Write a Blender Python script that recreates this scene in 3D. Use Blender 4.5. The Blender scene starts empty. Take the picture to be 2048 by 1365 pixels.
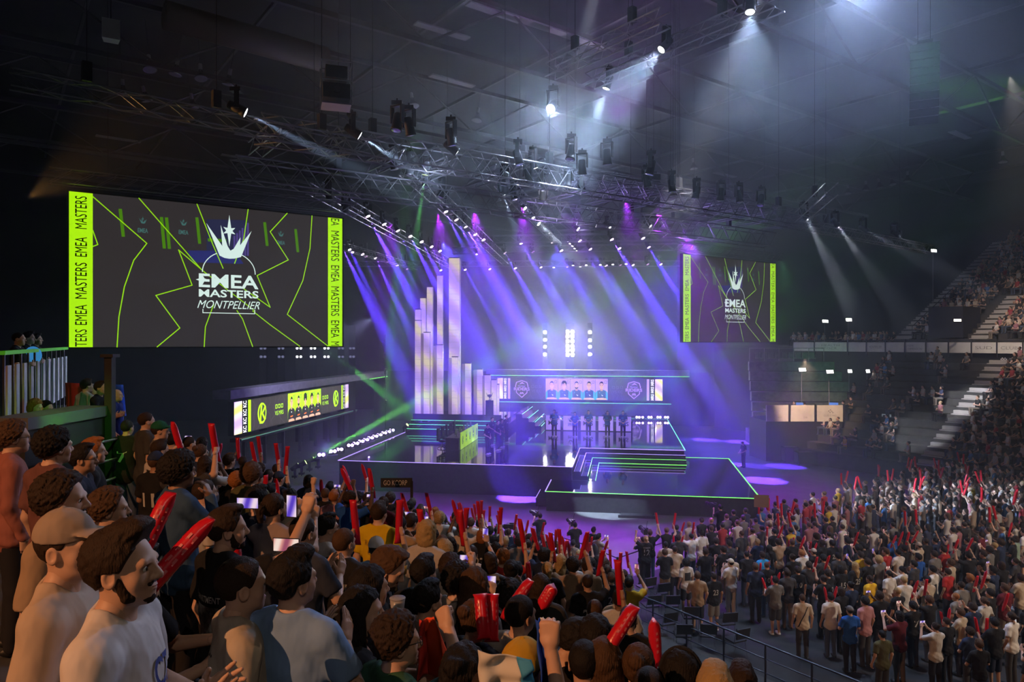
import bpy, bmesh, math, random
import numpy as np
from mathutils import Vector, Matrix, Quaternion

SC = bpy.context.scene
COL = SC.collection
random.seed(7)
R = math.radians
FPX = 1400.0            # focal length in pixels of the 2048 px wide frame
H = 8.6                 # eye height above the arena floor (photographer stands up in the tiers)

# ---------------------------------------------------------------- camera
cam_d = bpy.data.cameras.new('camera')
cam_d.sensor_width = 36.0
cam_d.lens = FPX * 36.0 / 2048.0
cam_d.clip_start = 0.05
cam_d.clip_end = 400
cam = bpy.data.objects.new('camera', cam_d)
cam.location = (0, 0, H)
cam.rotation_euler = (R(90), 0, 0)
COL.objects.link(cam)
SC.camera = cam

# ---------------------------------------------------------------- world, view
world = bpy.data.worlds.new('dark_hall')
SC.world = world
world.use_nodes = True
world.node_tree.nodes['Background'].inputs[0].default_value = (0.10, 0.13, 0.30, 1)
world.node_tree.nodes['Background'].inputs[1].default_value = 0.004
SC.view_settings.view_transform = 'Standard'
SC.view_settings.look = 'None'
SC.view_settings.exposure = 0.0
SC.view_settings.gamma = 1.0
SC.view_settings.use_curve_mapping = False
cy = SC.cycles
cy.max_bounces = 3
cy.diffuse_bounces = 1
cy.glossy_bounces = 2
cy.transmission_bounces = 2
cy.volume_bounces = 0
cy.transparent_max_bounces = 4
cy.sample_clamp_indirect = 4.0
cy.use_adaptive_sampling = True
cy.adaptive_threshold = 0.2
cy.caustics_reflective = False
cy.caustics_refractive = False


def light(name, kind, loc, energy, color, target=None, direction=None, **kw):
    d = bpy.data.lights.new(name, kind)
    d.energy = energy
    d.color = color
    for k, v in kw.items():
        setattr(d, k, v)
    o = bpy.data.objects.new(name, d)
    COL.objects.link(o)
    o.location = loc
    if target is not None:
        direction = Vector(target) - Vector(loc)
    if direction is not None:
        o.rotation_euler = Vector(direction).to_track_quat('-Z', 'Y').to_euler()
    return o


# audience lights of the house: warm-white washes rigged in the roof
WARM = (1.0, 0.66, 0.42)
light('audience_wash', 'SPOT', (-9.5, -6.0, 15.0), 5600, (1.0, 0.42, 0.17), target=(-2.0, 5.0, 6.5),
      spot_size=R(70), spot_blend=0.8, shadow_soft_size=0.02)
light('audience_wash', 'SPOT', (10, 16, 20.0), 1350, (1.0, 0.74, 0.54), target=(-2.0, 7.0, 5.5),
      spot_size=R(58), spot_blend=0.8, shadow_soft_size=0.02)
light('audience_wash', 'SPOT', (30, 8, 15.0), 15000, (1.0, 0.75, 0.56), target=(13.0, 24.0, 0.0),
      spot_size=R(50), spot_blend=0.9, shadow_soft_size=0.02)
light('audience_wash', 'SPOT', (27, 38, 23.0), 15000, (1.0, 0.80, 0.66), target=(39.0, 48.0, 10.0),
      spot_size=R(50), spot_blend=0.8, shadow_soft_size=0.02)
light('audience_wash', 'SPOT', (3.5, -9.0, 17.0), 650, (1.0, 0.80, 0.62), target=(0.5, 4.5, 6.8),
      spot_size=R(50), spot_blend=0.8, shadow_soft_size=0.02)
# purple washes on the floor round the stage
for (lx, ly, tx, ty, e) in ((-4.0, 38.0, -1.5, 31.5, 12000), (-2.0, 37.0, 0.5, 29.5, 13000), (0.5, 36.0, 2.0, 28.5, 13000), (3.0, 35.0, 4.5, 27.5, 13000), (5.5, 34.0, 6.5, 27.0, 13000), (7.5, 36.0, 8.5, 29.5, 9000),
                            (10.5, 44.5, 15.0, 40.0, 13000), (11.5, 46.5, 18.0, 42.5, 12000), (-7.0, 40.0, -5.5, 34.0, 10000), (10.5, 43.0, 13.5, 36.0, 10000)):
    light('floor_wash', 'SPOT', (lx, ly, 15.5), e * .8, (0.42, 0.02, 1.0), target=(tx, ty, 0.0),
          spot_size=R(44), spot_blend=0.9, shadow_soft_size=0.02)
# key spots added out of view to brighten the two teams
for (tx, ty, e) in ((5.4, 50.0, 42000), (-0.7, 44.5, 26000)):
    light('added_team_key', 'SPOT', (tx + 4.0, 24.0, 22.8), e, (0.95, 0.93, 1.0), target=(tx, ty, 2.4), spot_size=R(12), spot_blend=0.7, shadow_soft_size=0.02)
# blue spots added in place of light scattered through the stage haze
for (lx, ly, lz, tx, ty, tz, e, cc) in ((-6, 60, 17, 3, 58, 3, 30000, (0.085, 0.08, 1.0)), (16, 62, 17, 10, 56, 2, 30000, (0.085, 0.08, 1.0)),
                                  (4, 66, 17, 6, 55, 2, 16000, (0.11, 0.10, 1.0))):
    light('haze_fill', 'SPOT', (lx, ly, lz), e, cc, target=(tx, ty, tz),
          spot_size=R(75), spot_blend=1.0, shadow_soft_size=0.02)

# ---------------------------------------------------------------- helpers


def px(x, y, d):
    """point seen at photo pixel (x, y) at depth d metres"""
    return Vector(((x - 1024) / FPX * d, d, H + (682.5 - y) / FPX * d))


def gz(x, y, z):
    """point seen at photo pixel (x, y) on the level z"""
    return px(x, y, (H - z) * FPX / (y - 682.5))


def mat(name, color=(0.5, 0.5, 0.5), rough=0.6, metal=0.0, emit=None, strength=1.0, spec=0.5):
    m = bpy.data.materials.new(name)
    m.use_nodes = True
    b = m.node_tree.nodes['Principled BSDF']
    b.inputs['Base Color'].default_value = (*color, 1)
    b.inputs['Roughness'].default_value = rough
    b.inputs['Metallic'].default_value = metal
    b.inputs['Specular IOR Level'].default_value = spec
    if emit is not None:
        b.inputs['Emission Color'].default_value = (*emit, 1)
        b.inputs['Emission Strength'].default_value = strength
    return m


def bump(m, scale=40.0, strength=0.2, detail=4.0, dist=0.01, stretch=None):
    nt = m.node_tree
    b = nt.nodes['Principled BSDF']
    tc = nt.nodes.new('ShaderNodeTexCoord')
    n = nt.nodes.new('ShaderNodeTexNoise')
    n.inputs['Scale'].default_value = scale
    n.inputs['Detail'].default_value = detail
    bp = nt.nodes.new('ShaderNodeBump')
    bp.inputs['Strength'].default_value = strength
    bp.inputs['Distance'].default_value = dist
    if stretch:
        mp = nt.nodes.new('ShaderNodeMapping')
        mp.inputs['Scale'].default_value = stretch
        nt.links.new(tc.outputs['Object'], mp.inputs['Vector'])
        nt.links.new(mp.outputs['Vector'], n.inputs['Vector'])
    else:
        nt.links.new(tc.outputs['Object'], n.inputs['Vector'])
    nt.links.new(n.outputs['Fac'], bp.inputs['Height'])
    nt.links.new(bp.outputs['Normal'], b.inputs['Normal'])
    return m


def tint(m, c1, c2, scale=3.0, detail=5.0):
    """mottle the base colour between two tones with noise"""
    nt = m.node_tree
    b = nt.nodes['Principled BSDF']
    tc = nt.nodes.new('ShaderNodeTexCoord')
    n = nt.nodes.new('ShaderNodeTexNoise')
    n.inputs['Scale'].default_value = scale
    n.inputs['Detail'].default_value = detail
    r = nt.nodes.new('ShaderNodeValToRGB')
    r.color_ramp.elements[0].position = 0.35
    r.color_ramp.elements[0].color = (*c1, 1)
    r.color_ramp.elements[1].position = 0.65
    r.color_ramp.elements[1].color = (*c2, 1)
    nt.links.new(tc.outputs['Object'], n.inputs['Vector'])
    nt.links.new(n.outputs['Fac'], r.inputs['Fac'])
    nt.links.new(r.outputs['Color'], b.inputs['Base Color'])
    return m


def objcol(m):
    """take the base colour from the colour of the object itself (one cloth, many dyes)"""
    nt = m.node_tree
    oi = nt.nodes.new('ShaderNodeObjectInfo')
    nt.links.new(oi.outputs['Color'], nt.nodes['Principled BSDF'].inputs['Base Color'])
    return m


class MB:
    """collects boxes, bars, prisms ... into one mesh"""

    def __init__(self):
        self.v, self.f, self.m = [], [], []
        self.cur = 0

    def _add(self, vs, fs):
        o = len(self.v)
        self.v += [tuple(p) for p in vs]
        self.f += [tuple(i + o for i in f) for f in fs]
        self.m += [self.cur] * len(fs)
        return self

    def box(self, c, s, rz=0.0, M=None):
        x, y, z = s[0] / 2, s[1] / 2, s[2] / 2
        M = M or Matrix.Rotation(rz, 4, 'Z')
        vs = [Vector(c) + (M @ Vector((sx * x, sy * y, sz * z))) for sz in (-1, 1) for sy in (-1, 1) for sx in (-1, 1)]
        return self._add(vs, [(0, 2, 3, 1), (4, 5, 7, 6), (0, 1, 5, 4), (2, 6, 7, 3), (0, 4, 6, 2), (1, 3, 7, 5)])

    def box2(self, a, b):
        a, b = Vector(a), Vector(b)
        return self.box((a + b) / 2, [abs(q) for q in (b - a)])

    def bar(self, a, b, r, n=6, r2=None, caps=True):
        a, b = Vector(a), Vector(b)
        d = b - a
        if d.length < 1e-6:
            return self
        q = d.to_track_quat('Z', 'Y').to_matrix()
        r2 = r if r2 is None else r2
        vs = []
        for (p, rr) in ((a, r), (b, r2)):
            for i in range(n):
                t = 2 * math.pi * (i + 0.5) / n
                vs.append(p + q @ Vector((rr * math.cos(t), rr * math.sin(t), 0)))
        fs = [(i, (i + 1) % n, n + (i + 1) % n, n + i) for i in range(n)]
        if caps:
            fs += [tuple(reversed(range(n))), tuple(range(n, 2 * n))]
        return self._add(vs, fs)

    def lathe(self, prof, n=16, M=None):
        """prof: (radius, z) pairs turned round z"""
        M = M or Matrix()
        vs, fs = [], []
        for (r, z) in prof:
            for i in range(n):
                t = 2 * math.pi * i / n
                vs.append(M @ Vector((r * math.cos(t), r * math.sin(t), z)))
        for k in range(len(prof) - 1):
            for i in range(n):
                j = (i + 1) % n
                fs.append((k * n + i, k * n + j, (k + 1) * n + j, (k + 1) * n + i))
        fs.append(tuple(reversed(range(n))))
        fs.append(tuple(range((len(prof) - 1) * n, len(prof) * n)))
        return self._add(vs, fs)

    def prism(self, poly, z0, z1, M=None):
        """poly: (x, y) outline, counter-clockwise, raised from z0 to z1"""
        M = M or Matrix()
        n = len(poly)
        vs = [M @ Vector((x, y, z0)) for (x, y) in poly] + [M @ Vector((x, y, z1)) for (x, y) in poly]
        fs = [tuple(reversed(range(n))), tuple(range(n, 2 * n))] + [(i, (i + 1) % n, n + (i + 1) % n, n + i) for i in range(n)]
        return self._add(vs, fs)

    def ell(self, c, r, n=12, m=8, M=None):
        M = M or Matrix()
        vs, fs = [], []
        c = Vector(c)
        for k in range(1, m):
            ph = math.pi * k / m - math.pi / 2
            for i in range(n):
                t = 2 * math.pi * i / n
                vs.append(M @ (c + Vector((r[0] * math.cos(ph) * math.cos(t), r[1] * math.cos(ph) * math.sin(t), r[2] * math.sin(ph)))))
        for k in range(m - 2):
            for i in range(n):
                j = (i + 1) % n
                fs.append((k * n + i, k * n + j, (k + 1) * n + j, (k + 1) * n + i))
        b, t_ = len(vs), len(vs) + 1
        vs += [M @ (c + Vector((0, 0, -r[2]))), M @ (c + Vector((0, 0, r[2])))]
        for i in range(n):
            j = (i + 1) % n
            fs.append((b, j, i))
            fs.append((t_, (m - 2) * n + i, (m - 2) * n + j))
        return self._add(vs, fs)

    def mesh(self, name, mats, smooth=False):
        me = bpy.data.meshes.new(name)
        me.from_pydata(self.v, [], self.f)
        for m in (mats if isinstance(mats, (list, tuple)) else [mats]):
            me.materials.append(m)
        me.polygons.foreach_set('material_index', self.m)
        if smooth:
            me.polygons.foreach_set('use_smooth', [True] * len(me.polygons))
        me.update()
        return me

    def build(self, name, mats, parent=None, smooth=False, loc=None, rz=None):
        return obj(name, self.mesh(name, mats, smooth), parent, loc, rz)


def obj(name, me, parent=None, loc=None, rz=None):
    o = bpy.data.objects.new(name, me)
    COL.objects.link(o)
    if parent is not None:
        o.parent = parent
    if loc is not None:
        o.location = loc
    if rz is not None:
        o.rotation_euler = (0, 0, rz)
    return o


def tag(o, label, cat, group=None, kind=None):
    o['label'] = label
    o['category'] = cat
    if group:
        o['group'] = group
    if kind:
        o['kind'] = kind
    return o


def empty(name, loc=(0, 0, 0), rz=0.0):
    o = bpy.data.objects.new(name, None)
    o.empty_display_size = 0.1
    COL.objects.link(o)
    o.location = loc
    o.rotation_euler = (0, 0, rz)
    return o


def thing(name, label, cat, loc=(0, 0, 0), rz=0.0, group=None):
    return tag(empty(name, loc, rz), label, cat, group)


def struct(o, kind='structure'):
    o['kind'] = kind
    return o


def dup(o, parent=None, label=None, group=None):
    c = o.copy()
    COL.objects.link(c)
    if parent is not None:
        c.parent = parent
    if label:
        c['label'] = label
    if group:
        c['group'] = group
    for ch in list(o.children):
        dup(ch, c)
    return c


_text_cache = {}


def text_mesh(body, size=1.0, bold=0.0, sx=1.0, shear=0.0, spacing=1.0, depth=0.0):
    """lettering as a flat mesh, centred on its own middle, in the xy plane"""
    key = (body, size, bold, sx, shear, spacing, depth)
    if key in _text_cache:
        return _text_cache[key]
    cu = bpy.data.curves.new('lettering', 'FONT')
    cu.body = body
    cu.size = size
    cu.offset = bold
    cu.shear = shear
    cu.space_character = spacing
    cu.extrude = depth
    cu.resolution_u = 3
    t = bpy.data.objects.new('lettering_tmp', cu)
    COL.objects.link(t)
    dg = bpy.context.evaluated_depsgraph_get()
    me = bpy.data.meshes.new_from_object(t.evaluated_get(dg))
    bpy.data.objects.remove(t)
    co = np.empty(len(me.vertices) * 3)
    me.vertices.foreach_get('co', co)
    co = co.reshape(-1, 3)
    if len(co):
        co[:, :2] -= (co[:, :2].max(0) + co[:, :2].min(0)) / 2
        co[:, 0] *= sx
        me.vertices.foreach_set('co', co.ravel())
    me.materials.clear()
    me.update()
    _text_cache[key] = me
    return me


def text_wh(me):
    co = np.empty(len(me.vertices) * 3)
    me.vertices.foreach_get('co', co)
    co = co.reshape(-1, 3)
    return co.max(0) - co.min(0)


class Flat:
    """flat graphics drawn in a screen's own plane (x right, y up), several coats of colour in one mesh"""

    def __init__(self):
        self.mb = MB()

    def poly(self, pts, z=0.0, m=0):
        self.mb.cur = m
        self.mb._add([(x, y, z) for (x, y) in pts], [tuple(range(len(pts)))])

    def rect(self, x0, y0, x1, y1, z=0.0, m=0):
        self.poly([(x0, y0), (x1, y0), (x1, y1), (x0, y1)], z, m)

    def line(self, pts, w, z=0.0, m=0):
        self.mb.cur = m
        for (a, b) in zip(pts[:-1], pts[1:]):
            a, b = Vector((*a, z)), Vector((*b, z))
            d = (b - a)
            if d.length < 1e-6:
                continue
            d.normalize()
            n = Vector((-d.y, d.x, 0)) * w / 2
            e = d * w * 0.35
            self.mb._add([a - n - e, b - n + e, b + n + e, a + n - e], [(0, 1, 2, 3)])

    def disc(self, c, rx, ry=None, z=0.0, m=0, n=20, a0=0.0, a1=2 * math.pi):
        ry = rx if ry is None else ry
        self.poly([(c[0] + rx * math.cos(a0 + (a1 - a0) * i / n), c[1] + ry * math.sin(a0 + (a1 - a0) * i / n)) for i in range(n)], z, m)

    def text(self, body, c, size, z=0.0, m=0, rot=0.0, **kw):
        me = text_mesh(body, size, **kw)
        self.mb.cur = m
        M = Matrix.Translation((c[0], c[1], z)) @ Matrix.Rotation(rot, 4, 'Z')
        self.mb._add([M @ v.co for v in me.vertices], [tuple(p.vertices) for p in me.polygons])

    def text_fit(self, body, c, w, h, z=0.0, m=0, rot=0.0, bold=0.0, shear=0.0, spacing=1.0):
        """lettering stretched to w x h"""
        me = text_mesh(body, 1.0, bold, 1.0, shear, spacing)
        wh = text_wh(me)
        M = Matrix.Translation((c[0], c[1], z)) @ Matrix.Rotation(rot, 4, 'Z') @ Matrix.Diagonal((w / wh[0], h / wh[1], 1, 1))
        self.mb.cur = m
        self.mb._add([M @ v.co for v in me.vertices], [tuple(p.vertices) for p in me.polygons])

    def build(self, name, mats, parent):
        return self.mb.build(name, mats, parent)


# ---------------------------------------------------------------- materials
M = {}
M['black'] = mat('matt black', (0.012, 0.012, 0.014), 0.7)
M['dark'] = mat('dark painted steel', (0.02, 0.02, 0.024), 0.45)
M['truss'] = mat('aluminium truss', (0.30, 0.30, 0.33), 0.38, 0.9)
M['steel'] = mat('painted roof steel', (0.05, 0.046, 0.05), 0.55)
M['wall'] = tint(mat('black hall wall', rough=0.85), (0.010, 0.010, 0.012), (0.018, 0.018, 0.021), 0.6)
M['ceiling'] = tint(mat('dark roof deck', rough=0.9), (0.008, 0.008, 0.01), (0.016, 0.016, 0.018), 0.8)
M['floor'] = tint(mat('grey arena floor', rough=0.55), (0.12, 0.12, 0.125), (0.15, 0.15, 0.155), 1.2)
M['stage'] = bump(mat('gloss black stage deck', (0.006, 0.006, 0.008), 0.045, spec=0.75), 1.1, 0.12, 3, 0.004)
M['skirt'] = tint(mat('black stage skirt cloth', rough=0.75), (0.012, 0.012, 0.016), (0.022, 0.022, 0.028), 5)
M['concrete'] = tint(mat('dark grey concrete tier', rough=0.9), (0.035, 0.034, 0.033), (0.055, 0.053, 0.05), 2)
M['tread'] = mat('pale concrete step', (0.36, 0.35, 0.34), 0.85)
M['neon'] = mat('mint neon strip', (0.1, 0.3, 0.2), 0.4, emit=(0.16, 1.0, 0.42), strength=1.6)
M['neon2'] = mat('lime neon strip', (0.1, 0.3, 0.2), 0.4, emit=(0.22, 1.0, 0.12), strength=1.6)
M['neonp'] = mat('violet neon strip', (0.1, 0.1, 0.3), 0.4, emit=(0.45, 0.32, 1.0), strength=1.5)
M['lime'] = mat('lime screen light', (0, 0, 0), 0.5, emit=(0.42, 0.88, 0.005), strength=1.0)
M['limeline'] = mat('thin lime screen line', (0, 0, 0), 0.5, emit=(0.30, 0.72, 0.004), strength=1.0)
M['ink'] = mat('black screen lettering', (0.01, 0.01, 0.01), 0.6)
M['scr'] = mat('dark grey screen image', (0.01, 0.01, 0.01), 0.6, emit=(0.030, 0.025, 0.026), strength=1.0)
M['mintwhite'] = mat('pale mint screen lettering', (0, 0, 0), 0.5, emit=(0.68, 0.86, 0.80), strength=1.0)
M['white_e'] = mat('white screen lettering', (0, 0, 0), 0.5, emit=(0.85, 0.85, 0.9), strength=1.0)
M['lav'] = mat('lavender screen light', (0, 0, 0), 0.5, emit=(0.42, 0.26, 0.86), strength=1.0)
M['chrome'] = mat('bright steel', (0.6, 0.6, 0.62), 0.25, 1.0)
M['cable'] = mat('black cable', (0.01, 0.01, 0.01), 0.6)
M['grey'] = mat('mid grey paint', (0.25, 0.25, 0.26), 0.6)
M['white'] = mat('white panel', (0.7, 0.7, 0.68), 0.6)

# stage frame: u to the right along the stage front, v towards the back wall
ST_ROT = -math.atan2(0.156, 0.988)
ST0 = Vector((3.3, 38.3, 0.0))


def st(u, v, z=0.0):
    return ST0 + Matrix.Rotation(ST_ROT, 3, 'Z') @ Vector((u, v, z))


# hall frame: w runs down the near tiers and up the far ones, r along the rows
AR_ROT = R(36.5)
WV = Vector((math.cos(AR_ROT), math.sin(AR_ROT), 0))
RV = Vector((-math.sin(AR_ROT), math.cos(AR_ROT), 0))


def ar(s, t, z=0.0):
    return WV * s + RV * t + Vector((0, 0, z))


S_FLOOR = 15.6
ROW_D, ROW_H = 0.80, 0.32


def tier_z(s):
    """height of the near tier under a spot s metres down the slope"""
    k = math.floor(s / ROW_D + 0.5)
    return max(0.0, 6.20 - ROW_H * k)
# ================================================================ the hall
M['floor_shade'] = tint(mat('added dark shade sheet', rough=0.8), (0.010, 0.010, 0.011), (0.018, 0.017, 0.018), 2)  # dark sheet added to put the crowd's shade into the floor colour


def hall():
    a, b = -16, 97
    t0, t1 = -32, 82
    ctr = ar((a + b) / 2, (t0 + t1) / 2)

    def shell(name, s, t, z, size, m):
        o = MB().box((0, 0, 0), size).build(name, m, loc=ar(s, t, z), rz=AR_ROT)
        return struct(o)
    shell('floor', (a + b) / 2, (t0 + t1) / 2, -0.15, (b - a, t1 - t0, 0.3), M['floor'])
    shell('ceiling', (a + b) / 2, (t0 + t1) / 2, 28.2, (b - a, t1 - t0, 0.4), M['ceiling'])
    shell('wall_back', (a + b) / 2, t1 + 0.2, 14, (b - a, 0.4, 28), M['wall'])
    shell('wall_front', (a + b) / 2, t0 - 0.2, 14, (b - a, 0.4, 28), M['wall'])
    shell('wall_left', a - 0.2, (t0 + t1) / 2, 14, (0.4, t1 - t0, 28), M['wall'])
    shell('wall_right', b + 0.2, (t0 + t1) / 2, 14, (0.4, t1 - t0, 28), M['wall'])
    shade_sheet = MB().box2((15.62, -30, 0.0), (60, 17.9, 0.012)).build('floor', M['floor_shade'], rz=AR_ROT)
    tag(struct(shade_sheet), 'added dark shade sheet under the floor crowd', 'floor')
    # near tiers, under the photographer
    mb = MB()
    for k in range(-12, 20):
        z = max(0.02, 6.20 - ROW_H * k)
        s0 = (k - 0.5) * ROW_D
        mb.box2((s0, -26, 0.0), (s0 + ROW_D, 17.6 if k > 3 else 40, z))
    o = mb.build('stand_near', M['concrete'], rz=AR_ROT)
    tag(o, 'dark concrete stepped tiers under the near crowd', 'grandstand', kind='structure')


hall()


# ================================================================ stage
def stage():
    root = thing('stage', 'large gloss black stage deck with green glowing edges and stepped front', 'stage', ST0, ST_ROT)
    big = [(-13.5, 0), (0, 0), (0, 6.9), (6.6, 6.9), (6.6, 33), (-13.5, 33)]
    MB().prism(big, 1.66, 1.70).build('deck', M['stage'], root)
    inn = [(-13.45, 0.05), (-0.05, 0.05), (-0.05, 6.95), (6.55, 6.95), (6.55, 32.9), (-13.45, 32.9)]
    MB().prism(inn, 0.0, 1.66).build('skirt', M['skirt'], root)
    # three steps going down into the notch
    for k in range(3):
        z = 1.70 - 0.235 * (k + 1) + 0.0
        d0, d1 = 0.42 * k, 0.42 * (k + 1)
        pl = [(d0, 6.9 - d0), (d0, -0.02), (d1, -0.02), (d1, 6.9 - d1), (6.6, 6.9 - d1), (6.6, 6.9 - d0)]
        s = MB().prism(pl, 0.98, z).build('step', M['stage'], root)
        e = MB()
        e.bar((d1, 0, z), (d1, 6.9 - d1, z), 0.018, 4)
        e.bar((d1, 6.9 - d1, z), (6.6, 6.9 - d1, z), 0.018, 4)
        e.build('edge_light', M['neon2'] if k else M['neonp'], s)

    def edge(pts, m, r=0.028):
        e = MB()
        for p, q in zip(pts[:-1], pts[1:]):
            e.bar((*p, 1.705), (*q, 1.705), r, 4)
        return e.build('edge_light', m, root)
    edge([(-13.5, -0.01), (0, -0.01)], M['neonp'], 0.022)
    edge([(0, 0), (0, 6.9), (6.6, 6.9)], M['neonp'], 0.028)
    edge([(6.61, 6.9), (6.61, 24.5)], M['neon'], 0.03)
    edge([(-13.5, 0.0), (-13.5, 12.6)], M['neonp'], 0.03)
    # low front stage
    r2 = thing('front_stage', 'low gloss black front stage outlined in thin green light', 'stage', ST0, ST_ROT)
    lo = [(-1.15, -3.1), (9.3, -3.1), (9.5, 8.6), (-1.15, 8.6)]
    MB().prism([(-1.15, -3.1), (9.3, -3.1), (9.5, 8.6), (6.65, 8.6), (6.65, 5.55), (1.3, 5.55), (1.3, -0.05), (-1.15, -0.05)], 0.94, 0.98).build('deck', M['stage'], r2)
    MB().prism([(-1.1, -3.05), (9.25, -3.05), (9.45, 8.55), (6.7, 8.55), (6.7, 5.6), (1.35, 5.6), (1.35, -0.1), (-1.1, -0.1)], 0.0, 0.94).build('skirt', M['skirt'], r2)
    for pts, m, r in (([(-1.15, -0.1), (-1.15, -3.1)], M['neonp'], 0.03), ([(-1.15, -3.1), (9.3, -3.1)], M['neon2'], 0.02),
                      ([(9.3, -3.1), (9.5, 8.6)], M['neon2'], 0.03), ([(9.5, 8.6), (6.7, 8.6)], M['neon2'], 0.02)):
        e = MB()
        for p, q in zip(pts[:-1], pts[1:]):
            e.bar((*p, 0.985), (*q, 0.985), r, 4)
        e.build('edge_light', m, r2)
    # ledge on the short side
    led = MB().box2((-1.75, -2.2, 0), (-1.16, -0.02, 0.42)).build('side_step', M['stage'], r2)
    MB().bar((-1.75, -2.2, 0.43), (-1.75, -0.1, 0.43), 0.015, 4).build('edge_light', M['neonp'], led)
    # black floor monitor wedge at the front
    o = MB().prism([(-0.9, 0), (0.9, 0), (0.75, 0.5), (-0.75, 0.5)], 0, 0.12).build('floor_ramp', M['dark'], loc=st(3.4, -3.9, 0), rz=ST_ROT)
    tag(o, 'small black ramp lying on the purple floor before the front stage', 'ramp')
    # riser under the towers
    r3 = thing('tower_riser', 'three stepped black riser with mint light lines under the lavender towers', 'riser', ST0, ST_ROT)
    for k in range(3):
        d = 0.55 * k
        s = MB().box2((-13.4, 12.7 + d, 1.70), (-5.6 - 0.3 * k, 21, 1.70 + 0.27 * (k + 1))).build('step', M['stage'], r3)
        MB().bar((-13.4, 12.69 + d, 1.70 + 0.27 * (k + 1)), (-5.6 - 0.3 * k, 12.69 + d, 1.70 + 0.27 * (k + 1)), 0.022, 4).build('edge_light', M['neon'], s)
    MB().box2((-13.38, 14.2, 2.51), (-6.4, 14.24, 2.95)).build('low_rail', M['dark'], r3)
    # open stair right of the towers
    r4 = thing('stage_stair', 'short stage stair edged with bright mint lines right of the towers', 'stair', ST0, ST_ROT)
    for k in range(4):
        u0 = -5.5 + 0.5 * k
        z = 2.9 - 0.30 * k
        s = MB().box2((u0, 15.6, 1.70), (u0 + 0.5, 22.0, z)).build('step', M['stage'], r4)
        MB().bar((u0 + 0.5, 15.6, z), (u0 + 0.5, 22.0, z), 0.022, 4).build('edge_light', M['neon'], s)


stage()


def led_gradient(name, k=1.0, sc=1.0, c=((0.46, 0.33, 0.80), (0.64, 0.45, 0.84), (0.78, 0.70, 0.50))):
    m = mat(name, (0.02, 0.02, 0.02), 0.35)
    nt = m.node_tree
    b = nt.nodes['Principled BSDF']
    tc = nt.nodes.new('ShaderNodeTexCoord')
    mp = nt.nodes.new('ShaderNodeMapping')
    mp.inputs['Rotation'].default_value = (0.4, 0.7, 0.3)
    w = nt.nodes.new('ShaderNodeTexWave')
    w.inputs['Scale'].default_value = 0.16 * sc
    w.inputs['Distortion'].default_value = 5.0
    w.inputs['Detail'].default_value = 1.0
    w.inputs['Detail Scale'].default_value = 0.5
    r = nt.nodes.new('ShaderNodeValToRGB')
    e = r.color_ramp.elements
    e[0].position, e[0].color = 0.05, (*c[0], 1)
    e[1].position, e[1].color = 0.55, (*c[1], 1)
    n = e.new(0.96)
    n.color = (*c[2], 1)
    nt.links.new(tc.outputs['Object'], mp.inputs['Vector'])
    nt.links.new(mp.outputs['Vector'], w.inputs['Vector'])
    nt.links.new(w.outputs['Fac'], r.inputs['Fac'])
    nt.links.new(r.outputs['Color'], b.inputs['Emission Color'])
    b.inputs['Emission Strength'].default_value = k
    return m


M['tower'] = led_gradient('lavender led picture', 0.95)
M['towerside'] = led_gradient('painted lavender side glow', 0.36)  # lavender reflected on the column sides is put into emission
M['strip_grad'] = led_gradient('lavender and lemon led picture', 1.0, 1.6, ((0.45, 0.33, 0.75), (0.75, 0.55, 0.85), (0.85, 0.80, 0.15)))


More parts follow.
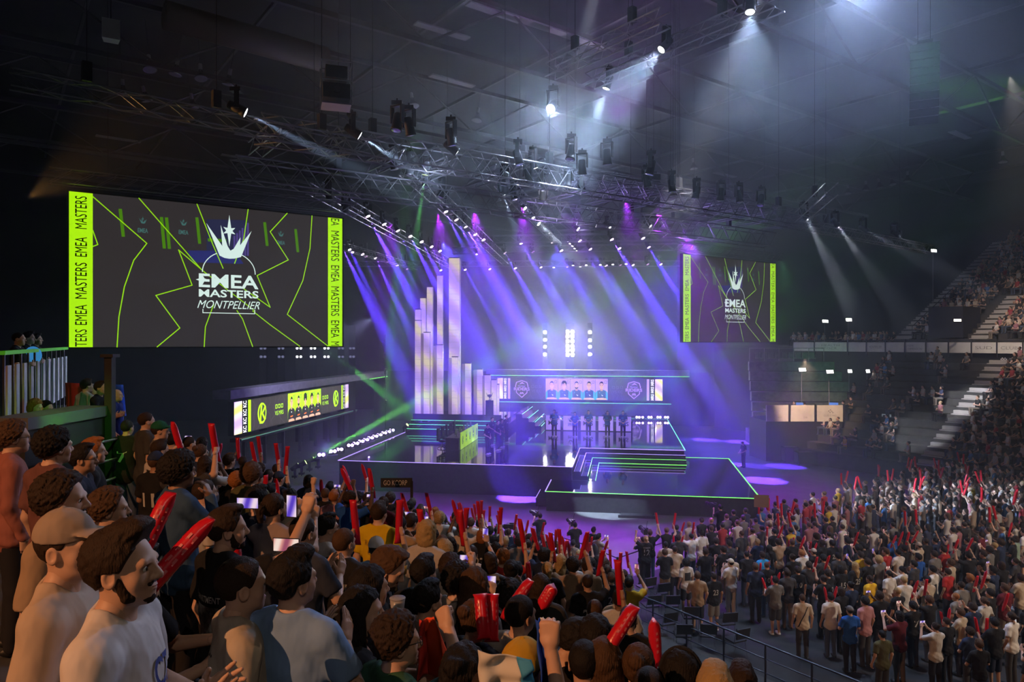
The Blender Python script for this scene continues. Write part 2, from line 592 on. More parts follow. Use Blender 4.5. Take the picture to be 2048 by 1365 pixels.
# ================================================================ LED towers
def towers():
    # (left px, right px, top px, depth, side face px on the left)
    T = [(829.8, 841.7, 642, 55.6, 0), (830.2, 841.2, 619.7, 57.6, 0), (840.3, 851.3, 597, 58.6, 0), (853.7, 865, 574.7, 58.6, 0),
         (874, 885, 552, 58.8, 0), (897.6, 919, 516.7, 58.4, 0), (847.3, 859.3, 666, 55.2, 6), (873.6, 885.4, 691, 55.2, 7),
         (903.6, 915.6, 715, 55.0, 7), (930.3, 941.6, 727.7, 55.0, 7), (954, 964.8, 739.6, 55.0, 7), (969.4, 980.6, 751, 55.0, 5),
         (983, 993, 760.7, 55.2, 5), (991, 998, 770, 56.4, 2)]
    words = ['foremost tower of the left cluster, second lowest top of it', 'narrow tower just behind the foremost left one', 'tower third lowest among the rear row, left side',
             'rear row tower with the third highest top', 'rear row tower with the second highest top', 'double width tower, tallest of the group',
             'front row tower fourth lowest from the tallest', 'front tower right below the second highest', 'front tower standing before the double width tallest one',
             'first lower tower right of the tallest one', 'second lower tower right of the tallest one', 'third lower tower right of the tallest one', 'fourth lower tower right of the tallest one', 'shortest tower at the right end of the group']
    for (x0, x1, y, d, s), wd in zip(T, words):
        a, b = px(x0, y, d), px(x1, y, d)
        w = b.x - a.x
        top = a.z
        dep = max(0.46, w * 0.9) if s else w
        root = thing('led_tower', 'glowing lavender led column, ' + wd, 'led column', ((a.x + b.x) / 2, d, 2.51), R(-3) if not s else R(-4), 'lavender led columns on the stage')
        hgt = top - 2.51
        mb = MB()
        mb.cur = 0
        mb._add([(-w / 2, 0, 0), (w / 2, 0, 0), (w / 2, 0, hgt), (-w / 2, 0, hgt)], [(0, 1, 2, 3)])
        mb.cur = 1
        mb._add([(-w / 2, dep, 0), (-w / 2, 0, 0), (-w / 2, 0, hgt), (-w / 2, dep, hgt)], [(0, 1, 2, 3)])
        mb._add([(w / 2, 0, 0), (w / 2, dep, 0), (w / 2, dep, hgt), (w / 2, 0, hgt)], [(0, 1, 2, 3)])
        mb._add([(w / 2, dep, 0), (-w / 2, dep, 0), (-w / 2, dep, hgt), (w / 2, dep, hgt)], [(0, 1, 2, 3)])
        n = int(hgt / 0.5)
        mb.cur = 2
        for k in range(1, n):
            mb.box((0, -0.004, hgt * k / n), (w, 0.006, 0.012))
        mb.build('screen', [M['tower'], M['towerside'], M['grey']], root)
        MB().box2((-w / 2 - .01, -.01, hgt), (w / 2 + .01, dep + .01, hgt + 0.07)).build('cap', M['dark'], root)
        if s:
            MB().box2((-w / 2 - s / FPX * d, 0.02, 0), (-w / 2 - 0.01, dep, hgt - 0.05)).build('side_frame', M['towerside'], root)


towers()


# ================================================================ LED walls with the team pictures
SKIN_E = mat('screen picture skin', (0, 0, 0), 0.5, emit=(0.62, 0.36, 0.26))
SKIN2_E = mat('screen picture shaded skin', (0, 0, 0), 0.5, emit=(0.46, 0.25, 0.18))
HAIR_E = mat('screen picture black hair', (0.003, 0.003, 0.003), 0.6)
JB_E = mat('screen picture navy jersey', (0, 0, 0), 0.5, emit=(0.010, 0.045, 0.16))
JB2_E = mat('screen picture cyan sleeve', (0, 0, 0), 0.5, emit=(0.02, 0.32, 0.62))
JK_E = mat('screen picture black jersey', (0, 0, 0), 0.5, emit=(0.012, 0.013, 0.018))
JK2_E = mat('screen picture orange print', (0, 0, 0), 0.5, emit=(0.9, 0.16, 0.01))
LEDLINE = mat('faint grey screen line', (0, 0, 0), 0.5, emit=(0.10, 0.095, 0.12))


def boost(m, k):
    n = m.copy()
    n.node_tree.nodes['Principled BSDF'].inputs['Emission Strength'].default_value *= k
    return n


def portrait(f, cx, y0, w, h, kind, hair, bg):
    """half length team picture; materials: 0 ground 1 skin 2 hair 3 jersey 4 sleeve 5 print 6 white"""
    z = 0.006
    f.rect(cx - w / 2, y0, cx + w / 2, y0 + h, 0.004, bg)
    f.line([(cx + w / 2, y0), (cx + w / 2, y0 + h)], w * 0.02, 0.005, 2)
    # mark in the corner
    f.line([(cx + w * .24, y0 + h * .78), (cx + w * .40, y0 + h * .78), (cx + w * .40, y0 + h * .90), (cx + w * .24, y0 + h * .90), (cx + w * .24, y0 + h * .78)], w * 0.025, 0.005, 2)
    # shoulders and arms
    f.poly([(cx - w * .50, y0), (cx + w * .50, y0), (cx + w * .48, y0 + h * .34), (cx + w * .36, y0 + h * .43), (cx + w * .12, y0 + h * .48), (cx - w * .12, y0 + h * .48), (cx - w * .36, y0 + h * .43), (cx - w * .48, y0 + h * .34)], z, 4)
    f.poly([(cx - w * .33, y0), (cx + w * .33, y0), (cx + w * .34, y0 + h * .42), (cx + w * .12, y0 + h * .48), (cx - w * .12, y0 + h * .48), (cx - w * .34, y0 + h * .42)], z + .001, 3)
    if kind == 'k':
        f.poly([(cx - w * .16, y0 + h * .15), (cx + w * .18, y0 + h * .17), (cx + w * .17, y0 + h * .21), (cx - w * .16, y0 + h * .19)], z + .002, 5)
        f.disc((cx, y0 + h * .33), w * .05, m=6, z=z + .002)
    else:
        f.poly([(cx - w * .02, y0 + h * .26), (cx + w * .14, y0 + h * .20), (cx + w * .05, y0 + h * .17)], z + .002, 6)
        f.disc((cx - w * .16, y0 + h * .34), w * .04, m=4, z=z + .002)
    # crossed forearms
    f.poly([(cx - w * .44, y0), (cx + w * .44, y0), (cx + w * .36, y0 + h * .07), (cx + w * .1, y0 + h * .10), (cx - w * .38, y0 + h * .08)], z + .003, 1)
    # neck, head, ears
    f.rect(cx - w * .10, y0 + h * .42, cx + w * .10, y0 + h * .58, z + .002, 7)
    f.poly([(cx - w * .12, y0 + h * .485), (cx, y0 + h * .42), (cx + w * .12, y0 + h * .485)], z + .003, 7)
    f.disc((cx, y0 + h * .67), w * .165, h * .175, z + .004, 1)
    f.disc((cx - w * .17, y0 + h * .66), w * .03, h * .04, z + .003, 7)
    f.disc((cx + w * .17, y0 + h * .66), w * .03, h * .04, z + .003, 7)
    # hair
    if hair == 'afro':
        f.disc((cx, y0 + h * .835), w * .23, h * .105, z + .005, 2)
        f.disc((cx - w * .17, y0 + h * .73), w * .09, h * .09, z + .005, 2)
        f.disc((cx + w * .17, y0 + h * .73), w * .09, h * .09, z + .005, 2)
    elif hair == 'fringe':
        f.poly([(cx - w * .2, y0 + h * .62), (cx - w * .22, y0 + h * .8), (cx - w * .1, y0 + h * .9), (cx + w * .12, y0 + h * .9), (cx + w * .22, y0 + h * .78), (cx + w * .19, y0 + h * .62), (cx + w * .13, y0 + h * .74), (cx + w * .02, y0 + h * .80), (cx - w * .06, y0 + h * .73), (cx - w * .14, y0 + h * .76)], z + .005, 2)
    else:
        out = [(cx + w * .178 * math.cos(t), y0 + h * (.715 + .165 * math.sin(t))) for t in [math.pi * i / 14 for i in range(15)]]
        inn = [(cx - w * .15, y0 + h * .70), (cx - w * .135, y0 + h * .765), (cx - w * .06, y0 + h * .795), (cx + w * .07, y0 + h * .785), (cx + w * .138, y0 + h * .765), (cx + w * .15, y0 + h * .70)]
        f.mb.cur = 2
        f.mb._add([(x, y, z + .005) for (x, y) in out + inn], [(0, 1, 2, 3, 19, 20), (3, 4, 5, 6, 18, 19), (6, 7, 8, 17, 18), (8, 9, 10, 11, 16, 17), (11, 12, 13, 14, 15, 16)])
    if hair == 'beard':
        f.poly([(cx - w * .158, y0 + h * .66), (cx - w * .12, y0 + h * .60), (cx - w * .05, y0 + h * .598), (cx + w * .05, y0 + h * .598), (cx + w * .12, y0 + h * .60), (cx + w * .158, y0 + h * .66), (cx + w * .13, y0 + h * .56), (cx + w * .06, y0 + h * .505), (cx - w * .06, y0 + h * .505), (cx - w * .13, y0 + h * .56)], z + .005, 2)
    # eyes, brows, nose, mouth
    for s in (-1, 1):
        f.rect(cx + s * w * .075 - w * .04, y0 + h * .715, cx + s * w * .075 + w * .04, y0 + h * .73, z + .006, 2)
        f.disc((cx + s * w * .072, y0 + h * .685), w * .025, h * .012, z + .006, 2, 8)
    f.poly([(cx - w * .03, y0 + h * .615), (cx + w * .03, y0 + h * .615), (cx + w * .006, y0 + h * .68)], z + .006, 7)
    f.rect(cx - w * .05, y0 + h * .572, cx + w * .05, y0 + h * .584, z + .006, 1 if hair == 'beard' else 7)


def zig(f, x0, x1, y0, y1, seed, m, w=0.02):
    rnd = random.Random(seed)
    for k in range(7):
        x = x0 + (x1 - x0) * (k + 0.5) / 7
        pts = []
        n = 5
        for i in range(n + 1):
            pts.append((min(x1, max(x0, x + rnd.uniform(-0.09, 0.09) * (x1 - x0))), y0 + (y1 - y0) * i / n))
        f.line(pts, w, 0.003, m)


def kc_mark(f, cx, cy, r, m, bg, z=0.008):
    f.disc((cx, cy), r * 0.80, r, z, m, 28)
    f.disc((cx + r * .04, cy + r * .02), r * 0.62, r * .80, z + .001, bg, 28)
    f.poly([(cx - r * .48, cy - r * .95), (cx - r * .22, cy - r * .95), (cx + r * .05, cy + r * .82), (cx - r * .24, cy + r * .7)], z + .002, m)
    f.poly([(cx - r * .15, cy - r * .05), (cx + r * .6, cy + r * .75), (cx + r * .75, cy + r * .5), (cx + r * .05, cy - r * .12)], z + .002, m)
    f.poly([(cx - r * .12, cy), (cx + r * .12, cy + r * .05), (cx + r * .72, cy - r * .62), (cx + r * .45, cy - r * .72)], z + .002, m)


def riders_mark(f, cx, cy, r, m, bg, z=0.008):
    sh = [(-.75, .35), (-.62, .8), (0, 1.0), (.62, .8), (.75, .35), (.62, -.45), (0, -1.0), (-.62, -.45), (-.75, .35)]
    f.line([(cx + x * r, cy + y * r) for x, y in sh], r * .09, z, m)
    f.rect(cx - r * 1.0, cy - r * .22, cx + r * 1.0, cy + r * .22, z + .001, bg)
    f.text_fit('RIDERS', (cx, cy), r * 1.9, r * .36, z + .002, m, bold=0.02)
    f.text_fit('Movistar', (cx, cy + r * .36), r * .9, r * .2, z + .002, m)
    f.poly([(cx - r * .3, cy + r * .55), (cx + r * .05, cy + r * .85), (cx + r * .42, cy + r * .55), (cx + r * .1, cy + r * .66)], z + .002, m)
    f.line([(cx - r * .2, cy - r * .6), (cx - r * .1, cy - r * .4), (cx, cy - r * .58), (cx + r * .1, cy - r * .4), (cx + r * .2, cy - r * .6)], r * .09, z + .002, m)


def led_wall(kind):
    """16 m wide led picture wall; local x to the right, y up"""
    W, Hh = 18.6, 2.1
    if kind == 'k':
        W = 18.8
        root = thing('led_wall', 'long led wall on the left with lime team pictures and KC lettering', 'led wall', ST0, ST_ROT)
        Mx = Matrix.Translation((-21.7, 2.9, 2.6)) @ Matrix.Rotation(R(90), 4, 'Z') @ Matrix.Rotation(R(90), 4, 'X')
    else:
        W = 16.5
        root = thing('led_wall', 'led wall behind the stage with five players on lavender and MRS lettering', 'led wall', ST0, ST_ROT)
        Mx = Matrix.Translation((-9.9, 32.0, 2.72)) @ Matrix.Rotation(R(90), 4, 'X')
    f = Flat()
    acc = 0
    # coats: 0 dark 1 skin 2 black 3 jersey 4 sleeve 5 print 6 white 7 shaded skin 8 accent 9 gradient 10 line
    mats = [M['scr'], SKIN_E, HAIR_E, JK_E if kind == 'k' else JB_E, JK_E if kind == 'k' else JB2_E, JK2_E, M['white_e'], SKIN2_E,
            M['lime'] if kind == 'k' else M['lav'], M['strip_grad'], LEDLINE]
    f.rect(0, 0, W, Hh, 0.0, 0)

    def X(a):
        return a * W

    def strip_text(a0, a1, word, m_bg, m_tx):
        f.rect(X(a0), 0, X(a1), Hh, 0.002, m_bg)
        w = X(a1) - X(a0)
        f.text_fit(word, ((X(a0) + X(a1)) / 2, Hh / 2), Hh * 0.98, w * 0.62, 0.004, m_tx, rot=R(90), bold=0.03)
    if kind == 'k':
        # the near end shows larger, so stations follow the wall itself
        f.rect(0, 0, X(.050), Hh, 0.003, 9)
        strip_text(.050, .086, 'KC KC KC KC', 2, 6)
        f.rect(X(.090), 0, X(.108), Hh, 0.003, 8)
        zig(f, X(.115), X(.36), 0.02, Hh - .02, 3, 10)
        zig(f, X(.70), X(.90), 0.02, Hh - .02, 4, 10)
        kc_mark(f, X(.185), Hh * .5, .72, 8, 0)
        for (a, wd) in ((.315, 'VS MRS'), (.735, 'VS MRS')):
            for k in (-1, 0, 1):
                f.line([(X(a) + k * .42 - .12, 1.2), (X(a) + k * .42 + .12, 1.2), (X(a) + k * .42 + .12, 1.44), (X(a) + k * .42 - .12, 1.44), (X(a) + k * .42 - .12, 1.2)], .05, .004, 8)
            f.text_fit(wd, (X(a), .85), 1.25, .30, .004, 8)
        kc_mark(f, X(.85), Hh * .5, .70, 8, 0)
        hs = ['short', 'beard', 'afro', 'fringe', 'short']
        p0, p1 = .385, .69
        for i, h_ in enumerate(hs):
            portrait(f, X(p0 + (p1 - p0) * (i + .5) / 5), 0.0, X(p1 - p0) / 5, Hh, 'k', h_, 8)
        f.rect(X(.915), 0, X(.930), Hh, 0.003, 8)
        strip_text(.932, .962, 'KC KC KC KC', 2, 6)
        f.rect(X(.962), 0, W, Hh, 0.003, 9)
    else:
        f.rect(0, 0, X(.034), Hh, 0.003, 9)
        strip_text(.036, .062, 'MRS MRS MRS', 2, 6)
        f.rect(X(.066), 0, X(.080), Hh, 0.003, 8)
        zig(f, X(.085), X(.295), 0.02, Hh - .02, 5, 10)
        zig(f, X(.68), X(.905), 0.02, Hh - .02, 6, 10)
        for (a, wd) in ((.242, 'VS KC'), (.735, 'VS KC')):
            for k in (-1, 0, 1):
                f.line([(X(a) + k * .40 - .11, 1.15), (X(a) + k * .40 + .11, 1.15), (X(a) + k * .40 + .11, 1.36), (X(a) + k * .40 - .11, 1.36), (X(a) + k * .40 - .11, 1.15)], .04, .004, 10)
            f.text_fit(wd, (X(a), .82), 1.0, .27, .004, 10)
        riders_mark(f, X(.152), Hh * .48, .85, 8, 0)
        riders_mark(f, X(.832), Hh * .48, .85, 8, 0)
        hs = ['short', 'fringe', 'beard', 'short', 'short']
        p0, p1 = .30, .677
        for i, h_ in enumerate(hs):
            portrait(f, X(p0 + (p1 - p0) * (i + .5) / 5), 0.0, X(p1 - p0) / 5, Hh, 'm', h_, 8)
        f.rect(X(.908), 0, X(.922), Hh, 0.003, 8)
        strip_text(.926, .955, 'MRS MRS MRS', 2, 6)
        f.rect(X(.957), 0, W, Hh, 0.003, 9)
    mats = [boost(m, 2.1 if kind == 'k' else 1.9) for m in mats]
    d = f.build('display', mats, root)
    d.data.transform(Mx)
    # cabinet, fascia above, ledge below with light lines
    cab = MB().box((W / 2, Hh / 2, -0.2), (W + .1, Hh + .1, 0.36)).build('cabinet', M['dark'], root)
    cab.data.transform(Mx)
    a0, a1 = (-2.0, 26.6) if kind == 'k' else (-1.0, W + 2.5)
    fa = MB().box(((a0 + a1) / 2, 2.72, 0.35), (a1 - a0, 0.55, 1.2)).build('fascia', M['fascia'], root)
    fa.data.transform(Mx)
    ne = MB().box(((a0 + a1) / 2, 2.42, 0.97), (a1 - a0 if kind != 'k' else 5, 0.05, 0.05)).build('edge_light', M['neon2'], fa)
    if kind == 'k':
        ne.data.transform(Matrix.Translation((a1 / 2 - a0 / 2 - 2.5, 0, 0)))
    ne.data.transform(Mx)
    lg = MB().box((W / 2 + .4, -0.35, 0.1), (W + .8, 0.22, 0.8)).build('ledge', M['dark'], root)
    lg.data.transform(Mx)
    n2 = MB().box((W / 2 + .4, -0.28, 0.52), (W + .8, 0.045, 0.04)).build('edge_light', M['neon'] if kind != 'k' else M['neon_dim'], lg)
    n2.data.transform(Mx)
    lgs = MB()
    for k in range(7):
        lgs.box((W * (k + .5) / 7, -1.45 if kind == 'k' else -.74, -0.1), (0.12, 2.1 if kind == 'k' else .56, 0.2))
    lo = lgs.build('support', M['dark'], root)
    lo.data.transform(Mx)


M['fascia'] = tint(mat('pale grey fascia cloth', rough=0.8), (0.26, 0.25, 0.30), (0.34, 0.33, 0.38), 3)
M['neon_dim'] = mat('dim mint light line', (0.05, 0.1, 0.1), 0.4, emit=(0.10, 0.30, 0.20), strength=1.0)
led_wall('k')
led_wall('m')
# black masking cloth behind the stage
for (u0, u1, v) in ((-24, 12, 34.5),):
    mb = MB()
    n = 120
    pts = [(u0 + (u1 - u0) * i / n, v + 0.12 * math.sin(i * 1.3)) for i in range(n + 1)]
    vs = [(p[0], p[1], z) for z in (0, 5.4) for p in pts]
    mb._add(vs, [(i, i + 1, n + 2 + i, n + 1 + i) for i in range(n)])
    o = mb.build('masking_drape', M['skirt'], loc=ST0, rz=ST_ROT, smooth=True)
    tag(o, 'long black masking drape hanging behind the stage led wall', 'drape')


# ================================================================ team desks, chairs, monitors
def gaming_chair():
    c = thing('gaming_chair', 'black high backed gaming chair at the lime panelled desk', 'chair', (0, 0, 0))
    MB().ell((0, 0, 0.48), (0.27, 0.27, 0.07)).build('seat', M['dark'], c, True)
    b = MB()
    b.prism([(-.24, -.05), (.24, -.05), (.20, .05), (-.20, .05)], 0, .45, Matrix.Translation((0, -.25, .50)))
    b.prism([(-.20, -.05), (.20, -.05), (.17, .05), (-.17, .05)], 0, .35, Matrix.Translation((0, -.27, .94)))
    b.build('backrest', M['dark'], c)
    for s in (-1, 1):
        a = MB()
        a.box((s * .30, -.02, .68), (.07, .26, .04))
        a.box((s * .30, -.06, .57), (.04, .06, .2))
        a.build('armrest', M['dark'], c)
    st_ = MB().bar((0, 0, .12), (0, 0, .44), .03, 8).build('stem', M['chrome'], c)
    ba = MB()
    for k in range(5):
        t = 2 * math.pi * k / 5
        ba.bar((0, 0, .12), (.3 * math.cos(t), .3 * math.sin(t), .07), .022)
        ba.ell((.3 * math.cos(t), .3 * math.sin(t), .035), (.03, .03, .035), 8, 6)
    ba.build('wheel_base', M['dark'], c)
    return c


def monitor():
    c = thing('monitor', 'black monitor on a team desk', 'monitor')
    MB().box((0, 0, .33), (.56, .03, .33)).build('screen', M['dark'], c)
    MB().bar((0, .03, 0), (0, .03, .25), .02).box((0, .03, .01), (.25, .2, .02)).build('stand', M['dark'], c)
    return c


def desks():
    proto_c, proto_m = gaming_chair(), monitor()
    first = [True, True]

    def put(proto, i, loc, rz, label, group):
        if first[i]:
            o = proto
            first[i] = False
        else:
            o = dup(proto)
        o['label'], o['group'] = label, group
        o.location, o.rotation_euler = loc, (0, 0, rz)
        return o
    ordn = ['first', 'second', 'third', 'fourth', 'fifth']
    # left team
    u0, v0, v1 = -7.45, 4.75, 10.15
    root = thing('team_desk', 'long black player desk fronted by five lime green panels', 'desk', st(u0, (v0 + v1) / 2, 1.70), ST_ROT)
    L = v1 - v0
    MB().box((-.45, 0, .74), (.9, L, .05)).build('desk_top', M['dark'], root)
    MB().box((-.10, 0, .36), (.12, L, .70)).box((-.5, L / 2 - .05, .36), (.8, .06, .70)).box((-.5, -L / 2 + .05, .36), (.8, .06, .70)).build('carcass', M['black'], root)
    for k in range(5):
        y = -L / 2 + (k + .5) * L / 5
        p = MB().box((.06, y, .56), (.05, L / 5 * .80, 1.06)).build('front_panel', M['limepanel'], root)
        f = Flat()
        if k % 2 == 0:
            kc_mark(f, 0, 0, .26, 0, 1)
        else:
            crown(f, 0, .12, .30, 0)
            f.text_fit('EMEA', (0, -.10), .42, .13, .004, 0, bold=.03)
            f.text_fit('MASTERS', (0, -.22), .42, .07, .004, 0, bold=.02)
        q = f.build('emblem', [M['ink'], M['limepanel']], p)
        q.data.transform(Matrix.Translation((.088, y, .58)) @ Matrix.Rotation(R(90), 4, 'Z') @ Matrix.Rotation(R(90), 4, 'X'))
        put(proto_c, 0, st(u0 - 1.25, v0 + (k + .5) * L / 5, 1.70), ST_ROT + R(-90) + R(random.uniform(-15, 15)), 'black gaming chair, %s from the front, behind the lime panelled desk' % ordn[k], 'gaming chairs at the left desk')
        put(proto_m, 1, st(u0 - .35, v0 + (k + .5) * L / 5, 2.465), ST_ROT + R(-90), 'black monitor, %s from the front, on the lime panelled desk' % ordn[k], 'monitors on the left desk')
    # right team
    a, b = px(1089, 862.5, 54.0), px(1265, 862.5, 53.2)
    L = (b - a).length
    mid = (a + b) / 2
    mid.z = 1.70
    root = thing('team_desk', 'long player desk fronted by five lavender panels behind the blue shirted players', 'desk', mid, ST_ROT)
    MB().box((0, .45, .74), (L, .9, .05)).build('desk_top', M['dark'], root)
    MB().box((0, .12, .36), (L, .12, .70)).box((L / 2 - .05, .5, .36), (.06, .8, .70)).box((-L / 2 + .05, .5, .36), (.06, .8, .70)).build('carcass', M['black'], root)
    for k in range(5):
        x = -L / 2 + (k + .5) * L / 5
        p = MB().box((x, -.06, .60), (L / 5 * .83, .05, 1.08)).build('front_panel', M['lavpanel'], root)
        f = Flat()
        if k % 2 == 0:
            f.text_fit('MRS', (0, 0), .74, .34, .004, 0, bold=.03)
        else:
            crown(f, 0, .16, .26, 0)
            f.text_fit('EMEA', (0, -.08), .40, .13, .004, 0, bold=.03)
            f.text_fit('MASTERS', (0, -.20), .40, .07, .004, 0, bold=.02)
        q = f.build('emblem', [M['ink']], p)
        q.data.transform(Matrix.Translation((x, -.088, .60)) @ Matrix.Rotation(R(90), 4, 'X'))
        wp = mid + Matrix.Rotation(ST_ROT, 3, 'Z') @ Vector((x, 1.3, 0))
        put(proto_c, 0, wp, ST_ROT + R(180) + R(random.uniform(-15, 15)), 'black gaming chair, %s from the left, behind the lavender desk' % ordn[k], 'gaming chairs at the lavender desk')
        wp = mid + Matrix.Rotation(ST_ROT, 3, 'Z') @ Vector((x, .35, .765))
        put(proto_m, 1, wp, ST_ROT, 'black monitor, %s from the left, on the lavender desk' % ordn[k], 'monitors on the lavender desk')


def crown(f, cx, cy, s, m, z=0.004):
    """four pointed crown with a six pointed star, s = half width"""
    P = [(-.80, 1.0), (-.36, .10), (-.30, .02), (-.36, 1.02), (-.15, .30), (0, .02), (.15, .05), (.40, .58), (.42, .20), (.78, .80), (.38, -.26), (0, -.36), (-.34, -.26)]
    pl = [(-.84, 1.04), (-.26, .20), (-.32, 1.02), (-.06, .20), (.04, .04), (.16, .12), (.42, .60), (.40, .28), (.84, .88), (.44, -.18), (.2, -.26), (0, -.28), (-.18, -.26), (-.36, -.18)]
    P = [(cx + x * s, cy + y * s) for (x, y) in pl]
    # concave outline as a fan of triangles from inside the bowl
    f.mb.cur = m
    for tri in ((0, 1, 13), (1, 12, 13), (2, 3, 1), (1, 3, 12), (3, 4, 12), (4, 11, 12), (4, 5, 11), (5, 10, 11), (5, 7, 10), (7, 9, 10), (5, 6, 7), (7, 8, 9)):
        f.mb._add([(*P[i], z) for i in tri], [(0, 1, 2)])
    for k in range(6):
        t = math.pi / 2 + k * math.pi / 3
        ln = .62 if k in (0, 3) else .26
        c = (cx, cy + .82 * s)
        f.mb._add([(c[0] + .09 * s * math.cos(t - math.pi / 3), c[1] + .09 * s * math.sin(t - math.pi / 3), z + .0005),
                   (c[0] + ln * s * math.cos(t), c[1] + ln * s * math.sin(t), z + .0005),
                   (c[0] + .09 * s * math.cos(t + math.pi / 3), c[1] + .09 * s * math.sin(t + math.pi / 3), z + .0005), (*c, z + .0005)], [(0, 1, 2, 3)])


M['limepanel'] = mat('emissive lime print', (0.42, 0.75, 0.02), 0.5, emit=(0.36, 0.70, 0.01), strength=0.75)  # desk panels: print brightness put into emission as well as colour
M['lavpanel'] = mat('emissive lavender print', (0.4, 0.28, 0.7), 0.5, emit=(0.34, 0.24, 0.72), strength=0.9)
desks()


def pedestal():
    p = st(-5.5, 9.0, 1.70)
    root = thing('trophy_plinth', 'dark plinth by the players in black, silver cup on it', 'plinth', px(979, 862, 53.5) * 1.0, 0)
    root.location.z = 1.70
    MB().box2((-.38, -.3, 0), (.38, .3, 1.15)).build('base', M['dark'], root)
    MB().box2((-.30, -.24, 1.15), (.30, .24, 2.35)).build('shaft', M['black'], root)
    t = thing('trophy', 'silver winged cup standing on the dark plinth', 'trophy', root.location + Vector((0, 0, 2.35)))
    MB().lathe([(.12, 0), (.12, .04), (.03, .07), (.03, .2), (.10, .3), (.14, .42), (.12, .46)], 14).build('cup', M['chrome'], t, True)
    for s in (-1, 1):
        MB().bar((s * .12, 0, .3), (s * .26, 0, .62), .03, 6, .006).build('handle', M['chrome'], t)


pedestal()
# ================================================================ hanging picture screens
def curve(pts):
    """round off shallow bends, keep sharp corners"""
    for _ in range(3):
        out = [pts[0]]
        for a, b, c in zip(pts[:-2], pts[1:-1], pts[2:]):
            u, v = Vector((b[0] - a[0], b[1] - a[1])), Vector((c[0] - b[0], c[1] - b[1]))
            if u.length > 1e-6 and v.length > 1e-6 and abs(u.angle(v)) < .62:
                out += [tuple(b[i] * .75 + a[i] * .25 for i in (0, 1)), tuple(b[i] * .75 + c[i] * .25 for i in (0, 1))]
            else:
                out.append(b)
        pts = out + [pts[-1]]
    return pts


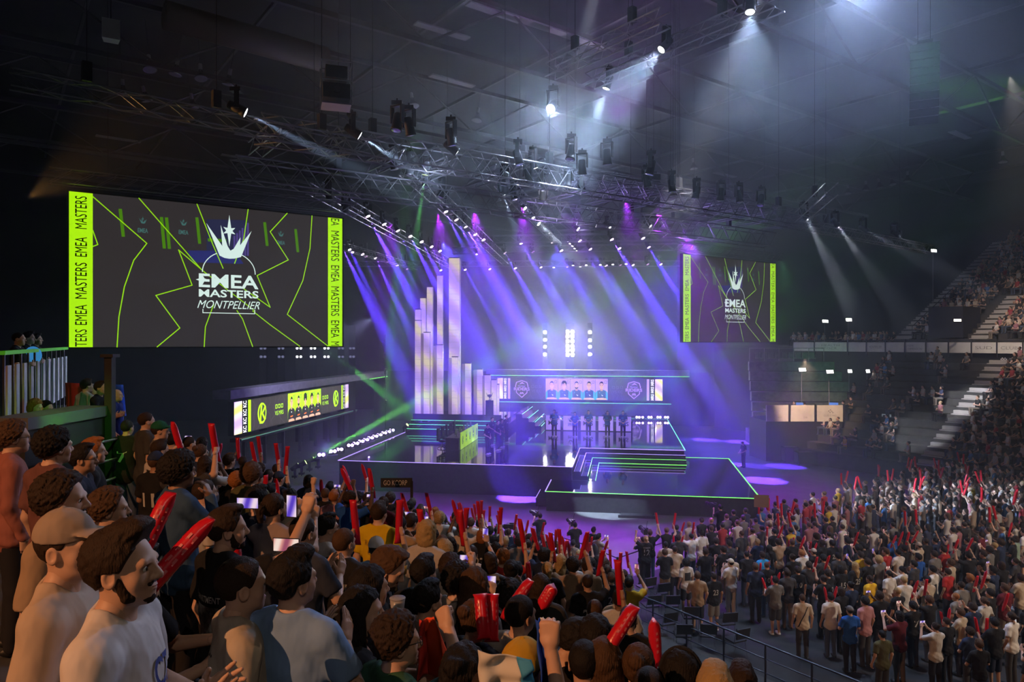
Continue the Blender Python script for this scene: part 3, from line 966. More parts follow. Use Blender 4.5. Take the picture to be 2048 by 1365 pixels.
def big_screen(loc, ang, W, Hh, label):
    """local x along the width, y up; seen from the front (-normal towards the near tiers)"""
    root = thing('hanging_screen', label, 'screen', loc, 0)
    Mx = Matrix.Rotation(ang, 4, 'Z') @ Matrix.Rotation(R(90), 4, 'X')
    f = Flat()
    bw = W * 0.072
    f.rect(bw, 0, W - bw * .88, Hh, 0, 0)
    f.rect(0, 0, bw, Hh, 0.002, 1)
    f.rect(W - bw * .88, 0, W, Hh, 0.002, 1)

    def S(x, y):
        # stations measured on the left hand screen, 0..1 across the dark picture and down
        return (bw + x * (W - 1.88 * bw), Hh * (1 - y))
    lw = W * 0.0036
    for pts in ([(0, .02), (.20, .30), (.15, .42), (.115, .60), (.095, .80), (.088, 1)],
                [(.17, 0), (.42, .46), (.65, .74)], [(.40, 0), (.465, .27), (.51, .44)], [(.62, .0), (.60, .22), (.56, .40)],
                [(.0, .24), (.018, .33), (0, .345)],
                [(.80, 0), (.72, .15), (.805, .35), (.66, .48), (.72, .71), (.60, .58)],
                [(.92, 0), (.91, .25), (.875, .50), (.80, .76), (1.0, 1.0)],
                [(.43, 1), (.435, .86), (.47, .70)], [(.24, 1), (.33, .87), (.235, .65), (.38, .57), (.325, .33), (.45, .50)],
                [(.64, 1), (.595, .80), (.57, .74)], [(.86, 1), (.72, .84), (.64, .74)]):
        f.line([S(*p) for p in pts], lw, 0.004, 2)
    # the faint picture of the hall behind the graphics
    f.poly([S(.44, .10), S(.62, .08), S(.62, .34), S(.44, .34)], 0.001, 6)
    f.poly([S(.36, .33), S(.56, .31), S(.60, .40), S(.38, .41)], 0.0012, 7)
    for k in range(6):
        f.rect(*S(.555 + .012 * k, .34), *S(.563 + .012 * k, .20 - .02 * k), 0.0014, 8)
    for (x, y0, y1) in ((.105, .09, .26), (.262, .12, .32), (.282, .12, .32), (.405, .10, .27), (.70, .09, .25), (.845, .12, .28)):
        f.line([S(x - .005, y0), S(x + .006, y1)], W * .011, 0.0016, 9)
    for (x, y) in ((.185, .19), (.345, .18), (.77, .2)):
        crown(f, *S(x, y - .03), W * .016, 10, 0.0016)
        f.text_fit('EMEA', S(x, y + .025), W * .034, Hh * .03, 0.0016, 10, bold=.02)
    f.line([S(.45, .245), S(.52, .24)], W * .012, 0.0018, 9)
    # emblem
    cx = bw + .537 * (W - 1.88 * bw)
    q = W / 545.0                     # one photo pixel on the left hand screen

    def E(x, y):
        return (cx + (x - 437) * q * 1.0, Hh * 1.0 - (y - 408) * Hh / 280.0)
    crown(f, cx, E(0, 497)[1], 55 * q, 3, 0.008)
    for s in (-1, 1):
        pts = []
        for i in range(9):
            t = i / 8 * R(62)
            pts.append((cx + s * 54 * q * math.cos(t) * 1.0, E(0, 540)[1] + 46 * q * math.sin(t)))
        f.line(pts, 1.8 * q, 0.008, 3)
    f.text_fit('EMEA', (cx, E(0, 557)[1]), 122 * q, 29 * q, 0.008, 3, bold=.022)
    f.poly([(cx - 67 * q, E(0, 556)[1]), (cx - 58 * q, E(0, 553)[1]), (cx - 54 * q, E(0, 546)[1]), (cx - 50 * q, E(0, 553)[1]), (cx - 42 * q, E(0, 556)[1]), (cx - 50 * q, E(0, 559)[1]), (cx - 54 * q, E(0, 566)[1]), (cx - 58 * q, E(0, 559)[1])], 0.009, 3)
    f.text_fit('MASTERS', (cx, E(0, 582)[1]), 122 * q, 16.5 * q, 0.008, 3, bold=.02)
    f.text_fit('MONTPELLIER', (cx, E(0, 604)[1]), 128 * q, 17 * q, 0.008, 3, shear=0.38)
    f.line([(cx - 53 * q, E(0, 614)[1]), (cx - 53 * q, E(0, 621)[1]), (cx + 53 * q, E(0, 621)[1]), (cx + 53 * q, E(0, 614)[1])], 1.6 * q, 0.008, 3)
    # side bands
    for rot, xc, flip, words in ((R(90), bw * .5, False, (('TERS', .004, .115), ('EMEA', .144, .275), ('MASTERS', .313, .546), ('EMEA', .585, .712), ('MASTERS', .765, .975))),
                                 (R(-90), W - bw * .44, True, (('EA', .004, .06), ('MASTERS', .10, .335), ('EMEA', .37, .50), ('MASTERS', .535, .765), ('EMEA', .80, .935), ('M', .965, .996)))):
        for (wd, a0, a1) in words:
            yc = (a0 + a1) / 2
            f.text_fit(wd, (xc, Hh * (1 - yc if flip else yc)), Hh * (a1 - a0), bw * .5, 0.004, 4, rot=rot)
    d = f.build('display', [M['scr'], M['lime'], M['limeline'], M['mintwhite'], M['ink'], M['scr'],
                            mat('dim blue screen picture', (0, 0, 0), emit=(0.020, 0.022, 0.06)), mat('blue screen picture', (0, 0, 0), emit=(0.022, 0.025, 0.14)),
                            mat('violet screen picture', (0, 0, 0), emit=(0.075, 0.05, 0.22)), mat('dim lime screen picture', (0, 0, 0), emit=(0.06, 0.20, 0.005)),
                            mat('dim mint screen picture', (0, 0, 0), emit=(0.05, 0.14, 0.13))], root)
    d.data.transform(Mx)
    fr = MB().box((W / 2, Hh / 2, -0.12), (W + .12, Hh + .10, 0.22)).build('frame', M['black'], root)
    fr.data.transform(Mx)
    tr = MB()
    for yy in (.25, .75):
        for zz in (-.35, .15):
            tr.bar((-.6, Hh + yy, zz), (W + .6, Hh + yy, zz), 0.025, 5)
    n = 16
    for k in range(n):
        a, b = -.6 + (W + 1.2) * k / n, -.6 + (W + 1.2) * (k + 1) / n
        tr.bar((a, Hh + .25, .15), (b, Hh + .75, .15), .014, 4)
        tr.bar((a, Hh + .25, -.35), (b, Hh + .75, -.35), .014, 4)
        tr.bar((a, Hh + .75, -.35), (b, Hh + .75, .15), .014, 4)
    t = tr.build('top_truss', M['truss'], root)
    t.data.transform(Mx)
    ch = MB()
    for k in (.12, .88):
        ch.bar((W * k, Hh + .75, -.1), (W * k, 27.9 - loc.z, -.1), 0.012, 4)
    c = ch.build('hoist_chain', M['dark'], root)
    c.data.transform(Mx)


DL = 25.0
pl = px(138, 695, DL)
pr = px(684.5, 690, DL * 1.227)
big_screen(Vector((pl.x, pl.y, px(144, 695, DL).z)), math.atan2(pr.y - pl.y, pr.x - pl.x), (pr - pl).xy.length, 312.5 / FPX * DL,
           'huge hanging screen on the left with crown emblem and lime side bands')
DL = 45.0
pl = px(1366.5, 684, DL)
pr = px(1551, 684, DL * 1.128)
big_screen(pl, math.atan2(pr.y - pl.y, pr.x - pl.x), (pr - pl).xy.length, 175.5 / FPX * DL,
           'smaller looking hanging screen right of the stage with crown emblem and lime bands')
# ================================================================ roof and rigging
def truss_mesh(L, w=0.5, h=0.5, rc=0.028, rb=0.014, pitch=0.6):
    """box truss along +x from 0 to L, top chord at z = 0"""
    mb = MB()
    for y in (-w / 2, w / 2):
        for z in (0, -h):
            mb.bar((0, y, z), (L, y, z), rc, 5)
    n = max(2, int(L / pitch))
    for k in range(n):
        a, b = L * k / n, L * (k + 1) / n
        s = 1 if k % 2 else -1
        for y in (-w / 2, w / 2):
            mb.bar((a, y, -h / 2 - s * h / 2), (b, y, -h / 2 + s * h / 2), rb, 4, caps=False)
        mb.bar((a, -s * w / 2, 0), (b, s * w / 2, 0), rb, 4, caps=False)
        mb.bar((a, -s * w / 2, -h), (b, s * w / 2, -h), rb, 4, caps=False)
    return mb


def truss(a, b, label, group=None, w=0.5, h=0.5, chains=2, name='lighting_truss', rc=0.028, rb=0.014):
    a, b = Vector(a), Vector(b)
    d = b - a
    root = thing(name, label, 'truss', a, math.atan2(d.y, d.x), group)
    L = d.length
    truss_mesh(L, w, h, rc, rb).build('lattice', M['truss'], root)
    for k in range(chains):
        x = L * (k + .5) / chains
        MB().bar((x, 0, 0), (x, 0, 27.95 - a.z), 0.012, 4).build('hoist_chain', M['dark'], root)
        MB().box((x, 0, .35), (.22, .22, .5)).build('chain_hoist', M['dark'], root)
    return root


ZT = 16.2


def tp(x, y, z=ZT):
    """point seen at pixel (x, y) above the horizon on the level z"""
    return px(x, y, (z - H) * FPX / (682.5 - y))


def roof():
    # main roof girders along the slope direction of the tiers
    for i, t in enumerate((8, 19, 30, 41, 52, 63, 74)):
        mb = MB()
        L = 90
        for z in (0, -3.0):
            mb.box((L / 2, 0, z), (L, .22, .24))
        n = 18
        for k in range(n):
            a, b = L * k / n, L * (k + 1) / n
            if k % 2:
                mb.bar((a, 0, -3), (b, 0, 0), .07, 5)
            else:
                mb.bar((a, 0, 0), (b, 0, -3), .07, 5)
        o = mb.build('roof_girder', M['steel'], loc=ar(-8, t, 26.2), rz=AR_ROT)
        tag(o, 'long dark steel roof girder of zigzag struts under the roof deck', 'girder', 'parallel roof girders', 'structure')
    for s in range(-4, 90, 8):
        o = MB().box((40, 0, 0), (84, .16, .2)).build('roof_purlin', M['steel'], loc=ar(s, 0, 26.6), rz=AR_ROT + R(90))
        tag(o, 'thin dark steel cross beam over the roof girders', 'beam', 'roof cross beams', 'structure')
    # pale baffles and strip panels on the ceiling
    pts = [(240, 236), (237, 278), (510, 275), (480, 315), (690, 352), (905, 162), (885, 62), (990, 25), (1050, 42), (1110, 62), (1172, 84), (640, 392), (1920, 270), (1450, 350)]
    for i, (x, y) in enumerate(pts):
        o = MB().box((0, 0, 0), (3.4, .55, .08)).build('ceiling_baffle', M['grey'], loc=tp(x, y, 26.0), rz=AR_ROT)
        tag(o, 'pale grey strip panel hung flat under the dark roof', 'ceiling panel', 'strip panels under the roof')
    # one big dusty duct
    a, b = tp(330, 30, 24.5), tp(650, 120, 24.5)
    d = b - a
    o = MB().bar((0, 0, 0), (d.length, 0, 0), .7, 14).build('air_duct', M['duct'], loc=a, rz=math.atan2(d.y, d.x), smooth=True)
    tag(o, 'ribbed brown air duct under the roof above the hanging screen', 'duct')


M['duct'] = bump(mat('ribbed brownish duct', (0.09, 0.06, 0.04), 0.6), 1, .0)
roof()


def house_lamps():
    proto = None
    L = [(300, 140), (350, 150), (402, 158), (455, 170), (247, 190), (295, 203), (387, 217), (827, 213), (953, 242), (1696, 388), (1732, 381), (1760, 376), (1786, 370), (1815, 363), (2006, 325), (1388, 338)]
    for (x, y) in L:
        if proto is None:
            o = thing('high_bay_lamp', 'unlit round metal high bay lamp hanging under the dark roof', 'lamp', group='unlit high bay lamps under the roof')
            MB().lathe([(.10, .55), (.14, .35), (.30, .15), (.36, 0), (.33, 0), (.12, .3)], 16).build('reflector', M['chrome'], o, True)
            MB().bar((0, 0, .5), (0, 0, .9), .10, 10).build('housing', M['grey'], o)
            MB().lathe([(.32, .02), (.30, .0)], 16).build('lens', M['grey'], o)
            MB().bar((0, 0, .9), (0, 0, 3.2), .012, 4).build('cord', M['cable'], o)
            proto = o
        else:
            o = dup(proto)
        o.location = tp(x, y, 23.0)
        o.rotation_euler = (R(random.uniform(-14, 14)), R(random.uniform(-14, 14)), 0)


house_lamps()

ORD = ['first', 'second', 'third', 'fourth', 'fifth', 'sixth', 'seventh', 'eighth', 'ninth', 'tenth', 'eleventh', 'twelfth', 'thirteenth', 'fourteenth', 'fifteenth', 'sixteenth']
VIOLET = (0.11, 0.035, 1.0)
WHITE = (0.80, 0.90, 1.0)
LENS = {}


def lens_mat(key, col, s):
    if key not in LENS:
        LENS[key] = mat('lit lens ' + key, (0, 0, 0), 0.3, emit=col, strength=s)
    return LENS[key]


_mh = {}


def moving_head(loc, dirv, label, group=None, key='violet', power=0.0, angle=8.0, blend=0.35, size=1.0, name='moving_head', color=None, floor=False):
    """lamp on a yoke; loc is the middle of the front lens"""
    dirv = Vector(dirv).normalized()
    loc = Vector(loc)
    if not _mh:
        _mh['base'] = MB().box((0, 0, .52), (.30, .24, .12)).box((0, 0, .62), (.05, .05, .1)).mesh('base', M['dark'])
        y = MB()
        for s in (-1, 1):
            y.box((s * .19, 0, .22), (.04, .14, .52))
        y.box((0, 0, .45), (.42, .14, .04))
        _mh['yoke'] = y.mesh('yoke', M['dark'])
        _mh['head'] = MB().lathe([(.09, -.26), (.13, -.22), (.14, 0), (.15, .20), (.17, .27), (.155, .27), (.15, .25)], 14).mesh('head', M['dark'], True)
        _mh['lens'] = MB().lathe([(.135, .272), (.08, .285), (.02, .29)], 14)
    hp = loc - dirv * 0.28 * size
    root = thing(name, label, 'stage light', hp, 0, group)
    root.scale = (size, size, size if not floor else -size)
    obj('base', _mh['base'], root)
    yk = obj('yoke', _mh['yoke'], root)
    az = math.atan2(dirv.y, dirv.x) + R(90)
    yk.rotation_euler = (0, 0, az)
    hd = obj('head', _mh['head'], root)
    dv = Vector(dirv)
    if floor:
        dv.z = -dv.z
    hd.rotation_euler = dv.to_track_quat('Z', 'Y').to_euler()
    k2 = 'lens_' + key
    if k2 not in _mh:
        me = _mh['lens'].mesh('lens', LENS.get(key, M['chrome']))
        _mh[k2] = me
    obj('lens', _mh[k2], hd)
    if power > 0:
        light(group and 'beam' or 'beam', 'SPOT', loc + dirv * 0.06, power, color or VIOLET, direction=dirv, spot_size=R(angle), spot_blend=blend, shadow_soft_size=0.02)
    return root


lens_mat('violet', (1.0, 0.68, 1.0), 9.0)
lens_mat('dimviolet', (0.75, 0.38, 0.85), 1.6)
lens_mat('white', (1.0, 1.0, 1.0), 8.0)
lens_mat('green', (0.75, 1.0, 0.35), 3.0)
lens_mat('warm', (1.0, 0.82, 0.6), 6.0)


def z5(zx, zy):
    return 680 + zx * 0.35156, 400 + zy * 0.35156


def rig():
    PB = 430000.0
    # ---- trusses
    dep = lambda y: (ZT - H) * FPX / (682.5 - y)
    truss(tp(632, 365), tp(905, 525), 'lighting truss running back over the led towers, the left one of two', w=.6, h=.6)
    truss(tp(812, 322), tp(1010, 515), 'lighting truss running back over the stage, carrying five violet beams', w=.6, h=.6)
    truss(tp(1000, 345), tp(1115, 470), 'short lighting truss with three white lamps running back over the stage', w=.6, h=.6)
    for (y0, y1, xa, xb, wd) in ((446, 440, 1080, 1400, 'nearest of the cross trusses over the stage'), (472, 466, 985, 1390, 'second of the cross trusses over the stage'),
                             (496, 487, 905, 1380, 'third of the cross trusses over the stage'), (523, 522, 690, 1420, 'rearmost cross truss over the stage')):
        a = tp(xa, y0)
        b = tp(xb, y1)
        truss(a, b, 'lighting truss hung with small lamps, ' + wd, w=.5, h=.5, chains=3)
    truss(tp(690, 488), tp(830, 530), 'short lighting truss over the left led wall', w=.5, h=.5)
    # wide double truss along the tiers
    za = 15.6
    p0, p1 = tp(515, 232, za), tp(1640, 432, za)
    d = (p1 - p0)
    n = Vector((-d.y, d.x, 0)).normalized()
    truss(p0, p1, 'long silvery truss along the hall, nearer of the wide pair', w=.8, h=.8, chains=4, rc=.035, rb=.02)
    truss(p0 + n * 3.2 - Vector((0, 0, .6)), p1 + n * 3.2 - Vector((0, 0, .6)), 'long silvery truss along the hall, farther of the wide pair', w=.8, h=.8, chains=4, rc=.035, rb=.02)
    for k in range(14):
        q = p0 + d * (k + .3) / 14
        truss(q + n * .42 - Vector((0, 0, .1)), q + n * 2.78 - Vector((0, 0, .1)), 'short cross truss between the wide pair of silvery trusses', 'cross trusses between the wide pair', w=.45, h=.45, chains=0, name='cross_truss')
    # slim orange lit truss at the left
    truss(tp(20, 140, 15.2), tp(735, 285, 15.2), 'slim triangular truss catching orange light above the left screen', w=.42, h=.42, chains=3, rc=.026, rb=.012)
    truss(tp(1100, 130, 19.0), tp(1330, 20, 19.0), 'high truss holding two white lamps near the roof girders', w=.5, h=.5, chains=2)
    truss(tp(1180, 150, 19.0), tp(1560, -15, 19.0), 'high truss behind, holding the white lamp in the haze', w=.5, h=.5, chains=2)
    truss(tp(1560, 432, 15.2), tp(1860, 492, 15.2), 'truss with four white beams over the far floor crowd', w=.5, h=.5, chains=2)
    truss(tp(1600, 425, 15.2), tp(1665, 365, 15.2), 'short truss end sticking up at the right of the wide truss', w=.5, h=.5, chains=1)
    # dense lattice hung over the middle
    for k in range(5):
        a = tp(1130 + 6 * k, 338 + 9 * k, 16.6)
        b = tp(1520 + 4 * k, 392 + 7 * k, 16.6)
        truss(a, b, 'purple lit truss of the dense lattice above the stage front', 'trusses of the dense lattice', w=.45, h=.45, chains=1, rc=.03, rb=.018)

    # ---- violet beams
    def row(wd, pts, z=15.75, key='violet', grp=None, dirv=(.53, -.38, -1), ang=7.5, mult=1.0, color=None, size=1.0):
        for i, p in enumerate(pts):
            x, y = z5(p[0], p[1])
            s = p[2]
            dd = Vector(dirv) + Vector((random.uniform(-.03, .03), random.uniform(-.04, .04), 0))
            if tp(x, y, z).y < 47 and key == 'violet':
                dd.y += .24
            kk = key if s > .15 else ('dimviolet' if key == 'violet' else key)
            nm = {'violet': 'violet', 'white': 'white'}[key]
            st_ = nm + (' beam light, %s' if s > .15 else ' lamp, %s')
            moving_head(tp(x, y, z), dd, (st_ % ORD[i]) + ' from the left ' + wd, grp or 'moving lights ' + wd, kk, PB * s * mult if s > .05 else 0, ang, size=size, color=color)
    row('on the truss above the led towers', [(160, 95, 1.5), (252, 140, .25), (330, 177, .2), (401, 209, 1.1), (465, 240, .9), (522, 268, .7), (570, 292, .7)])
    row('on the truss right of the towers', [(602, 70, .5), (663, 115, .6), (718, 154, 1.8), (770, 198, .8), (817, 229, 1.6)])
    row('on the low left truss by the big screen', [(8, 262, 1.2), (55, 285, .3), (72, 299, .2), (129, 311, .2), (149, 323, 0), (203, 333, 1.0), (269, 355, .1), (326, 375, .9), (383, 394, .1)])
    row('on the third cross truss over the stage', [(780, 308, .9), (940, 303, .9), (1099, 297, .1), (1260, 290, .3), (1425, 282, .9), (1590, 278, .2), (1758, 271, .5)])
    row('on the second cross truss over the stage', [(1032, 248, .8), (1210, 241, .8), (1365, 235, .6), (1547, 227, 1.2), (1725, 220, .6)])
    row('on the rearmost cross truss', [(574, 402, .6), (713, 398, .7), (853, 395, .7), (998, 390, .7), (1144, 385, .6), (1296, 381, .1), (1444, 378, .1), (1515, 376, .6), (1596, 373, .1), (1668, 372, .8), (1751, 368, .1), (1826, 368, .4)])
    row('on the short truss', [(1054, 49, .35), (1100, 103, .3), (1132, 138, .5)], key='white', mult=.12, dirv=(.75, -.3, -.75), color=WHITE)
    row('on the nearest cross truss over the stage', [(1356, 167, .16), (1536, 159, .16), (1768, 150, .16)], key='white', mult=.05, dirv=(.8, -.3, -.7), color=WHITE)
    row('in the tight cluster of five', [(1295, 238, .16), (1308, 250, .16), (1321, 264, .16), (1334, 278, .16), (1347, 291, .16)], key='white', mult=1.0, dirv=(-.45, -.3, -1), ang=3.5, color=WHITE, z=15.9, size=.55)
    row('in the back row between the violet lamps', [(1216, 386, .16), (1326, 375, 0.02), (1366, 381, .16), (1401, 373, .02), (1481, 371, .02), (1552, 369, .02), (1627, 366, .02)], key='white', mult=.7, dirv=(-.08, -.4, -1), ang=4, color=WHITE, z=15.8, size=.8)
    # ---- white key beams near the audience
    P = lambda x, y, z: tp(x, y, z)
    W = [(492, 226, 15.2, (.9, .35, -.42), 62000, 9, 'white beam lamp on the slim truss above the big screen, pointing right'),
         (720, 272, 15.2, (.85, .35, -.50), 52000, 10, 'white beam lamp under the wide truss, right of the projector'),
         (914, 305, 15.2, (.7, .3, -.5), 9000, 10, 'small white lamp hanging under the wide truss'),
         (1007, 391, 15.2, (.36, .25, -1), 50000, 14, 'white beam lamp hanging straight above the towers, pointing down right'),
         (1070, 337, 15.6, (.35, .25, -1), 20000, 8, 'faint white beam lamp under the middle of the wide truss'),
         (1212, 178, 18.4, (-.36, .1, -1), 22000, 34, 'white beam lamp high under the roof, wide grey cone to the left'),
         (1322, 100, 18.4, (-.80, -.2, -.9), 10000, 48, 'white lamp high under the roof with a short cone to the left'),
         (1500, 25, 18.4, (-.10, -.2, -1), 4200, 62, 'white lamp near the top edge with a wide cone straight down'),
         (1612, 435, 14.8, (1.0, .9, -1), 26000, 13, 'white beam lamp over the far crowd, first of four from the left'),
         (1675, 451, 14.8, (1.25, .9, -1), 26000, 12, 'white beam lamp over the far crowd, second of four from the left'),
         (1733, 461, 14.8, (2.2, .9, -.85), 26000, 10, 'white beam lamp over the far crowd, third of four from the left'),
         (1795, 470, 14.8, (2.0, .9, -.85), 20000, 9, 'white beam lamp over the far crowd, last of four from the left')]
    for (x, y, z, dv, e, a, lb) in W:
        moving_head(P(x, y, z), dv, lb, None, 'white', e, a, .45, color=(0.58, 0.74, 1.0) if x < 1600 else (0.92, 0.92, 1.0))
    # star bright lamp turned to the tiers, and its twin just above the frame
    moving_head(P(1101, 218, 18.0), (-.35, -.75, -.7), 'dazzling white lamp high over the stage, turned towards the tiers', None, 'white', 4500, 120, .6, color=(0.58, 0.72, 1.0), size=1.3)
    moving_head(P(1712, -30, 20.0), (-.15, -.5, -1), 'dazzling white lamp at the top edge of the hall over the right crowd', None, 'white', 5000, 130, .7, color=(0.50, 0.62, 1.0), size=1.3)
    # ---- unlit heads hung under the trusses
    for i, (x, y) in enumerate([(792, 262), (822, 272), (906, 292), (790, 340), (818, 352), (850, 375), (880, 395), (1008, 372), (1040, 330), (1060, 365), (1090, 380), (1140, 320), (1135, 375), (1165, 350), (1165, 385), (1215, 330), (1298, 350), (1296, 375),
                                (1345, 385), (1390, 398), (1440, 402), (1030, 400), (1085, 402), (1480, 405), (1520, 412), (660, 400), (690, 425)]):
        moving_head(tp(x, y, 14.9), (random.uniform(-.3, .3), random.uniform(-.3, .3), -1), 'unlit black moving head light hanging under the trusses', 'unlit moving heads under the trusses', 'off', size=1.05)
    # ---- green beams from the floor at the left
    for i, (x, y) in enumerate([(769.5, 706), (771, 738), (771, 769), (772, 801)]):
        moving_head(px(x, y, 62), (.10, .12, 1), 'green beam lamp on the upright left of the towers, %s from the top' % ORD[i], 'green lamps left of the towers', 'green', 230000, 3.0, color=(.18, 1.0, .10), size=.6, floor=True)
    up = px(771, 760, 62.4)
    o = MB().bar((up.x, up.y, .02), (up.x, up.y, 9.2), .05, 6).build('light_mast', M['dark'])
    tag(o, 'thin black upright carrying four small green lamps left of the towers', 'mast')
    G = [((598, 930), 41.5, (.75, .25, .50), 300000, 'first'), ((612, 925), 41.5, (.80, .2, .44), 380000, 'second'), ((628, 918), 42, (.85, .25, .36), 300000, 'third'), ((645, 912), 42, (.78, .3, .40), 260000, 'fourth')]
    for (p, dd, dv, e, o_) in G:
        moving_head(px(*p, dd), dv, 'green beam lamp on the floor left of the stage edge, %s of four' % o_, 'green floor lamps', 'green', e, 5, color=(.2, 1.0, .08), floor=True)
    for (p, dd, dv, e, o_) in [((640, 690), 58, (.82, -.1, -.60), 160000, 'on the far left wall, pointing down at the towers'), ((1122, 838), 60, (.75, -.25, .52), 80000, 'between the players and the stair, pointing up right'), ((1220, 838), 60, (.80, -.25, .50), 80000, 'behind the middle of the lavender desk, pointing up right'),
                               ((815, 850), 57, (.7, -.3, .62), 150000, 'on the stage floor left of the tower riser'), ((850, 350), 0, (-.18, .25, -1), 150000, 'hanging near the middle of the wide truss, pointing down')]:
        moving_head(px(*p, dd) if dd else tp(*p, 15), dv, 'green beam lamp ' + o_, None, 'green', e, 7, color=(.16, 1.0, .12), floor=dv[2] > 0)


rig()


def stage_floods():
    """low violet flood lights along the stage"""
    pr = None
    Z2 = lambda a, b: (400 + a * .31738, 700 + b * .31738)
    left = [(765, 662), (838, 640), (880, 628), (948, 602), (982, 590), (1015, 577), (1045, 567), (1075, 555), (1103, 545), (1130, 536), (1160, 524), (1185, 516), (1208, 507)]
    right = [(1082, 836), (1097, 836), (1276, 836.5), (1283, 836.5), (1300, 837), (1318, 837), (1333, 837.5)]
    m = lens_mat('flood', (0.62, 0.45, 1.0), 9.0)
    m2 = lens_mat('flood pale', (0.9, 0.85, 1.0), 9.0)
    for i, (q, lab) in enumerate([(Z2(*p), 'left') for p in left] + [(p, 'right') for p in right]):
        p = gz(q[0], q[1], 1.95) if lab == 'left' else px(q[0], q[1], 61)
        p.z = 1.70
        face = Vector((0, 0, 0)) - p
        o = thing('flood_light', ('violet flood light on the left stage edge, %s from the front' % ORD[i]) if lab == 'left' else 'violet flood light at the back of the stage, %s from the left' % ORD[i - len(left)], 'stage light', p, math.atan2(face.y, face.x) + R(90), 'violet floods on the ' + lab)
        MB().box((0, .06, .25), (.50, .12, .30)).build('housing', M['dark'], o)
        le = MB()
        for s in (-.11, .11):
            le.bar((s, -.005, .25), (s, -.02, .25), .10, 10)
        le.build('lens', m, o)
        MB().box((-.27, .06, .15), (.03, .08, .30)).box((.27, .06, .15), (.03, .08, .30)).box((0, .06, .015), (.57, .12, .03)).build('bracket', M['dark'], o)
    for (x, y, lx) in ((655, 905, 0), (740, 880, 0), (1090, 836, 0), (1310, 837, 0)):
        q = gz(x, y, 2.1) if x < 1000 else px(x, y, 60.5)
        q.z = 2.3
        light('flood_glow', 'POINT', q + Vector((0, -.35, .1)), 180, (.35, .2, 1.0), shadow_soft_size=.01)


stage_floods()


def blinders():
    """columns of white blinder lamps behind the stage, and their unlit twins at the left"""
    lit = [(1090, [665, 680, 694, 709], 'left'), (1140, [664, 673, 683, 693, 701, 710], 'middle'), (1180, [665, 681, 694, 709], 'right')]
    wm = lens_mat('blinder', (1.0, 0.98, 0.9), 30.0)
    for (x, ys, wd) in lit:
        d = 73.5
        base = px(x, 720, d)
        o = thing('blinder_column', 'column of dazzling white lamps behind the stage, %s one of three' % wd, 'stage light', (base.x, d, 0), 0, 'white lamp columns behind the stage')
        MB().box((0, .12, 5.0), (.9 if wd == 'middle' else .5, .1, 11.0)).build('panel', M['black'], o)
        for y in ys:
            z = px(x, y, d).z
            xs = (-.26, .26) if wd == 'middle' else (-.0,)
            mb = MB()
            for s in xs:
                mb.bar((s, 0, z), (s, -.03, z), .20 if wd == 'middle' else .17, 14)
            mb.build('lamp', wm, o)
        mid = px(x, sum(ys) / len(ys), d)
        for zz in (-.8, .8):
            light('blinder_glow', 'SPOT', (base.x, d - .25, mid.z + zz), 2200 if wd == 'middle' else 1100, (.95, .97, 1.0), direction=(-.05, -1, -.05), spot_size=R(165), spot_blend=.5, shadow_soft_size=.02)
    dimw = lens_mat('painted blinder gleam', (.45, .48, .85), .35)  # these lamps are off; their gleam is put into emission
    dimb = lens_mat('painted blinder glint', (.9, .92, 1.0), 2.0)
    for i, x in enumerate([526, 562, 598, 626, 653, 682, 704]):
        d = 58 + i * .8
        base = px(x, 720, d)
        o = thing('blinder_column', 'column of four dim round lamps below the big screen, %s from the left' % ORD[i], 'stage light', (base.x, d, 0), R(12), 'dim lamp columns on the dark left wall')
        MB().box((0, .12, 5.0), (.6, .1, 10.0)).build('panel', M['black'], o)
        for y in (697, 714):
            z = px(x, y, d).z
            mb = MB()
            for s in (-.15, .15):
                mb.bar((s, 0, z), (s, -.03, z), .11, 12)
            mb.build('lamp', dimb if 2 <= i <= 4 else dimw, o)


blinders()


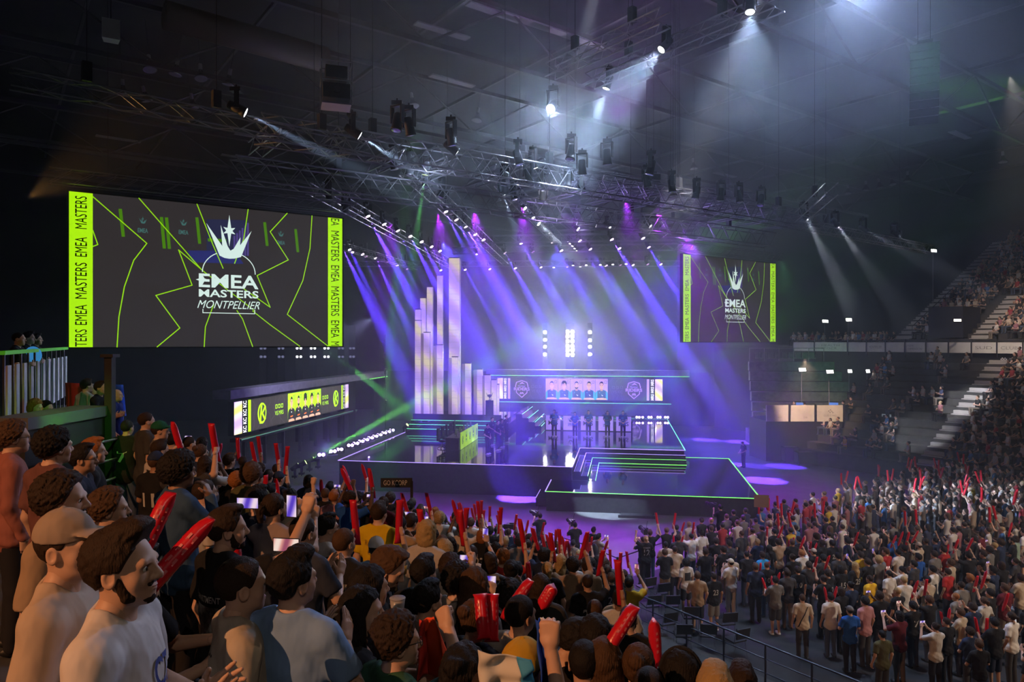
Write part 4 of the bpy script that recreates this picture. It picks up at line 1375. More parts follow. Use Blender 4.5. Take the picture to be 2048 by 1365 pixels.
def hung_things():
    # line array speakers
    def array(p, n, label, rz, w=.95):
        o = thing('line_array', label, 'loudspeaker', p, rz)
        z, tilt = 0.0, 0.0
        y = 0.0
        for k in range(n):
            tilt = R(1.2 * k + (k * k) * .10)
            Mx = Matrix.Translation((0, y, z)) @ Matrix.Rotation(tilt, 4, 'X')
            mb = MB()
            mb.prism([(-w / 2, -.28), (w / 2, -.28), (w / 2 * .75, .28), (-w / 2 * .75, .28)], -.27, 0, Mx)
            mb.build('speaker_cabinet', M['spk'], o)
            z -= .285 * math.cos(tilt)
            y += .285 * math.sin(tilt)
        MB().box((0, 0, .06), (.5, .7, .08)).build('fly_frame', M['dark'], o)
        MB().bar((-.2, 0, .1), (-.2, 0, 27.9 - p.z), .012, 4).bar((.2, 0, .1), (.2, 0, 27.9 - p.z), .012, 4).build('hoist_chain', M['dark'], o)
    M['spk'] = mat('black speaker grille', (0.05, 0.06, 0.05), .6)
    array(px(1848, 92, 26), 10, 'tall curved line of hanging loudspeakers at the top right, tinted green', R(-25))
    array(px(1142, 330, 34), 9, 'hanging line of black loudspeakers in the middle above the stage', R(-8))
    array(px(1300, 350, 37), 8, 'hanging line of black loudspeakers right of the middle, behind the lattice', R(10))
    light('speaker_glint', 'SPOT', (12.5, 20, 19.0), 420, (.2, 1.0, .3), target=px(1848, 140, 26), spot_size=R(20), spot_blend=.6, shadow_soft_size=.02)
    # projector in its cage
    p = px(672, 212, 20)
    o = thing('projector', 'black video projector in a hanging frame above the wide truss', 'projector', p, R(18))
    MB().box((0, 0, .35), (.75, .6, .42)).build('housing', M['black'], o)
    MB().box((0, 0, -.02), (.80, .70, .05)).build('tray', M['tray'], o)
    MB().bar((0, -.3, .35), (0, -.42, .35), .09, 12).build('lens', M['chrome'], o)
    fr = MB()
    for sx in (-.42, .42):
        for sy in (-.36, .36):
            fr.bar((sx, sy, -.04), (sx, sy, 1.15), .018, 5)
    for z in (.62, 1.15):
        for s in (-1, 1):
            fr.bar((-.42, s * .36, z), (.42, s * .36, z), .018, 5)
            fr.bar((s * .42, -.36, z), (s * .42, .36, z), .018, 5)
    fr.build('cage', M['truss'], o)
    MB().box((0, 0, .9), (.6, .5, .34)).build('upper_housing', M['black'], o)
    MB().bar((-.4, 0, 1.15), (-.4, 0, 27.9 - p.z), .012, 4).bar((.4, 0, 1.15), (.4, 0, 27.9 - p.z), .012, 4).build('hoist_chain', M['dark'], o)
    # pale loudspeaker on the roof at the left
    p = px(222, 55, 22)
    o = thing('ceiling_speaker', 'small pale boxed loudspeaker hanging at the top left', 'loudspeaker', p, R(30))
    MB().prism([(-.25, -.2), (.25, -.2), (.2, .2), (-.2, .2)], -.42, .2).build('cabinet', M['white'], o)
    MB().bar((0, 0, .2), (0, 0, 27.9 - p.z), .02, 5).build('drop_rod', M['dark'], o)
    light('truss_fill', 'SPOT', (2, 32, 12.8), 800, (.42, .22, 1.0), target=(4, 33, 18), spot_size=R(130), spot_blend=.8, shadow_soft_size=.02)  # fill spots added in place of beam light bounced onto the trusses
    light('truss_fill', 'SPOT', (10, 38, 13.0), 800, (.45, .25, 1.0), target=(11, 39, 18), spot_size=R(130), spot_blend=.8, shadow_soft_size=.02)
    light('truss_fill', 'SPOT', (-3, 26, 14.0), 900, (.62, .75, 1.0), target=(-4, 27, 20), spot_size=R(140), spot_blend=.9, shadow_soft_size=.02)
    light('truss_fill', 'SPOT', (-13.5, 19.5, 12.6), 1500, (1.0, .45, .12), target=(-9.5, 20.2, 15.2), spot_size=R(64), spot_blend=.9, shadow_soft_size=.02)
    light('roof_fill', 'SPOT', (5, 33, 19), 1900, (.62, .26, .95), target=(6, 34.5, 26), spot_size=R(140), spot_blend=1.0, shadow_soft_size=.02)  # upward purple spot added to brighten the girders, no lamp there


light('fascia_fill', 'SPOT', (-9, 45, 10.0), 3200, (.62, .6, 1.0), target=(-18, 49, 5.2), spot_size=R(60), spot_blend=.9, shadow_soft_size=.02)  # spot added to brighten the dark fascia, no fixture
M['tray'] = mat('lilac tray', (0.35, 0.33, 0.5), .5)  # one even lilac grey
hung_things()
# ================================================================ people: smooth bodies from blended tapered limbs
def V3(*a):
    return np.array(a, dtype=np.float32)


class Field:
    """distance field on a grid; limbs and rounds are blended into one surface"""

    def __init__(self, h):
        self.h = h
        self.pr = []

    def cone(self, a, b, ra, rb, k=None, sub=False):
        self.pr.append(('c', np.array(a, np.float32), np.array(b, np.float32), ra, rb, k, sub))
        return self

    def ell(self, c, r, k=None, sub=False, rot=None):
        self.pr.append(('e', np.array(c, np.float32), np.array(r, np.float32), rot, None, k, sub))
        return self

    def run(self, k=0.03, post=None, grow=0.0):
        h = self.h
        lo, hi = np.full(3, 1e9), np.full(3, -1e9)
        for p in self.pr:
            if p[6]:
                continue
            if p[0] == 'c':
                r = max(p[3], p[4])
                a, b = np.minimum(p[1], p[2]) - r, np.maximum(p[1], p[2]) + r
            else:
                r = float(max(p[2]))if p[3] is not None else p[2]
                a, b = p[1] - r, p[1] + r
            lo, hi = np.minimum(lo, a), np.maximum(hi, b)
        lo = lo - 3 * h - grow - 0.01
        hi = hi + 3 * h + grow + 0.01
        n = np.ceil((hi - lo) / h).astype(int) + 1
        D = np.full(n, 0.2, np.float32)
        ax = [(lo[i] + h * np.arange(n[i])).astype(np.float32) for i in range(3)]
        for p in self.pr:
            kk = p[5] if p[5] is not None else k
            m = kk + 3 * h + 0.01
            if p[0] == 'c':
                r = max(p[3], p[4])
                a, b = np.minimum(p[1], p[2]) - r - m, np.maximum(p[1], p[2]) + r + m
            else:
                r = float(max(p[2])) if p[3] is not None else p[2]
                a, b = p[1] - r - m, p[1] + r + m
            i0 = np.clip(np.floor((a - lo) / h).astype(int), 0, n - 1)
            i1 = np.clip(np.ceil((b - lo) / h).astype(int) + 1, 1, n)
            if (i1 <= i0).any():
                continue
            sl = tuple(slice(i0[q], i1[q]) for q in range(3))
            X = ax[0][sl[0]][:, None, None]
            Y = ax[1][sl[1]][None, :, None]
            Z = ax[2][sl[2]][None, None, :]
            if p[0] == 'c':
                A, B = p[1], p[2]
                d = B - A
                L2 = float(d @ d) + 1e-9
                t = np.clip(((X - A[0]) * d[0] + (Y - A[1]) * d[1] + (Z - A[2]) * d[2]) / L2, 0, 1)
                q = np.sqrt((X - A[0] - t * d[0]) ** 2 + (Y - A[1] - t * d[1]) ** 2 + (Z - A[2] - t * d[2]) ** 2) - (p[3] + (p[4] - p[3]) * t)
            else:
                c, r = p[1], p[2]
                x, y, z = X - c[0], Y - c[1], Z - c[2]
                if p[3] is not None:
                    Rm = p[3]
                    x, y, z = (x * Rm[0][0] + y * Rm[1][0] + z * Rm[2][0], x * Rm[0][1] + y * Rm[1][1] + z * Rm[2][1], x * Rm[0][2] + y * Rm[1][2] + z * Rm[2][2])
                k0 = np.sqrt((x / r[0]) ** 2 + (y / r[1]) ** 2 + (z / r[2]) ** 2)
                k1 = np.sqrt((x / r[0] ** 2) ** 2 + (y / r[1] ** 2) ** 2 + (z / r[2] ** 2) ** 2) + 1e-6
                q = k0 * (k0 - 1) / k1
            S = D[sl]
            if p[6]:
                q = -q
                hh = np.maximum(kk - np.abs(S - q), 0) / kk
                D[sl] = np.maximum(S, q) + hh * hh * kk * 0.25
            else:
                hh = np.maximum(kk - np.abs(S - q), 0) / kk
                D[sl] = np.minimum(S, q) - hh * hh * kk * 0.25
        if post is not None:
            D = post(D, ax[0][:, None, None], ax[1][None, :, None], ax[2][None, None, :])
        D[0], D[-1], D[:, 0], D[:, -1], D[:, :, 0], D[:, :, -1] = (0.05,) * 6
        return surface_nets(D, lo, h)


def surface_nets(D, lo, h):
    ins = D < 0
    c = np.zeros(tuple(s - 1 for s in D.shape), np.int8)
    for dx in (0, 1):
        for dy in (0, 1):
            for dz in (0, 1):
                c += ins[dx:D.shape[0] - 1 + dx, dy:D.shape[1] - 1 + dy, dz:D.shape[2] - 1 + dz]
    idx = np.argwhere((c > 0) & (c < 8))
    if len(idx) == 0:
        return np.zeros((0, 3)), np.zeros((0, 4), int)
    I, J, K = idx.T
    off = [(a, b, e) for a in (0, 1) for b in (0, 1) for e in (0, 1)]
    vals = [D[I + a, J + b, K + e] for (a, b, e) in off]
    acc = np.zeros((len(idx), 3))
    cnt = np.zeros(len(idx))
    for p in range(8):
        for q in range(p + 1, 8):
            if sum(abs(off[p][i] - off[q][i]) for i in range(3)) != 1:
                continue
            a, b = vals[p], vals[q]
            m = (a < 0) != (b < 0)
            t = np.where(m, a / np.where(m, a - b, 1), 0)
            P = np.array(off[p])[None, :] + t[:, None] * (np.array(off[q]) - np.array(off[p]))[None, :]
            acc += P * m[:, None]
            cnt += m
    V = (idx + acc / cnt[:, None]) * h + lo
    vi = np.full(c.shape, -1, np.int64)
    vi[I, J, K] = np.arange(len(idx))
    F = []
    for axis in range(3):
        s0 = [slice(None)] * 3
        s1 = [slice(None)] * 3
        s0[axis] = slice(0, -1)
        s1[axis] = slice(1, None)
        a, b = ins[tuple(s0)], ins[tuple(s1)]
        e = np.argwhere(a != b)
        o1, o2 = [q for q in range(3) if q != axis]
        ok = (e[:, o1] > 0) & (e[:, o2] > 0) & (e[:, o1] < D.shape[o1] - 1) & (e[:, o2] < D.shape[o2] - 1)
        e = e[ok]
        flip = a[tuple(e.T)]
        quad = []
        for (p, q) in ((-1, -1), (0, -1), (0, 0), (-1, 0)):
            g = e.copy()
            g[:, o1] += p
            g[:, o2] += q
            quad.append(vi[tuple(g.T)])
        quad = np.stack(quad, 1)
        if axis == 1:
            flip = ~flip
        quad[~flip] = quad[~flip][:, ::-1]
        F.append(quad)
    F = np.concatenate(F)
    F = F[(F >= 0).all(1)]
    return V, F


def np_mesh(name, parts, mats):
    """parts: (V, F, slot) joined into one smooth mesh"""
    vs, fs, ms = [], [], []
    o = 0
    for (v, f, s) in parts:
        vs.append(np.asarray(v, np.float64).reshape(-1, 3))
        f = np.asarray(f)
        if f.shape[1] == 3:
            f = np.concatenate([f, f[:, 2:3]], 1)
        fs.append(f + o)
        ms.append(np.full(len(f), s))
        o += len(v)
    v, f, ms = np.concatenate(vs), np.concatenate(fs), np.concatenate(ms)
    tri = f[:, 2] == f[:, 3]
    me = bpy.data.meshes.new(name)
    me.vertices.add(len(v))
    me.vertices.foreach_set('co', v.ravel())
    cnt = np.where(tri, 3, 4)
    st_ = np.concatenate([[0], np.cumsum(cnt)[:-1]])
    keep = np.ones(f.shape, bool)
    keep[tri, 3] = False
    me.loops.add(int(cnt.sum()))
    me.loops.foreach_set('vertex_index', f[keep])
    me.polygons.add(len(f))
    me.polygons.foreach_set('loop_start', st_)
    me.polygons.foreach_set('loop_total', cnt)
    me.polygons.foreach_set('material_index', ms)
    me.polygons.foreach_set('use_smooth', np.ones(len(f), bool))
    for m in mats:
        me.materials.append(m)
    me.update(calc_edges=True)
    return me


def ball(c, r, n=10, m=6):
    mb = MB().ell(c, (r, r, r) if np.isscalar(r) else r, n, m)
    return np.array(mb.v), np.array([f if len(f) == 4 else (*f, f[2]) for f in mb.f])


M['skin'] = objcol(bump(mat('skin', rough=0.5, spec=0.35), 120, .08, 3, .002))
M['eye'] = mat('eye white', (0.75, 0.73, 0.70), 0.25)
M['iris'] = mat('dark iris', (0.04, 0.025, 0.02), 0.2)
M['lip'] = mat('lips', (0.38, 0.15, 0.13), 0.45)
M['hair'] = objcol(bump(mat('hair', rough=0.68, spec=0.22), 190, .8, 5, .006, (1, 1, .3)))
M['cloth'] = objcol(bump(mat('woven cloth', rough=0.85, spec=0.2), 5.5, .8, 3, .05, (1, 1, .55)))
M['denim'] = objcol(bump(mat('trouser cloth', rough=0.9, spec=0.2), 12, .3, 3, .02))
M['shoe'] = mat('black shoe', (0.02, 0.02, 0.02), 0.5)
M['shoew'] = mat('white shoe', (0.65, 0.65, 0.65), 0.5)

HEAD_AT = V3(0, .015, 1.545)


def rotm(yaw=0.0, pitch=0.0, roll=0.0):
    m = Matrix.Rotation(yaw, 3, 'Z') @ Matrix.Rotation(pitch, 3, 'X') @ Matrix.Rotation(roll, 3, 'Y')
    return np.array(m, np.float32)


def head_field(h, female=False):
    f = Field(h)
    w = .93 if female else 1.0
    f.ell((0, -.012, .135), (.074 * w, .095, .090))
    f.ell((0, .030, .085), (.061 * w, .062, .085), .03)
    f.ell((0, .035, .032), (.049 * w, .050, .036), .03)
    f.ell((0, .070, .008), (.021 * w, .017, .016), .025)
    for s in (-1, 1):
        f.ell((s * .041, .056, .074), (.024, .022, .026), .02)
    f.cone((-.038, .079, .124), (.038, .079, .124), .012, .012, .02)
    for s in (-1, 1):
        f.ell((s * .031, .094, .106), (.018, .013, .010), .012, True)
    f.cone((0, .086, .118), (0, .109, .078), .008, .0125, .012)
    for s in (-1, 1):
        f.ell((s * .011, .099, .072), (.009, .010, .008), .008)
        f.ell((s * .076 * w, -.006, .095), (.011, .023, .033), .008)
        f.ell((s * .083 * w, -.002, .097), (.006, .013, .020), .006, True)
    f.ell((0, .0865, .0455), (.024, .010, .0055), .006)
    f.ell((0, .0855, .0355), (.020, .010, .0065), .006)
    f.cone((0, -.015, .04), (0, -.032, -.10), .052 * w, .056 * w, .03)
    return f


_hm = {}


def head_parts(h, female):
    key = (h, female)
    if key not in _hm:
        v, f = head_field(h, female).run(.02)
        parts = [(v, f, 0)]
        for s in (-1, 1):
            parts.append((*ball((s * .031, .0752, .106), .0118), 1))
            parts.append((*ball((s * .031, .0852, .106), (.0062, .0032, .0062), 8, 6), 2))
        parts.append((*ball((0, .0885, .0455), (.021, .0095, .0042), 10, 6), 3))
        parts.append((*ball((0, .0875, .0360), (.017, .0095, .0050), 10, 6), 3))
        _hm[key] = parts
    return _hm[key]


def unit(v):
    v = np.asarray(v, np.float64)
    return v / (np.linalg.norm(v) + 1e-9)


def hand_field(h, wrist, d, n, mode, right):
    d, n = unit(d), np.asarray(n, float)
    n = unit(n - d * (n @ d))
    s = np.cross(d, n) if right else np.cross(n, d)
    w = np.asarray(wrist, float)
    f = Field(h)
    f.cone(w - d * .03, w + d * .02, .026, .027, .02)
    bends = {'open': (6, 8, 6), 'relax': (22, 32, 20), 'grip': (62, 82, 50), 'fist': (82, 95, 60), 'phone': (45, 35, 25), 'spread': (4, 6, 4)}[mode]
    offs = (.030, .0105, -.0095, -.028)
    lens = (.072, .080, .074, .058)
    for i in range(4):
        base = w + d * (.088 - (.008 if i == 3 else 0) - (.003 if i == 0 else 0)) + s * offs[i]
        f.cone(w + d * .02 + s * offs[i] * .6, base, .017, .0135, .014)
        ang = 0.0
        p = base
        spread = (offs[i] / .03) * (.22 if mode == 'spread' else .05)
        for j, (fr, bd) in enumerate(zip((.45, .31, .24), bends)):
            ang += R(bd + (i * 3 if mode in ('relax', 'open', 'spread') else 0))
            dd = unit(d * math.cos(ang) + n * math.sin(ang) + s * spread)
            q = p + dd * lens[i] * fr
            f.cone(p, q, .0098 - .001 * j, .0088 - .001 * j, .004)
            p = q
    tb = w + d * .028 + s * .026
    if mode in ('grip', 'fist', 'phone'):
        d1, d2 = unit(d * .6 + s * .35 + n * .75), unit(d * .65 - s * .3 + n * .6)
    else:
        d1, d2 = unit(d * .6 + s * .75 + n * .25), unit(d * .8 + s * .5 + n * .25)
    f.cone(w + d * .015 + s * .012, tb, .017, .015, .014)
    m1 = tb + d1 * .040
    f.cone(tb, m1, .0135, .0115, .008)
    f.cone(m1, m1 + d2 * .032, .011, .009, .004)
    return f


# arm poses for the right side: elbow, wrist, hand direction, palm normal, hand mode
ARM = {
    'down': ((.245, -.035, 1.165), (.265, .055, .925), (.0, .15, -1), (-1, 0, 0), 'relax'),
    'clap': ((.275, .07, 1.195), (.075, .315, 1.265), (-.15, .45, .75), (-1, .15, .0), 'open'),
    'clapnear': ((.27, .0, 1.19), (.07, .225, 1.20), (-.1, .8, .5), (-1, .1, .0), 'spread'),
    'claplow': ((.27, .04, 1.175), (.085, .30, 1.13), (-.2, .8, .35), (-1, -.1, .1), 'spread'),
    'claphigh': ((.285, .17, 1.37), (.075, .36, 1.56), (-.15, .3, .9), (-1, .1, 0), 'open'),
    'stickup': ((.325, .13, 1.52), (.27, .24, 1.765), (-.2, .85, .5), (-1, -.1, .0), 'grip'),
    'sticklow': ((.285, .10, 1.20), (.16, .33, 1.26), (-.35, .9, .15), (-.95, -.3, .1), 'grip'),
    'phone': ((.255, .20, 1.30), (.075, .40, 1.50), (-.25, .35, .9), (-.7, .6, .2), 'phone'),
    'phonehigh': ((.315, .20, 1.50), (.17, .42, 1.70), (-.15, .3, .95), (-.5, .8, .1), 'phone'),
    'fist': ((.38, .06, 1.60), (.315, .12, 1.85), (.0, .1, 1), (-.3, 1, 0), 'fist'),
    'fistup': ((.25, .12, 1.56), (.17, .16, 1.84), (-.1, .1, 1), (-.3, 1, 0), 'fist'),
    'fistbent': ((.40, .10, 1.58), (.20, .16, 1.74), (-.7, .1, .7), (-.3, 1, -.3), 'fist'),
    'folded': ((.27, .07, 1.155), (.03, .225, 1.185), (-.95, .25, .1), (0, -1, .1), 'relax'),
    'clasp': ((.27, -.02, 1.16), (.06, .19, 1.00), (-.75, .3, -.5), (-.3, -.9, 0), 'relax'),
    'behind': ((.27, -.12, 1.18), (.08, -.17, 1.0), (-.8, -.2, -.4), (0, -1, 0), 'relax'),
    'face': ((.26, .17, 1.23), (.09, .19, 1.46), (-.35, -.2, .9), (-.7, -.6, 0), 'relax'),
    'cup': ((.30, .16, 1.50), (.19, .36, 1.66), (-.3, .9, .25), (-.9, -.2, .0), 'grip'),
    'lap': ((.27, .02, 1.17), (.12, .27, 1.02), (-.4, .9, -.1), (0, 0, -1), 'relax'),
    'camera': ((.26, .12, 1.28), (.13, .28, 1.52), (-.2, .6, .6), (-.9, .1, 0), 'grip'),
}


def arm(kind, right):
    e, w, d, n, m = ARM[kind]
    s = 1 if right else -1
    fx = lambda p: V3(p[0] * s, p[1], p[2])
    return fx(e), fx(w), fx(d), fx(n), m


def torso(f, bld, g=0.0, fat=0.0):
    """trunk rounds grown by g"""
    sh = .165 if bld == 'f' else .185
    hp = .168 if bld == 'f' else .160
    f.ell((0, .0, 1.29), (sh * .94 + g, .112 + g + fat * .5, .21 + g), .05)
    f.ell((0, .008, 1.08), ((.135 if bld == 'f' else .152) + g + fat, .104 + g + fat, .20 + g), .06)
    f.ell((0, -.002, .93), (hp + g + fat * .6, .112 + g + fat * .4, .13 + g), .06)
    f.cone((-sh * .86, -.012, 1.435), (sh * .86, -.012, 1.435), .058 + g, .058 + g, .05)
    for s in (-1, 1):
        f.cone((s * .03, -.025, 1.515), (s * sh * .8, -.012, 1.452), .045 + g * .8, .045 + g, .04)
    if bld == 'f':
        for s in (-1, 1):
            f.ell((s * .075, .085, 1.29), (.065 + g, .055 + g, .065 + g), .04)
    return sh


_pm = {}


def legs_joints(sit):
    if sit:
        return [(V3(s * .09, .02, .93), V3(s * .12, .44, .95), V3(s * .12, .42, .52)) for s in (-1, 1)]
    return [(V3(s * .088, 0, .90), V3(s * .10, .02, .49), V3(s * .105, -.012, .085)) for s in (-1, 1)]


def person_meshes(pose, bld, lod, sleeve, legs, hrot, fat):
    """pose: (right arm, left arm, sit); returns body, shirt, trousers meshes; cached"""
    ra, la, sit = pose
    h = {0: .034, 1: .0175, 2: .012}[lod]
    hh = {0: .017, 1: .0095, 2: .0052}[lod]
    hd = {0: .012, 1: .0075, 2: .0048}[lod]
    key = ('b', pose, bld, lod, hrot, fat)
    LJ = legs_joints(sit)
    if key not in _pm:
        f = Field(h)
        sh = torso(f, bld, -.012, fat)
        parts = []
        for right, kind in ((True, ra), (False, la)):
            e, w, d, n, m = arm(kind, right)
            S = V3((sh if right else -sh), -.012, 1.43)
            f.cone(S, e, .047, .038, .03)
            f.cone(e, w, .039, .026, .02)
            parts.append((*hand_field(hd, w, d, n, m, right).run(.01), 0))
        for (a, b, c) in LJ:
            f.cone(a, b, .075, .055, .04)
            f.cone(b, c, .055, .036, .03)
            f.ell(c + V3(0, .05, -.045), (.034, .10, .032), .03)
        f.cone((0, -.018, 1.48), (0, .0, 1.575), .056, .050, .03)
        bv, bf = f.run(.04)
        Rm = rotm(*hrot)
        hp = [((v @ Rm.T) + HEAD_AT, q, s) for (v, q, s) in head_parts(hh, bld == 'f')]
        _pm[key] = np_mesh('body', [(bv, bf, 0)] + hp + parts, [M['skin'], M['eye'], M['iris'], M['lip']])
    key2 = ('s', pose, bld, lod, sleeve, fat)
    if key2 not in _pm:
        f = Field(h)
        sh = torso(f, bld, .012, fat)
        f.ell((0, .0, .90), ((.168 if bld == 'f' else .165) + .022 + fat * .6, .135 + fat * .4, .16), .06)
        cuts = []
        for right, kind in ((True, ra), (False, la)):
            e, w, d, n, m = arm(kind, right)
            S = V3((sh if right else -sh), -.012, 1.43)
            if sleeve == 'long':
                f.cone(S, e, .066, .054, .035)
                f.cone(e, e + (w - e) * .93, .052, .040, .02)
            elif sleeve == 'none':
                f.cone(S, S + (e - S) * .12, .062, .06, .035)
            else:
                q = S + (e - S) * .66
                f.cone(S, q, .066, .066, .035)
                f.cone(q, q + (e - S) * .12, .066, .066, .01)
                cuts.append((q + (e - S) * .10, unit(e - S), q))

        def post(D, X, Y, Z):
            D = np.maximum(D, .80 + .012 * np.sin(X * 20) - Z)
            for (p, d, q) in cuts:
                near = (((X - p[0]) ** 2 + (Y - p[1]) ** 2 + (Z - p[2]) ** 2) < .14 ** 2) & ((np.abs(X) > .192) | (Z > 1.40))
                pl = (X - p[0]) * d[0] + (Y - p[1]) * d[1] + (Z - p[2]) * d[2]
                D = np.where(near, np.maximum(D, pl), D)
            # soft hanging folds
            if lod >= 1:
                a = .0055 if lod == 2 else .0035
                D = D + a * np.sin(X * 34 + 9 * np.sin(Z * 7)) * np.clip((1.36 - Z) * 3, 0, 1) + a * .6 * np.sin(Z * 30 + X * 26 + Y * 30)
            return D
        f.ell((0, .022, 1.552), (.078, .085, .062) if sleeve != 'none' else (.12, .11, .13), .02, True)
        v, q = f.run(.045, post)
        _pm[key2] = np_mesh('shirt', [(v, q, 0)], [M['cloth']])
    key3 = ('t', sit, bld, lod, legs)
    if key3 not in _pm:
        f = Field(h)
        f.ell((0, -.002, .93), ((.168 if bld == 'f' else .160) + .006, .118, .11), .05)
        for (a, b, c) in LJ:
            if legs == 'shorts':
                f.cone(a, a + (b - a) * .92, .096, .092, .04)
            else:
                f.cone(a, b, .092, .072, .04)
                f.cone(b, c + V3(0, 0, -.015), .070, .056, .03)
        v, q = f.run(.04)
        parts = [(v, q, 0)]
        g = Field(h * .8)
        for (a, b, c) in LJ:
            g.ell(c + V3(0, .055, -.038), (.046, .135, .050), .02)

        z0 = float(LJ[0][2][2]) - .085

        def flat(D, X, Y, Z):
            return np.maximum(D, z0 + .002 - Z)
        v, q = g.run(.02, flat)
        if legs != 'shorts':
            parts.append((v, q, 1))
        _pm[key3] = np_mesh('trousers', parts, [M['denim'], M['shoe']])
    return _pm[key], _pm[key2], _pm[key3]


def lump(X, Y, Z, a, fr, seed=0.0):
    return a * (np.sin(X * fr + 2.1 * np.sin(Y * fr * .7 + seed)) * np.sin(Y * fr * 1.1 + 1.7 * np.sin(Z * fr * .8)) * np.sin(Z * fr * .9 + 1.3 * np.sin(X * fr * .6 + seed))
                + .5 * np.sin(X * fr * 2.3 + seed) * np.sin(Y * fr * 2.1) * np.sin(Z * fr * 2.5))


def hair_mesh(style, lod):
    key = ('h', style, lod)
    if key in _pm:
        return _pm[key]
    h = {0: .018, 1: .0085, 2: .0055}[lod]
    f = Field(h)
    grow = {'buzz': .003, 'fade': .007, 'short': .013, 'wavy': .018, 'curly': .027, 'afro': .048, 'quiff': .014, 'long': .014, 'bob': .016, 'pony': .009, 'bun': .009, 'halfup': .014, 'undercap': .006}[style]
    f.ell((0, -.014, .137), (.075 + grow, .097 + grow, .091 + grow), .02)
    slope, front = .62, .050
    low = .055
    if style in ('quiff', 'wavy', 'short'):
        f.ell((0, .035, .225), (.055, .055, .022 if style != 'quiff' else .036), .03)
    if style == 'quiff':
        f.ell((0, .065, .225), (.05, .035, .028), .03)
    post_extra = []
    if style in ('long', 'halfup'):
        f.ell((0, -.055, .02), (.092, .062, .17), .04)
        f.cone((0, -.085, -.05), (0, -.095, -.20), .075, .05, .04)
        for s in (-1, 1):
            f.cone((s * .075, -.005, .13), (s * .085, .0, -.06), .028, .026, .03)
        low = -.4
    if style == 'bob':
        f.ell((0, -.03, .06), (.098, .085, .09), .04)
        low = -.02
    if style == 'pony':
        f.cone((0, -.115, .15), (0, -.15, .13), .022, .03, .02)
        f.cone((0, -.15, .13), (0, -.155, -.06), .032, .018, .02)
        low = .04
    if style in ('bun', 'halfup'):
        f.ell((0, -.105, .185), (.042, .040, .040), .012)
    amp, fr = {'buzz': (.0008, 90), 'fade': (.002, 80), 'short': (.0035, 98), 'wavy': (.005, 82), 'curly': (.0085, 98), 'afro': (.009, 105), 'quiff': (.0042, 96),
               'long': (.005, 50), 'bob': (.005, 50), 'pony': (.0025, 60), 'bun': (.0025, 60), 'halfup': (.006, 50), 'undercap': (.002, 80)}[style]

    def post(D, X, Y, Z):
        D = D + lump(X, Y, Z, amp, fr, 1.0)
        if style in ('long', 'bob', 'pony', 'bun', 'halfup'):
            D = D + .0025 * np.sin(np.arctan2(Y + .014, X) * 46 + 4 * np.sin(Z * 22))
        # keep the face free: hairline from the forehead to the ear, cheeks open
        face = (Y - front) - (Z - .165) * slope
        if style in ('long', 'halfup', 'bob'):
            face = np.maximum(face, .0 - np.maximum(.19 - Z, 0) * 0)
            side = (Y - .022) - np.maximum(Z - .11, 0) * 1.2
            face = np.minimum(face, 9) if False else np.maximum(np.minimum(face, side + .0), np.minimum(side, face))
        side_cut = np.where(Z < .175, (Y - .020) - np.maximum(Z - .10, 0) * .55, face)
        D = np.maximum(D, np.where(Z < .175, np.maximum(side_cut, -1), face))
        # nape
        if low > -.3:
            D = np.maximum(D, (low + np.clip((Y + .06) * .7, -.02, .06)) - Z)
        if style == 'undercap':
            D = np.maximum(D, Z - .155)
        if style in ('fade', 'buzz', 'short', 'quiff', 'undercap'):
            ear = np.maximum(.118 - Z, -.03 - Y)
            D = np.maximum(D, np.where((np.abs(X) > .05), -np.maximum(-ear, -1) * 0 + np.minimum(.112 - Z, Y + .035), -1))
        return D
    v, q = f.run(.02, post, grow=.02)
    me = np_mesh('hair', [(v, q, 0)], [M['hair']])
    _pm[key] = me
    return me


def beard_mesh(lod, thin=False):
    key = ('beard', lod, thin)
    if key in _pm:
        return _pm[key]
    h = {0: .02, 1: .009, 2: .005}[lod]
    f = Field(h)
    g = .0025 if thin else 0
    f.ell((0, .036, .030 + g), (.0525 - g, .0535 - g, .039 - g), .03)
    f.ell((0, .071, .006 + g), (.026 - g, .021 - g, .020 - g), .025)
    f.cone((-.064, .012, .085), (-.05, .03, .03), .014, .018, .02)
    f.cone((.064, .012, .085), (.05, .03, .03), .014, .018, .02)
    f.cone((-.026, .088, .056), (.026, .088, .056), .0065, .0065, .01)
    f.ell((0, .105, .042), (.022, .018, .011), .006, True)

    def post(D, X, Y, Z):
        D = D + lump(X, Y, Z, .003, 110)
        D = np.maximum(D, np.where(np.abs(X) > .03, Z - .062 - np.maximum(np.abs(X) - .045, 0) * 2.2, Z - .064))
        return np.maximum(D, -.012 - Y)
    v, q = f.run(.02, post)
    me = np_mesh('beard', [(v, q, 0)], [M['hair']])
    _pm[key] = me
    return me


def cap_mesh(lod, back=False):
    key = ('cap', lod)
    if key in _pm:
        return _pm[key]
    h = {0: .018, 1: .009, 2: .005}[lod]
    f = Field(h)
    f.ell((0, -.012, .150), (.087, .108, .100), .02)
    f.ell((0, .105, .158), (.072, .085, .010), .012, rot=np.array(Matrix.Rotation(R(-9), 3, 'X')))
    f.ell((0, -.012, .252), (.010, .010, .006), .004)

    def post(D, X, Y, Z):
        D = np.maximum(D, .138 + np.clip(-(Y + .02) * .12, 0, .012) - Z)
        return D + .0012 * np.cos(np.arctan2(Y + .012, X) * 6)
    v, q = f.run(.015, post)
    me = np_mesh('cap', [(v, q, 0)], [M['cloth']])
    _pm[key] = me
    return me


def hood_hair(h):
    return None


